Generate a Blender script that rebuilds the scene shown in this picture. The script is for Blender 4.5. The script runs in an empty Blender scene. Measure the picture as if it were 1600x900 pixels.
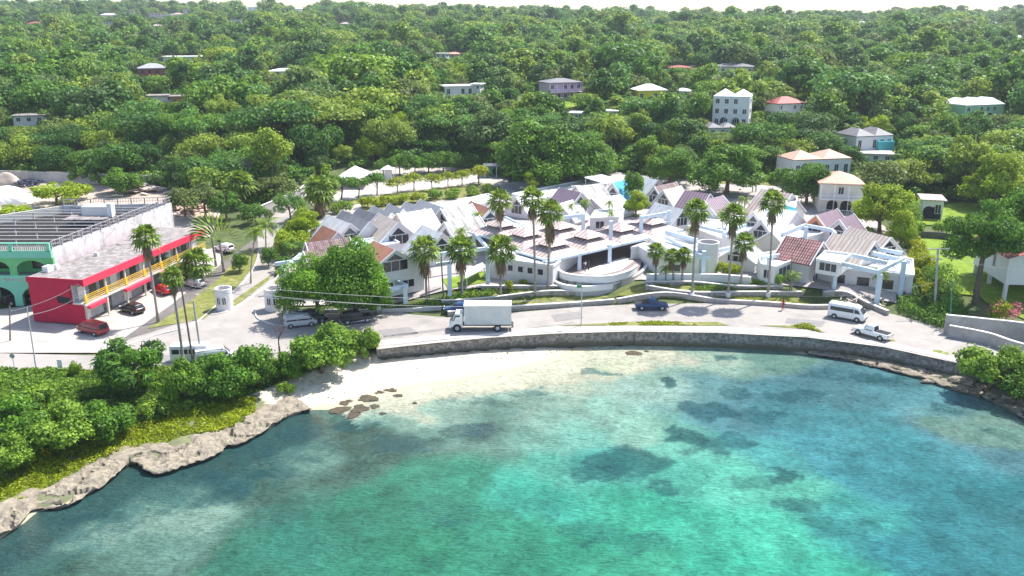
import bpy, bmesh, math, random
import numpy as np
from mathutils import Vector, Matrix
random.seed(7); RNG = np.random.default_rng(7)
SC = bpy.context.scene; COL = SC.collection
R = math.radians; PI = math.pi
# ---------------------------------------------------------------- camera model
F = 1350.0; TH = R(16.9); CZ = 43.0
def ray(px, py):
    dx = (px-800)/F; dy = (450-py)/F
    return Vector((dx, math.cos(TH)+dy*math.sin(TH), -math.sin(TH)+dy*math.cos(TH)))
def G(px, py, z=0.0):
    d = ray(px, py); t = (z-CZ)/d.z
    return Vector((d.x*t, d.y*t, z))
def at(px, py, Y):
    d = ray(px, py); t = Y/d.y
    return Vector((d.x*t, Y, CZ+d.z*t))
def proj(p):
    y = p[1]*math.cos(TH)-(p[2]-CZ)*math.sin(TH)
    u = p[1]*math.sin(TH)+(p[2]-CZ)*math.cos(TH)
    return 800+F*p[0]/y, 450-F*u/y, y
cam = bpy.data.objects.new('camera', bpy.data.cameras.new('camera')); COL.objects.link(cam)
cam.location = (0, 0, CZ); cam.rotation_euler = (PI/2-TH, 0, 0)
cam.data.sensor_width = 36; cam.data.lens = 36*F/1600; cam.data.clip_end = 9000; cam.data.clip_start = 1
SC.camera = cam
# ---------------------------------------------------------------- light
SUN_EL = R(57); SUN_AZ = math.atan2(0.76, 0.66)     # clockwise from +Y
W = bpy.data.worlds.new('World'); SC.world = W; W.use_nodes = True
nt = W.node_tree; bg = nt.nodes['Background']
sky = nt.nodes.new('ShaderNodeTexSky'); sky.sky_type = 'NISHITA'; sky.sun_disc = False
sky.sun_elevation = SUN_EL; sky.sun_rotation = SUN_AZ; sky.dust_density = 1.2; sky.air_density = 1.0; sky.altitude = 20
nt.links.new(sky.outputs[0], bg.inputs[0]); bg.inputs[1].default_value = 0.14
sl = bpy.data.lights.new('sun', 'SUN'); sl.energy = 4.4; sl.angle = R(0.5); sl.color = (1, 0.965, 0.9)
so = bpy.data.objects.new('sun', sl); COL.objects.link(so); so.location = (0, 0, 200)
sd = Vector((math.sin(SUN_AZ)*math.cos(SUN_EL), math.cos(SUN_AZ)*math.cos(SUN_EL), math.sin(SUN_EL)))
so.rotation_euler = sd.to_track_quat('Z', 'Y').to_euler()
vs = SC.view_settings; vs.view_transform = 'Standard'; vs.look = 'None'; vs.gamma = 1; vs.use_curve_mapping = False; vs.exposure = 0.93
SC.render.engine = 'CYCLES'; cy = SC.cycles
cy.max_bounces = 6; cy.diffuse_bounces = 3; cy.glossy_bounces = 2; cy.transmission_bounces = 3; cy.transparent_max_bounces = 4; cy.volume_bounces = 0
cy.use_denoising = True; cy.caustics_reflective = False; cy.caustics_refractive = False
# ---------------------------------------------------------------- materials
MATS = {}
def newmat(name):
    m = bpy.data.materials.new(name); m.use_nodes = True; n = m.node_tree.nodes; l = m.node_tree.links
    return m, n, l, n['Principled BSDF']
def M(name, col=None, rough=0.8, var=0.12, scale=0.6, bump=0.0, stain=None, st=0.6, metal=0.0, bscale=None, spec=0.3):
    if name in MATS: return MATS[name]
    m, n, l, b = newmat(name)
    b.inputs['Roughness'].default_value = rough; b.inputs['Metallic'].default_value = metal
    b.inputs['Specular IOR Level'].default_value = spec
    g = n.new('ShaderNodeNewGeometry')
    t = n.new('ShaderNodeTexNoise'); t.inputs['Scale'].default_value = scale; t.inputs['Detail'].default_value = 6; t.inputs['Roughness'].default_value = 0.65
    l.new(g.outputs['Position'], t.inputs['Vector'])
    mx = n.new('ShaderNodeMix'); mx.data_type = 'RGBA'
    mr = n.new('ShaderNodeMapRange'); mr.inputs[1].default_value = 0.3; mr.inputs[2].default_value = 0.7
    l.new(t.outputs[0], mr.inputs[0]); l.new(mr.outputs[0], mx.inputs[0])
    mx.inputs[6].default_value = (*[max(0, c*(1-var)) for c in col], 1); mx.inputs[7].default_value = (*[min(1, c*(1+var)) for c in col], 1)
    out = mx.outputs[2]
    if stain:
        t2 = n.new('ShaderNodeTexNoise'); t2.inputs['Scale'].default_value = scale*0.45; t2.inputs['Detail'].default_value = 8; t2.inputs['Roughness'].default_value = 0.7
        t2.inputs['Distortion'].default_value = 0.6
        l.new(g.outputs['Position'], t2.inputs['Vector'])
        m2 = n.new('ShaderNodeMapRange'); m2.inputs[1].default_value = 0.5+(1-st)*0.1; m2.inputs[2].default_value = 0.62+(1-st)*0.1; m2.inputs[4].default_value = st
        l.new(t2.outputs[0], m2.inputs[0])
        mx2 = n.new('ShaderNodeMix'); mx2.data_type = 'RGBA'; l.new(m2.outputs[0], mx2.inputs[0]); l.new(out, mx2.inputs[6]); mx2.inputs[7].default_value = (*stain, 1)
        out = mx2.outputs[2]
    l.new(out, b.inputs['Base Color'])
    if bump:
        t3 = n.new('ShaderNodeTexNoise'); t3.inputs['Scale'].default_value = bscale or scale*6; t3.inputs['Detail'].default_value = 5
        l.new(g.outputs['Position'], t3.inputs['Vector'])
        bp = n.new('ShaderNodeBump'); bp.inputs['Strength'].default_value = bump; bp.inputs['Distance'].default_value = 0.1
        l.new(t3.outputs[0], bp.inputs['Height']); l.new(bp.outputs[0], b.inputs['Normal'])
    MATS[name] = m; return m
def Mroof(name, col, line=None, per=0.5, lw=0.16, var=0.15, streak=0.0, rough=0.55, rows=0.0):
    """sheet / tile roofing: ribs run down the slope (uv in metres: u along ridge, v down slope)"""
    if name in MATS: return MATS[name]
    m, n, l, b = newmat(name); b.inputs['Roughness'].default_value = rough; b.inputs['Specular IOR Level'].default_value = 0.3
    uv = n.new('ShaderNodeUVMap'); uv.uv_map = 'UVMap'
    sx = n.new('ShaderNodeSeparateXYZ'); l.new(uv.outputs[0], sx.inputs[0])
    def frac(sock, p, w):
        d = n.new('ShaderNodeMath'); d.operation = 'DIVIDE'; l.new(sock, d.inputs[0]); d.inputs[1].default_value = p
        f = n.new('ShaderNodeMath'); f.operation = 'FRACT'; l.new(d.outputs[0], f.inputs[0])
        c = n.new('ShaderNodeMath'); c.operation = 'LESS_THAN'; l.new(f.outputs[0], c.inputs[0]); c.inputs[1].default_value = w
        return c.outputs[0], f.outputs[0]
    c1, f1 = frac(sx.outputs[0], per, lw)
    g = n.new('ShaderNodeNewGeometry')
    mp = n.new('ShaderNodeMapping'); mp.inputs['Scale'].default_value = (1.6, 0.12, 1); l.new(uv.outputs[0], mp.inputs[0])
    t = n.new('ShaderNodeTexNoise'); t.inputs['Scale'].default_value = 1.0; t.inputs['Detail'].default_value = 6; l.new(mp.outputs[0], t.inputs['Vector'])
    t0 = n.new('ShaderNodeTexNoise'); t0.inputs['Scale'].default_value = 0.7; t0.inputs['Detail'].default_value = 8; l.new(g.outputs['Position'], t0.inputs['Vector'])
    ad = n.new('ShaderNodeMath'); ad.operation = 'ADD'; l.new(t.outputs[0], ad.inputs[0]); l.new(t0.outputs[0], ad.inputs[1])
    mr = n.new('ShaderNodeMapRange'); mr.inputs[1].default_value = 0.75; mr.inputs[2].default_value = 1.25; l.new(ad.outputs[0], mr.inputs[0])
    mx = n.new('ShaderNodeMix'); mx.data_type = 'RGBA'; l.new(mr.outputs[0], mx.inputs[0])
    v2 = var+streak
    mx.inputs[6].default_value = (*[c*(1-v2) for c in col], 1); mx.inputs[7].default_value = (*[min(1, c*(1+var)) for c in col], 1)
    ml = n.new('ShaderNodeMix'); ml.data_type = 'RGBA'; l.new(c1, ml.inputs[0]); l.new(mx.outputs[2], ml.inputs[6]); ml.inputs[7].default_value = (*(line or [c*0.6 for c in col]), 1)
    out = ml.outputs[2]; h = f1
    if rows:
        c2, f2 = frac(sx.outputs[1], rows, 0.2)
        m3 = n.new('ShaderNodeMix'); m3.data_type = 'RGBA'; l.new(c2, m3.inputs[0]); l.new(out, m3.inputs[6]); m3.inputs[7].default_value = (*[c*0.5 for c in col], 1)
        out = m3.outputs[2]
    l.new(out, b.inputs['Base Color'])
    s = n.new('ShaderNodeMath'); s.operation = 'SINE'; mu = n.new('ShaderNodeMath'); mu.operation = 'MULTIPLY'; l.new(f1, mu.inputs[0]); mu.inputs[1].default_value = 2*PI; l.new(mu.outputs[0], s.inputs[0])
    bp = n.new('ShaderNodeBump'); bp.inputs['Strength'].default_value = 0.5; bp.inputs['Distance'].default_value = 0.05; l.new(s.outputs[0], bp.inputs['Height']); l.new(bp.outputs[0], b.inputs['Normal'])
    MATS[name] = m; return m
def Mleaf(name, cols, rnd=0.8, trans=0.28):
    """cols: list of leaf colours picked per tree (object random) with a per-leaf tint"""
    if name in MATS: return MATS[name]
    m, n, l, b = newmat(name); b.inputs['Roughness'].default_value = 0.55; b.inputs['Specular IOR Level'].default_value = 0.2
    oi = n.new('ShaderNodeObjectInfo'); a = n.new('ShaderNodeAttribute'); a.attribute_name = 'tint'
    mm = n.new('ShaderNodeMath'); mm.operation = 'MULTIPLY_ADD'; l.new(oi.outputs['Random'], mm.inputs[0]); mm.inputs[1].default_value = rnd
    m2 = n.new('ShaderNodeMath'); m2.operation = 'MULTIPLY'; l.new(a.outputs['Fac'], m2.inputs[0]); m2.inputs[1].default_value = 1-rnd
    l.new(m2.outputs[0], mm.inputs[2])
    cr = n.new('ShaderNodeValToRGB'); e = cr.color_ramp.elements
    while len(e) < len(cols): e.new(0.5)
    for i, c in enumerate(cols): e[i].position = i/(len(cols)-1); e[i].color = (*[q*(1.08 if c[1] > c[0]*1.02 else 1) for q in c], 1)
    l.new(mm.outputs[0], cr.inputs[0])
    hv = n.new('ShaderNodeHueSaturation'); mr = n.new('ShaderNodeMapRange'); mr.inputs[3].default_value = 0.5; mr.inputs[4].default_value = 1.5
    l.new(a.outputs['Fac'], mr.inputs[0]); l.new(mr.outputs[0], hv.inputs['Value']); l.new(cr.outputs[0], hv.inputs['Color'])
    l.new(hv.outputs[0], b.inputs['Base Color'])
    tr = n.new('ShaderNodeBsdfTranslucent'); ms = n.new('ShaderNodeMixShader'); ms.inputs[0].default_value = trans
    h2 = n.new('ShaderNodeHueSaturation'); h2.inputs['Value'].default_value = 1.5; h2.inputs['Hue'].default_value = 0.485; l.new(hv.outputs[0], h2.inputs['Color']); l.new(h2.outputs[0], tr.inputs[0])
    l.new(b.outputs[0], ms.inputs[1]); l.new(tr.outputs[0], ms.inputs[2])
    l.new(ms.outputs[0], n['Material Output'].inputs[0])
    MATS[name] = m; return m
white = M('white_render', (.76, .74, .73), .75, .05, .9, stain=(.6, .58, .56), st=.25)
grayw = M('gray_wall', (.66, .635, .635), .8, .06, .8, stain=(.5, .48, .48), st=.3)
cream = M('cream_wall', (.66, .63, .56), .8, .08, .5)
paleblue = M('pale_blue_paint', (.60, .70, .78), .6, .06, .6)
glass = M('window_glass', (.03, .035, .045), .12, .3, 1.2, spec=.6)
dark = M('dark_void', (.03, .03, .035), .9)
concrete = M('concrete', (.42, .40, .38), .9, .18, .5, bump=.3, stain=(.25, .23, .22), st=.6)
stone = M('stone_rubble', (.40, .36, .33), .95, .35, 2.2, bump=.8, stain=(.17, .15, .14), st=.8)
metalg = M('grey_metal', (.45, .46, .48), .4, .08, 2)
woodp = M('pole_wood', (.20, .16, .13), .9, .25, 3, bump=.3)
rubber = M('tyre_rubber', (.02, .02, .022), .8)
rimm = M('wheel_rim', (.45, .46, .47), .35)
redp = M('crimson_paint', (.46, .012, .05), .7, .14, .8)
orangew = M('orange_wall', (.72, .25, .12), .8, .1, .6)
turqw = M('turquoise_wall', (.10, .48, .52), .8, .1, .6)
beigew = M('beige_wall', (.55, .53, .46), .8, .08, .5)
yellowp = M('yellow_paint', (.85, .52, .05), .6, .08, 1)
r_gray = Mroof('roof_gray', (.36, .36, .365), per=.7, lw=.12)
r_dark = Mroof('roof_dark', (.21, .205, .215), per=.7, lw=.12)
r_stk = Mroof('roof_streaked', (.46, .45, .44), per=.7, lw=.1, streak=.5)
r_beige = Mroof('roof_beige', (.52, .44, .38), (.26, .21, .18), per=.75, lw=.2)
r_pink = Mroof('roof_pinkish', (.52, .43, .40), (.30, .18, .16), per=.85, lw=.25)
r_white = Mroof('roof_white', (.86, .85, .85), (.7, .7, .7), per=.8, lw=.08, var=.06)
r_lgray = Mroof('roof_light_gray', (.58, .585, .58), per=.7, lw=.1)
r_brown = Mroof('roof_brown', (.36, .16, .10), (.28, .12, .08), per=.5, lw=.12)
r_purple = Mroof('roof_purple', (.20, .135, .17), (.38, .30, .34), per=.7, lw=.2)
r_tile = Mroof('roof_tile', (.26, .10, .10), (.50, .38, .36), per=.42, lw=.25, var=.45, streak=.3, rows=.6, rough=.8)
r_shing = Mroof('roof_shingle', (.38, .27, .26), (.20, .13, .13), per=.35, lw=.3, var=.5, streak=.3, rows=.4, rough=.9)
r_red = Mroof('roof_red', (.40, .11, .10), per=.5, lw=.12)
r_peach = Mroof('roof_peach', (.58, .36, .26), per=.5, lw=.12)
r_blue = Mroof('roof_blue', (.08, .42, .62), per=.8, lw=.06)
r_yel = Mroof('roof_yellow', (.75, .70, .42), per=.8, lw=.08)
GREENS = [(.07, .17, .022), (.11, .24, .022), (.032, .10, .024), (.18, .30, .022), (.07, .19, .045), (.25, .33, .03), (.12, .19, .06), (.055, .15, .022), (.14, .26, .022)]
lf_wood = Mleaf('leaf_wood', GREENS, .85)
lf_deep = Mleaf('leaf_deep', [(.055, .145, .022), (.09, .20, .022), (.14, .26, .022)], .3)
lf_alm = Mleaf('leaf_almond', [(.08, .19, .02), (.12, .25, .02), (.17, .30, .025)], .3)
lf_lime = Mleaf('leaf_lime', [(.20, .31, .012), (.26, .35, .015), (.15, .27, .012)], .3)
lf_olive = Mleaf('leaf_olive', [(.12, .17, .045), (.15, .20, .05), (.09, .14, .03)], .4)
lf_grape = Mleaf('leaf_seagrape', [(.09, .20, .025), (.15, .27, .03), (.24, .33, .03)], .3)
lf_yel = Mleaf('leaf_yellowish', [(.34, .37, .012), (.22, .30, .012), (.38, .34, .02)], .3)
lf_palm = Mleaf('palm_frond', [(.08, .15, .015), (.13, .21, .02), (.20, .26, .04)], .3)
lf_dead = Mleaf('dead_frond', [(.20, .13, .07), (.27, .19, .11), (.16, .11, .07)], .3, .1)
lf_pink = Mleaf('bougainvillea_bloom', [(.55, .08, .18), (.62, .15, .25), (.10, .18, .03)], .1)
lf_bare = Mleaf('bare_twigs', [(.30, .25, .26), (.24, .20, .21)], .3, .1)
bark = M('bark', (.16, .12, .09), .95, .3, 2, bump=.4)
palmbark = M('palm_bark', (.34, .30, .26), .95, .25, 2.5, bump=.4)
# ---------------------------------------------------------------- mesh builder
class MB:
    def __init__(s): s.v = []; s.f = []; s.uv = []; s.mi = []
    def face(s, pts, uv=None, mi=0):
        i = len(s.v); s.v += [tuple(p) for p in pts]; s.f.append(tuple(range(i, i+len(pts))))
        s.uv += (uv if uv else [(p[0]+p[1], p[2]) for p in pts]); s.mi.append(mi); return s
    def box(s, x0, x1, y0, y1, z0, z1, mi=0):
        P = [(x, y, z) for z in (z0, z1) for y in (y0, y1) for x in (x0, x1)]
        for q in ((0, 2, 3, 1), (4, 5, 7, 6), (0, 1, 5, 4), (2, 6, 7, 3), (0, 4, 6, 2), (1, 3, 7, 5)): s.face([P[k] for k in q], mi=mi)
        return s
    def beam(s, a, b, w, h, mi=0):
        a = Vector(a); b = Vector(b); d = (b-a); L = d.length; d /= max(L, 1e-6)
        up = Vector((0, 0, 1)) if abs(d.z) < .9 else Vector((1, 0, 0))
        r = d.cross(up).normalized(); u = r.cross(d).normalized()
        P = [e+r*sx*w/2+u*sz*h/2 for e in (a, b) for sz in (-1, 1) for sx in (-1, 1)]
        for q in ((0, 2, 3, 1), (4, 5, 7, 6), (0, 1, 5, 4), (2, 6, 7, 3), (0, 4, 6, 2), (1, 3, 7, 5)): s.face([P[k] for k in q], mi=mi)
        return s
    def prism(s, poly, z0, z1, mi=0, top=True, bot=True):
        n = len(poly)
        A = sum(poly[i][0]*poly[(i+1) % n][1]-poly[(i+1) % n][0]*poly[i][1] for i in range(n))
        if A < 0: poly = poly[::-1]
        for i in range(n):
            a, b = poly[i], poly[(i+1) % n]
            s.face([(a[0], a[1], z0), (b[0], b[1], z0), (b[0], b[1], z1), (a[0], a[1], z1)], mi=mi)
        if top: s.face([(p[0], p[1], z1) for p in poly], [(p[0], p[1]) for p in poly], mi)
        if bot: s.face([(p[0], p[1], z0) for p in poly[::-1]], mi=mi)
        return s
    def tube(s, pts, rad, n=8, cap=True, mi=0):
        pts = [Vector(p) for p in pts]; k = len(pts)
        if not isinstance(rad, (list, tuple)): rad = [rad]*k
        rings = []
        for i, p in enumerate(pts):
            d = (pts[min(i+1, k-1)]-pts[max(i-1, 0)]).normalized()
            up = Vector((0, 1, 0)) if abs(d.z) > .7 else Vector((0, 0, 1))
            r = d.cross(up).normalized(); u = r.cross(d)
            rings.append([p+(r*math.cos(2*PI*j/n)+u*math.sin(2*PI*j/n))*rad[i] for j in range(n)])
        for i in range(k-1):
            for j in range(n):
                s.face([rings[i][j], rings[i][(j+1) % n], rings[i+1][(j+1) % n], rings[i+1][j]], mi=mi)
        if cap: s.face(rings[0][::-1], mi=mi); s.face(rings[-1], mi=mi)
        return s
    def build(s, name, mats, parent=None, smooth=False, merge=False):
        me = bpy.data.meshes.new(name); me.from_pydata(s.v, [], s.f)
        u = me.uv_layers.new(name='UVMap'); u.data.foreach_set('uv', np.array(s.uv, dtype=np.float32).ravel())
        if not isinstance(mats, (list, tuple)): mats = [mats]
        for m in mats: me.materials.append(m)
        me.polygons.foreach_set('material_index', s.mi)
        if merge or smooth:
            bm = bmesh.new(); bm.from_mesh(me); bmesh.ops.remove_doubles(bm, verts=bm.verts, dist=1e-4); bm.to_mesh(me); bm.free()
        if smooth: me.polygons.foreach_set('use_smooth', [True]*len(me.polygons))
        me.update()
        o = bpy.data.objects.new(name, me); COL.objects.link(o)
        if parent: o.parent = parent
        return o
def T(name, label, cat, loc=(0, 0, 0), rz=0, group=None):
    o = bpy.data.objects.new(name, None); COL.objects.link(o); o.location = loc; o.rotation_euler = (0, 0, rz)
    o['label'] = label; o['category'] = cat; o.empty_display_size = .5
    if group: o['group'] = group
    return o
def tag(o, label, cat, group=None):
    o['label'] = label; o['category'] = cat
    if group: o['group'] = group
    return o
def struct(o): o['kind'] = 'structure'; return o
def kids(o, _c={}):
    return [c for c in bpy.data.objects if c.parent == o]
def dup(root, loc, rz=0, sc=(1, 1, 1), label=None, group=None, ch=None):
    r = root.copy(); COL.objects.link(r); r.location = loc; r.rotation_euler = (0, 0, rz); r.scale = sc
    if label: r['label'] = label
    if group: r['group'] = group
    for c in (ch if ch is not None else kids(root)):
        d = c.copy(); COL.objects.link(d); d.parent = r
        for g in kids(c) if ch is None else []:
            e = g.copy(); COL.objects.link(e); e.parent = d
    return r
# ---------------------------------------------------------------- terrain
def px_line(pts, z): return np.array([[*G(x, y, z)[:2]] for x, y in pts])
SH_ROCK = [(-330, 1010), (-120, 905), (0, 848), (45, 818), (62, 803), (110, 792), (165, 757), (196, 734), (208, 728), (236, 742), (262, 742), (300, 728), (345, 712), (356, 700), (400, 686), (450, 655), (485, 643)]
SH_BEACH = [(530, 640), (580, 628), (632, 612), (700, 601), (760, 591), (840, 574), (885, 560), (925, 546)]
WALL_TOP = [(588, 541), (640, 536), (700, 530), (760, 525), (820, 521), (870, 519), (930, 517), (985, 516), (1050, 516), (1120, 518), (1200, 521), (1260, 525), (1320, 530), (1380, 540), (1440, 552), (1500, 567), (1560, 583), (1640, 606), (1800, 655)]
WALL_W = px_line(WALL_TOP, 2.35)
ww = [p for p in WALL_W if G(985, 543, 0)[0]-9 < p[0] < G(1262, 556, 0)[0]]
SH_RIGHT = [(1310, 562), (1350, 570), (1385, 580), (1440, 594), (1490, 612), (1530, 622), (1570, 640), (1610, 664), (1700, 720), (2000, 890)]
SHORE = np.vstack([px_line(SH_ROCK, 0), px_line(SH_BEACH, 0), np.array(ww)-np.array([0, .25]), px_line(SH_RIGHT, 0)])
NR = len(SH_ROCK); NBch = NR+len(SH_BEACH); NWl = NBch+len(ww)
SEAPOLY = np.vstack([SHORE, [[900, SHORE[-1][1]-40], [900, -900], [-900, -900], [-900, SHORE[0][1]-60]]])
def seg_dist(X, Y, P):
    best = np.full(X.shape, 1e9); idx = np.zeros(X.shape, int)
    for i in range(len(P)-1):
        a = P[i]; d = P[i+1]-a; L = max(d@d, 1e-9)
        t = np.clip(((X-a[0])*d[0]+(Y-a[1])*d[1])/L, 0, 1)
        q = np.hypot(X-a[0]-t*d[0], Y-a[1]-t*d[1]); m = q < best
        best[m] = q[m]; idx[m] = i
    return best, idx
def inside(X, Y, P):
    r = np.zeros(X.shape, bool); n = len(P)
    for i in range(n):
        x1, y1 = P[i]; x2, y2 = P[(i+1) % n]
        if y1 == y2: continue
        c = ((y1 > Y) != (y2 > Y)) & (X < (x2-x1)*(Y-y1)/(y2-y1)+x1); r ^= c
    return r
def sm(x, a, b):
    t = np.clip((x-a)/(b-a), 0, 1); return t*t*(3-2*t)
def nz(X, Y, s, seed=0, octv=4):
    """cheap smooth value noise"""
    out = np.zeros(np.shape(X)); amp = 1; tot = 0
    for o in range(octv):
        x = np.asarray(X)*s*2**o+seed*17.3; y = np.asarray(Y)*s*2**o+seed*9.7
        xi = np.floor(x); yi = np.floor(y); fx = x-xi; fy = y-yi; fx = fx*fx*(3-2*fx); fy = fy*fy*(3-2*fy)
        h = lambda a, b: (lambda q: q-np.floor(q))(np.sin(a*127.1+b*311.7+seed)*43758.5453)
        v = (h(xi, yi)*(1-fx)+h(xi+1, yi)*fx)*(1-fy)+(h(xi, yi+1)*(1-fx)+h(xi+1, yi+1)*fx)*fy
        out += amp*v; tot += amp; amp *= .5
    return out/tot
PY_ = [0, 126, 129.5, 150, 205, 225, 245, 265, 300, 340, 450, 600, 900, 1250, 1500, 2600]
PZL = [2.25, 2.27, 2.5, 3.4, 4.8, 7, 11, 15, 18, 20.5, 25, 29.5, 38, 45, 38, 20]
PZM = [2.25, 2.27, 3.7, 4.2, 5.0, 6, 9.5, 14.5, 18, 20.5, 25, 29.5, 38, 45, 38, 20]
def H(X, Y, near=True):
    X = np.atleast_1d(np.asarray(X, float)); Y = np.atleast_1d(np.asarray(Y, float))
    w = sm(X, -30, -20)
    z = np.interp(Y, PY_, PZL)*(1-w)+np.interp(Y, PY_, PZM)*w
    amp = np.interp(Y, [215, 300, 600, 1300], [0, 1.5, 3.5, 9])
    z = z+(nz(X, Y, 1/140., 3, 3)-.5)*2*amp+(nz(X, Y, 1/420., 8, 2)-.5)*np.interp(Y, [350, 900, 1300], [0, 8, 16])+np.interp(Y, [450, 1250], [0, 11])*(1-sm(X, -500, 200))
    if near:
        k = Y < 160
        if k.any():
            x = X[k]; y = Y[k]
            s, i = seg_dist(x, y, SHORE); sea = inside(x, y, SEAPOLY)
            t, _ = seg_dist(x, y, WALL_W)
            yw = np.interp(x, WALL_W[:, 0], WALL_W[:, 1]); land = (y > yw) & (x > WALL_W[0, 0])
            rock = i < NR-1; bch = (i >= NR-1) & (i < NBch)
            zz = z[k].copy()
            prof = np.where(rock, np.minimum(-.35+.75*s, .35)+np.clip((s-5)*.14, 0, 2), np.where(bch, .052*s, .25*s-.1))
            prof = np.minimum(prof, 1.0+np.clip(s-6, 0, 9)*.14)+np.clip(s-15, 0, 60)
            xl = WALL_W[0, 0]
            prof = np.where((x < xl) & ~rock, np.maximum(prof, np.clip((s-7)*.25, 0, 2.25)), prof)
            fr = np.minimum(zz, prof)
            zl = np.where(land, np.where(t < 1.8, -.6+(2.8)*np.clip(t-1.0, 0, .8)/.8, 9), fr)
            zz = np.where(land, np.minimum(zz, zl), fr)
            zz = np.where(sea, np.maximum(-.12-.25*s, -3.5), zz)
            z[k] = zz
    return z
def Hs(x, y): return float(H([x], [y])[0])
def GT(px, py):
    """pixel -> point on the terrain"""
    d = ray(px, py); lo = 40.; prev = None
    Ys = np.concatenate([np.arange(60, 420, 1.5), np.arange(420, 1700, 6)])
    hz = H(d.x/d.y*Ys, Ys); rz = CZ+d.z/d.y*Ys
    k = np.argmax(rz <= hz)
    if rz[k] > hz[k]: k = len(Ys)-1
    return Vector((d.x/d.y*Ys[k], Ys[k], float(hz[k])))
def grid_mesh(name, xs, ys, hf, mats):
    X, Y = np.meshgrid(xs, ys); Z = hf(X.ravel(), Y.ravel())
    v = np.stack([X.ravel(), Y.ravel(), Z], 1); nx = len(xs); ny = len(ys)
    i = (np.arange(ny-1)[:, None]*nx+np.arange(nx-1)[None]).ravel()
    f = np.stack([i, i+1, i+nx+1, i+nx], 1)
    me = bpy.data.meshes.new(name); me.vertices.add(len(v)); me.vertices.foreach_set('co', v.astype(np.float32).ravel())
    me.loops.add(f.size); me.loops.foreach_set('vertex_index', f.ravel().astype(np.int32))
    me.polygons.add(len(f)); me.polygons.foreach_set('loop_start', np.arange(0, f.size, 4, dtype=np.int32))
    me.polygons.foreach_set('use_smooth', [True]*len(f))
    me.update(calc_edges=True); me.materials.append(mats)
    o = bpy.data.objects.new(name, me); COL.objects.link(o); return o, v
def spaced(*segs):
    out = []
    for a, b, st in segs: out += list(np.arange(a, b, st))
    return np.array(out+[segs[-1][1]])
gm, n, l, b = newmat('ground_soil')
g = n.new('ShaderNodeNewGeometry'); t = n.new('ShaderNodeTexNoise'); t.inputs['Scale'].default_value = .25; t.inputs['Detail'].default_value = 8; t.inputs['Roughness'].default_value = .7
a = n.new('ShaderNodeAttribute'); a.attribute_name = 'sand'
cr = n.new('ShaderNodeValToRGB'); cr.color_ramp.elements[0].position = .35; cr.color_ramp.elements[0].color = (.035, .065, .015, 1); cr.color_ramp.elements[1].position = .7; cr.color_ramp.elements[1].color = (.13, .15, .04, 1)
l.new(g.outputs['Position'], t.inputs['Vector']); l.new(t.outputs[0], cr.inputs[0])
t2 = n.new('ShaderNodeTexNoise'); t2.inputs['Scale'].default_value = 1.1; t2.inputs['Detail'].default_value = 9; t2.inputs['Roughness'].default_value = .75; l.new(g.outputs['Position'], t2.inputs['Vector'])
cs = n.new('ShaderNodeValToRGB'); cs.color_ramp.elements[0].position = .3; cs.color_ramp.elements[0].color = (.34, .29, .22, 1); cs.color_ramp.elements[1].position = .52; cs.color_ramp.elements[1].color = (.68, .61, .49, 1); l.new(t2.outputs[0], cs.inputs[0])
mx = n.new('ShaderNodeMix'); mx.data_type = 'RGBA'; l.new(a.outputs['Fac'], mx.inputs[0]); l.new(cr.outputs[0], mx.inputs[6]); l.new(cs.outputs[0], mx.inputs[7])
sz_ = n.new('ShaderNodeSeparateXYZ'); l.new(g.outputs['Position'], sz_.inputs[0]); wz_ = n.new('ShaderNodeMapRange'); wz_.inputs[1].default_value = .05; wz_.inputs[2].default_value = .22; l.new(sz_.outputs[2], wz_.inputs[0])
wet = n.new('ShaderNodeMix'); wet.data_type = 'RGBA'; wet.inputs[6].default_value = (.46, .40, .27, 1); l.new(wz_.outputs[0], wet.inputs[0]); l.new(mx.outputs[2], wet.inputs[7])
l.new(wet.outputs[2], b.inputs['Base Color']); b.inputs['Roughness'].default_value = .95
bp = n.new('ShaderNodeBump'); bp.inputs['Strength'].default_value = .5; bp.inputs['Distance'].default_value = .2; l.new(t2.outputs[0], bp.inputs['Height']); l.new(bp.outputs[0], b.inputs['Normal'])
gx = spaced((-2200, -300, 50), (-300, -90, 8), (-90, -72, 2), (-72, 92, .6), (92, 110, 2), (110, 320, 8), (320, 2200, 50))
gy = spaced((-200, 40, 20), (40, 56, 2), (56, 124, .6), (124, 240, 2), (240, 420, 6), (420, 1600, 20), (1600, 2600, 100))
ground, gv = grid_mesh('ground', gx, gy, lambda X, Y: (lambda z: z-.13*((Y > 95) & (Y < 235) & (z > 2.1)))(H(X, Y)), gm); struct(ground)
s_, i_ = seg_dist(gv[:, 0], gv[:, 1], SHORE); t_, _ = seg_dist(gv[:, 0], gv[:, 1], WALL_W)
bw = G(400, 650, 1)[0]
sand = np.where((i_ >= NR-2) & (gv[:, 1] < np.interp(gv[:, 0], WALL_W[:, 0], WALL_W[:, 1])+2) & (gv[:, 1] < 125), 1-sm(s_+nz(gv[:, 0], gv[:, 1], .5, 5)*5, 13, 16), 0)
sand = np.maximum(sand, np.where((i_ < NR-1) & (gv[:, 1] < 118), .12*(1-sm(s_, 7, 10)), 0))
sand = np.where(gv[:, 2] < 0, 1, sand); sand = np.where((i_ >= NWl-1) & (gv[:, 2] > -.1), .3*(s_ < 8), sand)
at_ = ground.data.attributes.new('sand', 'FLOAT', 'POINT'); at_.data.foreach_set('value', sand.astype(np.float32))
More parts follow.
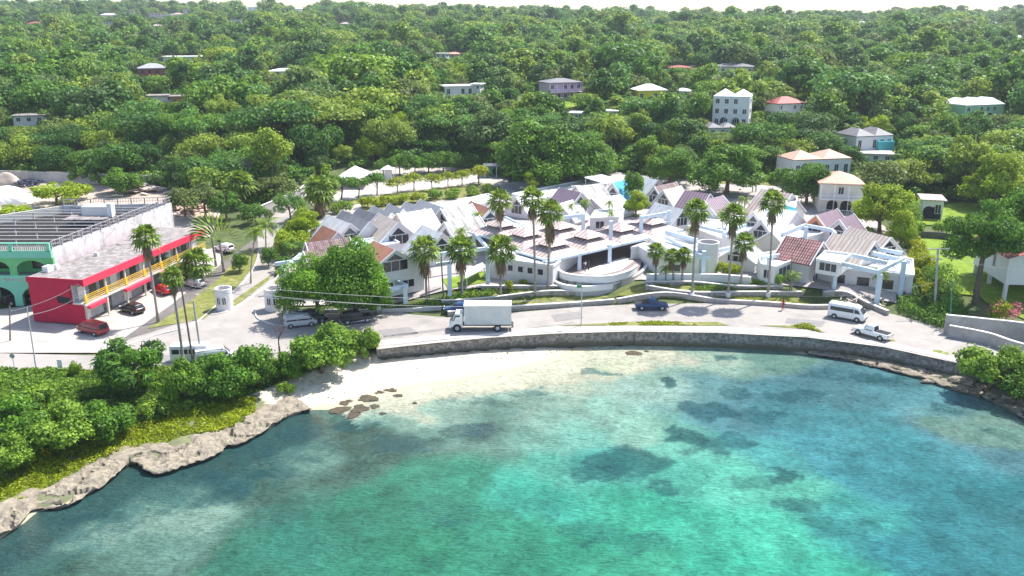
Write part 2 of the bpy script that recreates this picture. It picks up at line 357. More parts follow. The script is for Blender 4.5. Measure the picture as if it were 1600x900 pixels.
# ---------------------------------------------------------------- paved sheets draped on the ground
def tri_inside(poly_px, zf, step, name, mat, lift=.04, kind='structure', fz=None):
    """sheet following the terrain inside a polygon given by photo corners (real ground positions)"""
    P = np.array([[*(GT(x, y) if fz is None else G(x, y, fz))[:2]] for x, y in poly_px])
    bm = bmesh.new(); vs_ = [bm.verts.new((p[0], p[1], 0)) for p in P]
    try: bm.faces.new(vs_)
    except Exception: pass
    bmesh.ops.triangulate(bm, faces=bm.faces[:])
    x0, y0 = P.min(0); x1, y1 = P.max(0); step = 2.0
    for k in np.arange(math.ceil(x0/step)*step, x1, step):
        bmesh.ops.bisect_plane(bm, geom=bm.verts[:]+bm.edges[:]+bm.faces[:], plane_co=(k, 0, 0), plane_no=(1, 0, 0))
    step = 2.0 if y1 < 260 else 4.0
    for k in list(np.arange(math.ceil(y0/step)*step, y1, step))+[q for q in (225, 245, 265) if y0 < q < y1]:
        bmesh.ops.bisect_plane(bm, geom=bm.verts[:]+bm.edges[:]+bm.faces[:], plane_co=(0, k, 0), plane_no=(0, 1, 0))
    vv = list(bm.verts); zz = zf(np.array([v.co.x for v in vv]), np.array([v.co.y for v in vv]))
    for v, z in zip(vv, zz): v.co.z = z+lift
    bmesh.ops.recalc_face_normals(bm, faces=bm.faces[:])
    for f_ in bm.faces:
        if f_.normal.z < 0: f_.normal_flip()
    me = bpy.data.meshes.new(name); bm.to_mesh(me); bm.free(); me.materials.append(mat)
    o = bpy.data.objects.new(name, me); COL.objects.link(o); o['kind'] = kind; return o
def HL(X, Y): return H(X, Y, False)
asph = M('pale_asphalt', (.335, .305, .28), .9, .12, .35, bump=.15, bscale=6, stain=(.25, .23, .21), st=.75)
mallp = M('mall_ground', (.40, .36, .34), .9, .2, .5, stain=(.26, .24, .22), st=.6)
pave = M('pale_paving', (.44, .40, .36), .9, .16, .5, stain=(.33, .30, .28), st=.6)
grassm = M('lawn_grass', (.17, .185, .045), .95, .35, 1.1, bump=.6, bscale=8, stain=(.36, .31, .16), st=.8)
lawnm = M('bright_lawn', (.17, .25, .02), .95, .35, .8, bump=.6, bscale=8)
dirtm = M('bare_dirt', (.42, .34, .28), .95, .25, .3, stain=(.6, .55, .5), st=.7)
sandm = M('white_sand_heap', (.85, .82, .76), .95, .06, .4)
tri_inside([(-260, 575), (-100, 562), (0, 552), (172, 556), (240, 532), (330, 510), (395, 500), (430, 502), (470, 488), (600, 484), (640, 491), (700, 496), (820, 487), (900, 480), (1000, 475), (1100, 474), (1200, 478), (1300, 485), (1330, 478), (1400, 492), (1470, 512), (1600, 549), (1800, 606), (1800, 652), (1640, 603), (1560, 580), (1500, 564), (1440, 549), (1380, 537), (1320, 527), (1260, 522), (1200, 518), (1120, 515), (1050, 513), (985, 513), (930, 514), (870, 516), (820, 518), (760, 522), (700, 527), (640, 533), (588, 540), (540, 546), (480, 553), (440, 562), (350, 574), (200, 583), (0, 585), (-260, 590)], HL, 3, 'road', asph, .06, fz=2.32)
for q_ in ([(590, 516), (640, 511), (655, 521), (600, 527)], [(860, 492), (905, 487), (912, 497), (868, 503)], [(1230, 497), (1290, 502), (1284, 511), (1226, 505)], [(250, 556), (330, 545), (345, 556), (262, 568)], [(560, 530), (700, 512), (704, 515), (566, 534)]):
    tri_inside(q_, HL, 4, 'road_patch', M('asphalt_patch', (.235, .22, .215), .9, .12, .8), .075, fz=2.33)
tri_inside([(588, 546), (640, 540), (760, 528), (870, 521), (985, 518), (1120, 520), (1260, 527), (1380, 542), (1500, 568), (1640, 608), (1800, 656), (1800, 644), (1640, 597), (1500, 559), (1380, 533), (1260, 518), (1120, 510), (985, 508), (870, 511), (760, 517), (640, 528), (588, 534)], HL, 4, 'verge', pave, .085, fz=2.34)
tri_inside([(820, 515), (870, 511), (985, 507), (1120, 508), (1140, 512), (1060, 513), (985, 513), (880, 516)], HL, 4, 'verge_grass', grassm, .11)
tri_inside([(1185, 513), (1200, 510), (1260, 514), (1290, 521), (1260, 522)], HL, 4, 'verge_grass', grassm, .11)
tri_inside([(0, 555), (172, 556), (310, 505), (345, 470), (345, 410), (352, 388), (325, 392), (290, 400), (40, 480), (-120, 500), (-220, 560)], HL, 4, 'parking_forecourt', pave, .05)
tri_inside([(170, 562), (240, 545), (330, 525), (440, 515), (450, 497), (428, 440), (432, 400), (428, 375), (450, 345), (470, 322), (455, 318), (430, 335), (402, 370), (405, 400), (380, 440), (330, 478), (300, 500), (180, 545)], HL, 3, 'drive', asph, .055)
tri_inside([(228, 520), (320, 500), (368, 455), (400, 415), (402, 395), (385, 392), (340, 440), (250, 505)], HL, 4, 'verge_lawn', grassm, .12)
tri_inside([(362, 485), (420, 442), (425, 432), (418, 434), (360, 474)], HL, 4, 'median_lawn', grassm, .12)
tri_inside([(470, 300), (600, 262), (700, 262), (790, 268), (800, 300), (760, 330), (560, 345), (500, 335)], HL, 4, 'car_park', pave, .05)
tri_inside([(560, 316), (660, 303), (780, 292), (790, 300), (700, 314), (570, 332)], HL, 4, 'hedge_bed', grassm, .12)
tri_inside([(500, 322), (610, 304), (760, 288), (764, 293), (615, 310), (505, 330)], HL, 4, 'hedge_bed', grassm, .12)
tri_inside([(450, 400), (480, 360), (520, 330), (700, 310), (800, 285), (950, 270), (1080, 282), (1240, 295), (1330, 325), (1420, 380), (1430, 440), (1400, 474), (1230, 452), (1000, 440), (880, 452), (700, 462), (620, 478), (455, 480)], HL, 4, 'mall_paving', mallp, .07)
tri_inside([(700, 466), (880, 452), (905, 466), (960, 470), (1005, 448), (1230, 458), (1288, 484), (1120, 473), (960, 473), (820, 484), (700, 494)], HL, 4, 'terrace_lawn', grassm, .13)
tri_inside([(1010, 425), (1075, 428), (1180, 438), (1172, 449), (1010, 441)], HL, 4, 'upper_lawn', lawnm, .15)
tri_inside([(690, 440), (760, 425), (764, 446), (700, 462)], HL, 4, 'side_lawn', lawnm, .15)
tri_inside([(1405, 365), (1500, 362), (1600, 372), (1700, 400), (1700, 480), (1600, 500), (1530, 470), (1440, 455), (1425, 420)], HL, 4, 'lawn', lawnm, .07)
tri_inside([(1400, 335), (1500, 318), (1560, 325), (1540, 350), (1420, 356)], HL, 4, 'back_lawn', lawnm, .07)
tri_inside([(-250, 300), (0, 270), (160, 285), (300, 292), (350, 320), (330, 370), (260, 380), (-300, 420)], HL, 4, 'yard', dirtm, .05)
tri_inside([(1100, 262+25), (1250, 292), (1235, 280), (1110, 278)], HL, 4, 'clearing', grassm, .09)
tri_inside([(800, 160), (905, 150), (900, 168), (812, 190)], HL, 4, 'hill_lawn', lawnm, .3)
# ---------------------------------------------------------------- foliage
def leaf_mesh(name, C, Nn, size, asp, mats, tint, fold=.15, rng=RNG):
    """C centres (n,3), Nn normals (n,3), size (n,) -> folded rhombic leaves in one mesh with a tint attribute"""
    n = len(C); Nn = Nn/np.linalg.norm(Nn, axis=1)[:, None]
    r = rng.normal(size=(n, 3)); u = np.cross(Nn, r); u /= np.linalg.norm(u, axis=1)[:, None]; v = np.cross(Nn, u)
    s = size[:, None]
    P = np.stack([C-u*s*.5, C+v*s*asp*.5+Nn*s*fold, C+u*s*.5, C-v*s*asp*.5+Nn*s*fold], 1).reshape(-1, 3)
    me = bpy.data.meshes.new(name); me.vertices.add(4*n); me.vertices.foreach_set('co', P.astype(np.float32).ravel())
    me.loops.add(4*n); me.loops.foreach_set('vertex_index', np.arange(4*n, dtype=np.int32))
    me.polygons.add(n); me.polygons.foreach_set('loop_start', np.arange(0, 4*n, 4, dtype=np.int32))
    me.update(calc_edges=True)
    a = me.attributes.new('tint', 'FLOAT', 'POINT'); a.data.foreach_set('value', np.repeat(np.clip(tint, 0, 1), 4).astype(np.float32))
    me.materials.append(mats); return me
def crown(name, R_, Hc, z0, npuff, nleaf, leaf, mat, seed=1, flat=0., pr=.34, asp=.6, rng=None, hole=.0):
    """crown of leaf puffs: R_ radius, Hc crown height, z0 crown bottom"""
    rng = np.random.default_rng(seed)
    d = rng.normal(size=(npuff, 3)); d[:, 2] = np.abs(d[:, 2])*(1-flat)-.25; d /= np.linalg.norm(d, axis=1)[:, None]
    rad = rng.uniform(.45, .85, npuff)
    pc = d*rad[:, None]*np.array([R_, R_, Hc*.55]); pc[:, 2] += z0+Hc*.42
    prd = R_*pr*rng.uniform(.5, 1.4, npuff)
    w = prd**2; k = rng.choice(npuff, nleaf, p=w/w.sum())
    e = rng.normal(size=(nleaf, 3)); e[:, 2] += .35; e /= np.linalg.norm(e, axis=1)[:, None]
    rr = prd[k]*np.where(rng.random(nleaf) < .14, rng.uniform(1.05, 1.4, nleaf), rng.uniform(.7, 1.06, nleaf)); off = e*rr[:, None]; off[:, 2] *= (.75 if not flat else .4)
    Cc = pc[k]+off
    Nn = e*.8+rng.normal(size=(nleaf, 3))*.55+np.array([0, 0, .35])
    tint = rng.uniform(0, 1, nleaf)*.6+rng.uniform(0, 1, npuff)[k]*.4
    me = leaf_mesh(name, Cc, Nn, leaf*rng.uniform(.7, 1.3, nleaf), asp, mat, tint, rng=rng)
    return me, pc
def trunk_mesh(name, h, r, pc, nb=6, seed=1, mat=bark):
    rng = random.Random(seed); b = MB()
    lean = Vector((rng.uniform(-.4, .4), rng.uniform(-.4, .4), 0))
    top = Vector((0, 0, h))+lean
    b.tube([(0, 0, -.6), (0, 0, 0), lean*.5+Vector((0, 0, h*.5)), top], [r*1.3, r*1.1, r*.85, r*.6], 7)
    if len(pc):
        for p in sorted([tuple(q) for q in pc], key=lambda q: rng.random())[:nb]:
            p = Vector(p); s = lean*.5+Vector((0, 0, h*rng.uniform(.5, .95)))
            b.tube([s, s.lerp(p, .5)+Vector((0, 0, .3)), p], [r*.5, r*.35, r*.12], 5)
    o = b.build(name, mat); COL.objects.unlink(o); return o.data
# prototypes: (crown mesh, trunk mesh, crown radius, total height)
def proto(kind, R_, Hc, z0, npuff, nleaf, leaf, mat, seed, flat=0, pr=.34, asp=.6, tr=.28, nb=6):
    cm, pc = crown(kind+'_crown', R_, Hc, z0, npuff, nleaf, leaf, mat, seed, flat, pr, asp)
    tm = trunk_mesh(kind+'_trunk', z0+Hc*.45, tr, pc, nb, seed)
    lo = np.array([v.co for v in cm.vertices]); rad = np.percentile(np.abs(lo[:, 0]), 98); top = np.percentile(lo[:, 2], 99.7)
    return cm, tm, float(rad), float(top), kind
P_round = [proto('round', 5.2, 8.4, .9, 22, 3600, .62, lf_wood, s) for s in (11, 12, 13)]
P_tall = [proto('tall', 4.0, 11.6, .9, 22, 3400, .60, lf_wood, s) for s in (21, 22)]
P_flat = [proto('spreading', 8.0, 5.0, 5.0, 30, 4200, .60, lf_wood, s, flat=.6, pr=.27) for s in (31, 32)]
P_feather = [proto('feathery', 4.6, 8.5, 1.2, 40, 3600, .75, lf_wood, 41, pr=.22, asp=.22)]
P_olive = [proto('olive', 4.8, 7.4, .6, 30, 3200, .55, lf_olive, 51, pr=.25)]
P_lime = [proto('lime', 4.6, 7.0, .5, 26, 3600, .50, lf_lime, 61, pr=.27)]
P_deep = [proto('deep', 5.2, 8.0, .6, 26, 4200, .55, lf_deep, s, pr=.28) for s in (71, 72)]
P_yel = [proto('yellow', 2.0, 2.2, 1.5, 10, 900, .32, lf_yel, 81, pr=.35, tr=.10)]
P_small = [proto('small', 2.2, 2.6, 1.5, 14, 1500, .32, lf_deep, 91, pr=.35, tr=.12)]
P_shrub = [proto('shrub', 1.5, 1.7, .0, 12, 1100, .26, lf_grape, 95, pr=.36, tr=.07, nb=4)]
P_shruby = [proto('yellow_shrub', 1.5, 1.7, .0, 12, 1100, .26, lf_yel, 96, pr=.36, tr=.07, nb=4)]
P_grape = [proto('sea_grape', 3.4, 5.0, -.3, 34, 6500, .30, lf_grape, 97, pr=.24, tr=.16, asp=.8, nb=9)]
P_graped = [proto('dark_sea_grape', 3.4, 5.0, -.3, 34, 6500, .30, lf_deep, 98, pr=.24, tr=.16, asp=.8, nb=9)]
P_big = [proto('almond', 7.5, 9.5, 2.4, 52, 15000, .46, lf_deep, 101, pr=.22, asp=.7, tr=.38, nb=14)]
P_bigr = [proto('broad', 6.0, 9.0, 2.5, 44, 15000, .37, lf_deep, 102, pr=.22, asp=.6, tr=.45, nb=14, flat=.2)]
P_limeb = [proto('lime_big', 4.6, 10., -.8, 40, 13000, .34, lf_lime, 103, pr=.22, tr=.3, nb=12)]
P_mass = [proto('massive', 6.0, 14.5, -2.2, 64, 18000, .47, lf_deep, s, pr=.24, tr=.4, nb=10) for s in (111, 112)]
P_alm = [proto('almond_low', 6.5, 12.0, -.4, 70, 26000, .37, lf_alm, 113, pr=.24, asp=.7, tr=.38, nb=14)]
P_pan = [proto('strap_leaf', 4.2, 5.8, .0, 34, 5200, .85, lf_deep, 104, pr=.2, asp=.18, tr=.2, nb=9)]
P_coni = [proto('column', 1.3, 5.5, .4, 16, 1500, .35, lf_lime, 105, pr=.42, tr=.1)]
def bare_proto():
    rng = random.Random(5); b = MB()
    def br(p, d, L, r, k):
        q = p+d*L; b.tube([p, q], [r, r*.6], 4, cap=False)
        if k:
            for _ in range(4 if k > 1 else 5):
                e = (d+Vector((rng.uniform(-1, 1), rng.uniform(-1, 1), rng.uniform(-.3, .7)))*.75).normalized()
                br(q-(q-p)*rng.uniform(0, .4), e, L*rng.uniform(.55, .8), r*.55, k-1)
    br(Vector((0, 0, 1.8)), Vector((0, 0, 1)), 1.8, .11, 4)
    c = b.build('bare_crown', lf_bare); COL.objects.unlink(c)
    t = MB().tube([(0, 0, -.3), (0.05, 0, 2)], [.15, .11], 7).build('t', bark); COL.objects.unlink(t)
    return [(c.data, t.data, 2.6, 5.6, 'bare')]
P_bare = bare_proto()
GROUPS = {}
def place_tree(P, loc, sx, sz, label, group=None, cat='tree', name='tree', rz=None):
    cm, tm = P[0], P[1]
    t = T(name, label, cat, loc, random.uniform(0, 6.28) if rz is None else rz, group); t.scale = (sx, sx, sz)
    for nm, me in (('trunk', tm), ('crown', cm)):
        o = bpy.data.objects.new(nm if cat != 'shrub' else {'trunk': 'stem', 'crown': 'foliage'}[nm], me); COL.objects.link(o); o.parent = t
    return t
def tree_px(P, cx, top, w, by, label, group=None, cat='tree', name='tree', bx=None):
    """tree whose base stands where the photo shows it, sized by its crown there"""
    P = random.choice(P); g = GT(bx if bx is not None else cx, by); c = at(cx, top, g.y)
    yc = g.y*math.cos(TH)+(CZ-g.z)*math.sin(TH)
    s = (w/2*yc/F)/P[2]; hz = max(.15, (c.z-g.z))/P[3]
    return place_tree(P, (at(cx, by, g.y).x*.5+g.x*.5, g.y, g.z-.05), s, hz, label, group, cat, name)
# ------------------------------------------------------------- palms
def fan_frond(Cs, org, az, el, L, rad, rng, nl=11, droop=.25):
    """fan leaf: petiole + pleated leaflets as quads appended to list"""
    d = Vector((math.cos(az)*math.cos(el), math.sin(az)*math.cos(el), math.sin(el)))
    side = Vector((-math.sin(az), math.cos(az), 0)); up = side.cross(d)*-1
    h = org+d*L
    Cs.append(([org-side*.03, org+side*.03, h+side*.03, h-side*.03], rng.random()))
    for i in range(nl):
        a = (i/(nl-1)-.5)*R(250); e = d*math.cos(a)+side*math.sin(a)
        ln = rad*(1-.25*abs(a)/2.2)*rng.uniform(.9, 1.1)
        n = e.cross(up).normalized()*ln*.11
        m = h+e*ln*.55+up*.05; tip = h+e*ln-Vector((0, 0, droop*ln*rng.uniform(.5, 1.5)))
        Cs.append(([h, m-n, tip, m+n], rng.random()))
def quads_to_mesh(name, Q, mat):
    me = bpy.data.meshes.new(name); v = []; f = []; tn = []
    for q, t in Q:
        i = len(v); v += [tuple(p) for p in q]; f.append(tuple(range(i, i+len(q)))); tn += [t]*len(q)
    me.from_pydata(v, [], f); a = me.attributes.new('tint', 'FLOAT', 'POINT'); a.data.foreach_set('value', tn); me.materials.append(mat); return me
def fan_crown(seed, n=34, L=1.0, rad=1.15):
    rng = random.Random(seed); Q = []; D = []
    for i in range(n):
        el = R(80-122*(i/n)**.9+rng.uniform(-8, 8)); az = i*2.39996+rng.uniform(-.2, .2)
        fan_frond(Q, Vector((0, 0, .1-.5*i/n)), az, el, L*rng.uniform(.85, 1.1), rad, rng, droop=.35)
    for i in range(34):
        fan_frond(D, Vector((0, 0, -.5-1.1*i/34)), rng.uniform(0, 6.28), R(rng.uniform(-84, -50)), L*rng.uniform(.7, 1.1), rad*.8, rng, 7, .5)
    return quads_to_mesh('palm_crown', Q, lf_palm), quads_to_mesh('palm_skirt', D, lf_dead)
FANS = [fan_crown(s) for s in (1, 2, 3)]
def feather_crown(seed, n=16, L=2.6, w=.75, upb=0):
    rng = random.Random(seed); Q = []
    for i in range(n):
        az = i*2.39996; el = R(75-85*(i/n)); d = Vector((math.cos(az), math.sin(az), 0)); side = Vector((-math.sin(az), math.cos(az), 0))
        pts = []; p = Vector((0, 0, 0)); e = el; K = 9
        for k in range(K+1):
            pts.append(p.copy()); p = p+(d*math.cos(e)+Vector((0, 0, math.sin(e))))*L/K; e -= R(12+upb)
        for k in range(K):
            Q.append(([pts[k]-side*.03, pts[k]+side*.03, pts[k+1]+side*.02, pts[k+1]-side*.02], rng.random()))
            for s in (-1, 1):
                for j in (0, .5):
                    b0 = pts[k].lerp(pts[k+1], j); f = math.sin(PI*min(1, (k+j+1.2)/(K+1.5)))
                    dr = (pts[k+1]-pts[k]).normalized(); tip = b0+side*s*w*f+dr*w*.5-Vector((0, 0, w*.35*f))
                    Q.append(([b0, b0+dr*.12, tip, b0-dr*.02], rng.random()))
    return quads_to_mesh('feather_crown', Q, lf_palm)
FEATH = [feather_crown(s) for s in (1, 2)]
def paddle_crown(seed):
    """traveller's palm: a flat fan of long paddle leaves"""
    rng = random.Random(seed); Q = []
    for i in range(17):
        a = R(-78+156*i/16); d = Vector((math.sin(a), 0, math.cos(a))); s = Vector((math.cos(a)*.35, .94, -math.sin(a)*.35)).normalized()
        q = d*1.7; Q.append(([s*-.05, s*.05, q+s*.05, q-s*.05], rng.random())); prev = q; e = d.copy()
        for k in range(5):
            wd = .30*math.sin(PI*(k+.7)/5.6); w2 = .30*math.sin(PI*min(1, (k+1.7)/5.6)); e = (e-Vector((0, 0, .10*k*abs(math.sin(a))+.03))).normalized(); nx = prev+e*.5
            Q.append(([prev-s*wd, prev+s*wd, nx+s*w2, nx-s*w2], rng.random())); prev = nx
    return quads_to_mesh('paddle_crown', Q, lf_palm)
PADDLE = paddle_crown(3)
def trunk_tube(name, h, r0, r1, lean=(0, 0), mat=palmbark):
    lx, ly = lean; pts = []
    for k in range(7):
        t = k/6; pts.append((lx*t**1.6, ly*t**1.6, -.3+(h+.3)*t))
    return MB().tube(pts, [r0*1.35]+[r0+(r1-r0)*k/6 for k in range(1, 7)], 8).build(name, mat, smooth=True)
def palm(kind, cx, cy, bx, by, w, label, group=None, collar=False, zb=None):
    g = GT(bx, by) if zb is None else G(bx, by, zb); c = at(cx, cy, g.y); h = c.z-g.z; lean = (c.x-g.x, 0)
    yc = g.y*math.cos(TH)+(CZ-g.z)*math.sin(TH); s = w/2*yc/F
    t = T('palm_tree', label, 'palm tree', g, 0, group)
    slim = {'fan': (.2, .14), 'feather': (.13, .09), 'paddle': (.22, .2)}[kind]
    tr = trunk_tube('trunk', h, *slim, lean); tr.parent = t
    if kind == 'fan':
        f = random.choice(FANS); k = s/1.75
        for nm, me in (('crown', f[0]), ('dead_frond_skirt', f[1])):
            o = bpy.data.objects.new(nm, me); COL.objects.link(o); o.parent = t; o.location = (lean[0], 0, h); o.scale = (k*1.12, k*1.12, k*.95) if nm == 'crown' else (k*.75, k*.75, k*(1.35 if 'skirt' in label else 1.0)); o.rotation_euler = (0, 0, random.uniform(0, 6))
    else:
        me = random.choice(FEATH) if kind == 'feather' else PADDLE; k = s/(2.0 if kind == 'feather' else 3.3)
        o = bpy.data.objects.new('crown', me); COL.objects.link(o); o.parent = t; o.location = (lean[0], 0, h); o.scale = (k, k, k); o.rotation_euler = (0, 0, random.uniform(0, 6) if kind == 'feather' else random.uniform(-.5, .5))
    if collar:
        c2 = MB().tube([(0, 0, -.2), (0, 0, .7)], [.42, .38], 10).build('white_collar', white, t)
    return t
# ---------------------------------------------------------------- buildings
def frame_win(b, x0, x1, z0, z1, y, nx=2, nz=1, proud=.03):
    pass
def window(parent, a, b, z0, z1, off=.04, bars=2, frm=white, gl=glass, name='window'):
    """window on a vertical wall: a,b local (x,y) ends; outward normal to the right of a->b; frame is a sub-part"""
    a = Vector((*a, 0)); b = Vector((*b, 0)); d = (b-a).normalized(); n = Vector((d.y, -d.x, 0))
    q = lambda p, z, o: Vector((p.x+n.x*o, p.y+n.y*o, z))
    m = MB(); m.face([q(a, z0, off), q(b, z0, off), q(b, z1, off), q(a, z1, off)])
    w = m.build(name, gl, parent)
    f = MB(); t = .07; o2 = off+.02
    def bar(p0, p1, za, zb_): f.beam(q(p0, za, o2), q(p1, zb_, o2), t, t)
    bar(a, b, z0, z0); bar(a, b, z1, z1); bar(a, a, z0, z1); bar(b, b, z0, z1)
    for i in range(1, bars): p = a.lerp(b, i/bars); bar(p, p, z0, z1)
    f.build('frame', frm, w); return w
def gable(name, label, A, Bp, zr, hw, ze, zb=4.0, roof=r_gray, wall=white, wins='b', group=None, roof2=None, oh=.3, side=None, trim=white, cat='house'):
    """pitched-roof house from the photo positions of its ridge ends; ridge runs along local x"""
    a = G(*A, zr); b = G(*Bp, zr); c = (a+b)/2; d = b-a; L = d.length/2; ang = math.atan2(d.y, d.x)
    t = T(name, label, cat, (c.x, c.y, zb), ang, group)
    r = zr-zb; e = ze-zb; s = Vector((0, hw, 0))
    m = MB()
    for sx in (-1, 1):
        x = sx*(L-oh); P = [(x, -hw+.1, 0), (x, hw-.1, 0), (x, hw-.1, e), (x, 0, r-.12), (x, -hw+.1, e)]
        m.face(P if sx > 0 else P[::-1])
    for sy in (-1, 1):
        y = sy*(hw-.1); P = [(-L+oh, y, 0), (L-oh, y, 0), (L-oh, y, e), (-L+oh, y, e)]; m.face(P if sy < 0 else P[::-1])
    m.build('wall', wall, t)
    sl = math.hypot(hw, r-e); k = (r-e)/hw
    for sy in (-1, 1):
        m = MB(); y1 = sy*(hw+oh); z1 = e-k*oh; th = .14
        P = [(-L, 0, r), (L, 0, r), (L, y1, z1), (-L, y1, z1)]; U = [(0, 0), (2*L, 0), (2*L, sl), (0, sl)]
        if sy > 0: P = P[::-1]; U = U[::-1]
        m.face(P, U); m.face([(p[0], p[1], p[2]-th) for p in P[::-1]], U[::-1])
        m.face([(-L, y1, z1-th), (L, y1, z1-th), (L, y1, z1), (-L, y1, z1)]); 
        rf = roof if (sy < 0 or not roof2) else roof2
        m.build('roof', rf, t)
        for x in (-L, L): MB().beam((x, 0, r-.02), (x, y1, z1-.02), .16, .24).build('barge_board', trim, t)
    for end in wins:
        sx = -1 if end == 'a' else 1
        x = sx*(L-oh)
        ww_ = hw*.42; zt = min(r-k*ww_-.35, e+1.6); z0 = e-.1
        p0, p1 = ((x, -ww_), (x, ww_)) if sx > 0 else ((x, ww_), (x, -ww_))
        if r-e > 1.6:
            if zt-z0 > .5: window(t, p0, p1, z0, zt, bars=3)
            # small triangular light above
            o = x+sx*.05; h2 = r-.45; q = MB(); q.face([(o, -ww_*.7, zt+.12), (o, ww_*.7, zt+.12), (o, 0, min(h2, zt+.12+ww_*.7*k))][::(1 if sx > 0 else -1)]); q.build('gable_light', glass, t)
        if e > 2.6: 
            window(t, (x, -hw*.55) if sx > 0 else (x, hw*.55), (x, -hw*.1) if sx > 0 else (x, hw*.1), 1.0, 2.2)
            window(t, (x, hw*.2) if sx > 0 else (x, -hw*.2), (x, hw*.62) if sx > 0 else (x, -hw*.62), 1.0, 2.2)
    if side:
        sy, n = side
        for i in range(n):
            x = -L+.8+(2*L-1.6)*(i+.5)/n; y = sy*(hw-.1); pr = ((x-.5, y), (x+.5, y)); window(t, *(pr if sy < 0 else pr[::-1]), e-1.8, e-.7)
    return t
def poly_block(name, label, px, z, zb, wall=white, roof=white, group=None, parapet=.35, wins=(), cat='building'):
    """flat-roofed block from photo corners of its roof edge; wins = (edge, t0, t1, z0, z1, bars)"""
    P = [G(x, y, z) for x, y in px]; c = sum(P, Vector())/len(P)
    t = T(name, label, cat, (c.x, c.y, zb), 0, group); Q = [(p.x-c.x, p.y-c.y) for p in P]
    n = len(Q); A = sum(Q[i][0]*Q[(i+1) % n][1]-Q[(i+1) % n][0]*Q[i][1] for i in range(n))
    if A < 0: Q = Q[::-1]
    h = z-zb; m = MB(); m.prism(Q, 0, h-parapet, top=False)
    m.build('wall', wall, t)
    s = [(q[0]*.985, q[1]*.985) for q in Q]
    MB().prism(s, h-parapet, h-parapet+.02).build('roof', roof, t)
    pr = MB()
    for i in range(n):
        a, b = Q[i], Q[(i+1) % n]; pr.beam((a[0], a[1], h-parapet/2), (b[0], b[1], h-parapet/2), .22, parapet+.02)
    pr.build('parapet', white if wall is not paleblue else paleblue, t)
    flip = A < 0
    for (e, t0, t1, z0, z1, bars) in wins:
        i = (n-2-e) % n if flip else e
        a = Vector(Q[i]); b = Vector(Q[(i+1) % n])
        if flip: t0, t1 = 1-t1, 1-t0
        window(t, a.lerp(b, t0), a.lerp(b, t1), z0-zb, z1-zb, bars=bars)
    return t
GRP = 'gabled shops of the white waterfront mall'
def gb(label, A, B, zr, hw, ze, **k): return gable('gabled_shop', label, A, B, zr, hw, ze, group=GRP, cat='shop', **k)
gb('weathered gray gable shop at the mall back left corner beside lime tree', (514, 336), (547, 349), 9.3, 4.2, 5.6, roof=r_lgray)
gb('small brown-roofed gable shop at the far left end of the mall', (504, 352), (528, 363), 8.4, 3.2, 5.4, roof=r_brown, wins='')
gb('dark roofed sawtooth shop carrying a round roof vent', (535, 328), (578, 346), 9.3, 3.4, 6.0, roof=r_dark, wins='')
gb('second dark sawtooth roof from the left in the back row', (560, 324), (592, 337), 9.3, 3.2, 6.0, roof=r_dark, wins='')
gb('third sawtooth roof from the left, mid gray, behind the beige gable', (583, 321), (612, 333), 9.4, 3.2, 6.0, roof=r_gray, wins='')
gb('fourth sawtooth gray roof, just left behind the bright white roof', (608, 318), (630, 327), 9.6, 3.0, 6.2, roof=r_gray, wins='')
gb('fifth sawtooth gray roof behind the bright white roof', (634, 315), (664, 325), 9.8, 3.4, 6.2, roof=r_gray, wins='')
gb('last sawtooth gray roof at the right end of the back row', (657, 311), (690, 324), 10, 3.8, 6.0, roof=r_gray, wins='')
gb('beige ribbed roof shop with big window in its white gable', (592, 333), (623, 347), 9.6, 4.6, 5.6, roof=r_beige)
gb('bright white roofed shop in the middle of the left mall cluster', (620, 334), (673, 326), 9.8, 5.0, 5.8, roof=r_white, wins='')
gb('pale gray roofed shop with tall windowed gable behind the first fan palm', (660, 351), (691, 364), 9.6, 4.0, 5.8, roof=r_lgray)
gb('streaked gray roof shop, rear one of the stepped pair', (688, 326), (737, 318), 9.8, 4.8, 5.8, roof=r_stk, wins='a', trim=white)
gb('streaked gray roof shop, front one of the stepped pair', (694, 347), (749, 337), 9.2, 4.8, 5.0, roof=r_stk, wins='a')
gb('brown roofed gable shop behind the tall fan palm', (736, 314), (767, 326), 9.2, 4.2, 5.6, roof=r_brown)
gb('two-storey shop with red-brown and gray roof slopes beside the big almond tree', (584, 376), (618, 391), 10.6, 5.0, 7.4, roof=r_brown, roof2=r_lgray, zb=3.4, side=(1, 2))
gb('rear wood-shingled gable with white parapet at the mall left edge', (477, 379), (546, 370), 8.6, 2.6, 5.8, roof=r_shing, wins='', trim=white)
gb('front wood-shingled gable with white parapet behind the almond tree', (474, 393), (530, 385), 9.0, 4.2, 4.8, roof=r_shing, wins='a', zb=3.4)
gb('white gable shop with window facing left behind the tall slim palm', (806, 308), (834, 301), 9.0, 3.2, 5.6, roof=r_white, wins='a')
gb('dark purple ribbed roof shop in the middle of the mall', (874, 293), (909, 301), 10.2, 4.0, 6.4, roof=r_purple)
gb('pale mauve gray roof shop behind the dark purple roof', (900, 291), (939, 286), 9.6, 4.4, 6.2, roof=r_stk, wins='')
gb('white stepped gable shop just in front of the dark purple roof', (874, 318), (898, 311), 8.8, 3.6, 5.6, roof=r_white)
gb('large low white roof shop right of the dark purple roof', (925, 311), (968, 304), 8.3, 5.0, 5.8, roof=r_white, wins='')
gb('shop with blue tarpaulin roof left of the leafy courtyard tree', (957, 286), (980, 280), 9.4, 3.4, 5.4, roof=r_blue, wins='a')
gb('gray roofed shop with windowed gable behind the leafy courtyard tree', (1000, 275), (1028, 281), 9.8, 4.2, 6.0, roof=r_lgray)
gb('half-finished shop with weathered open roof beside the yellow panel roof', (1022, 291), (1056, 284), 9.4, 3.2, 5.8, roof=r_shing, wins='a')
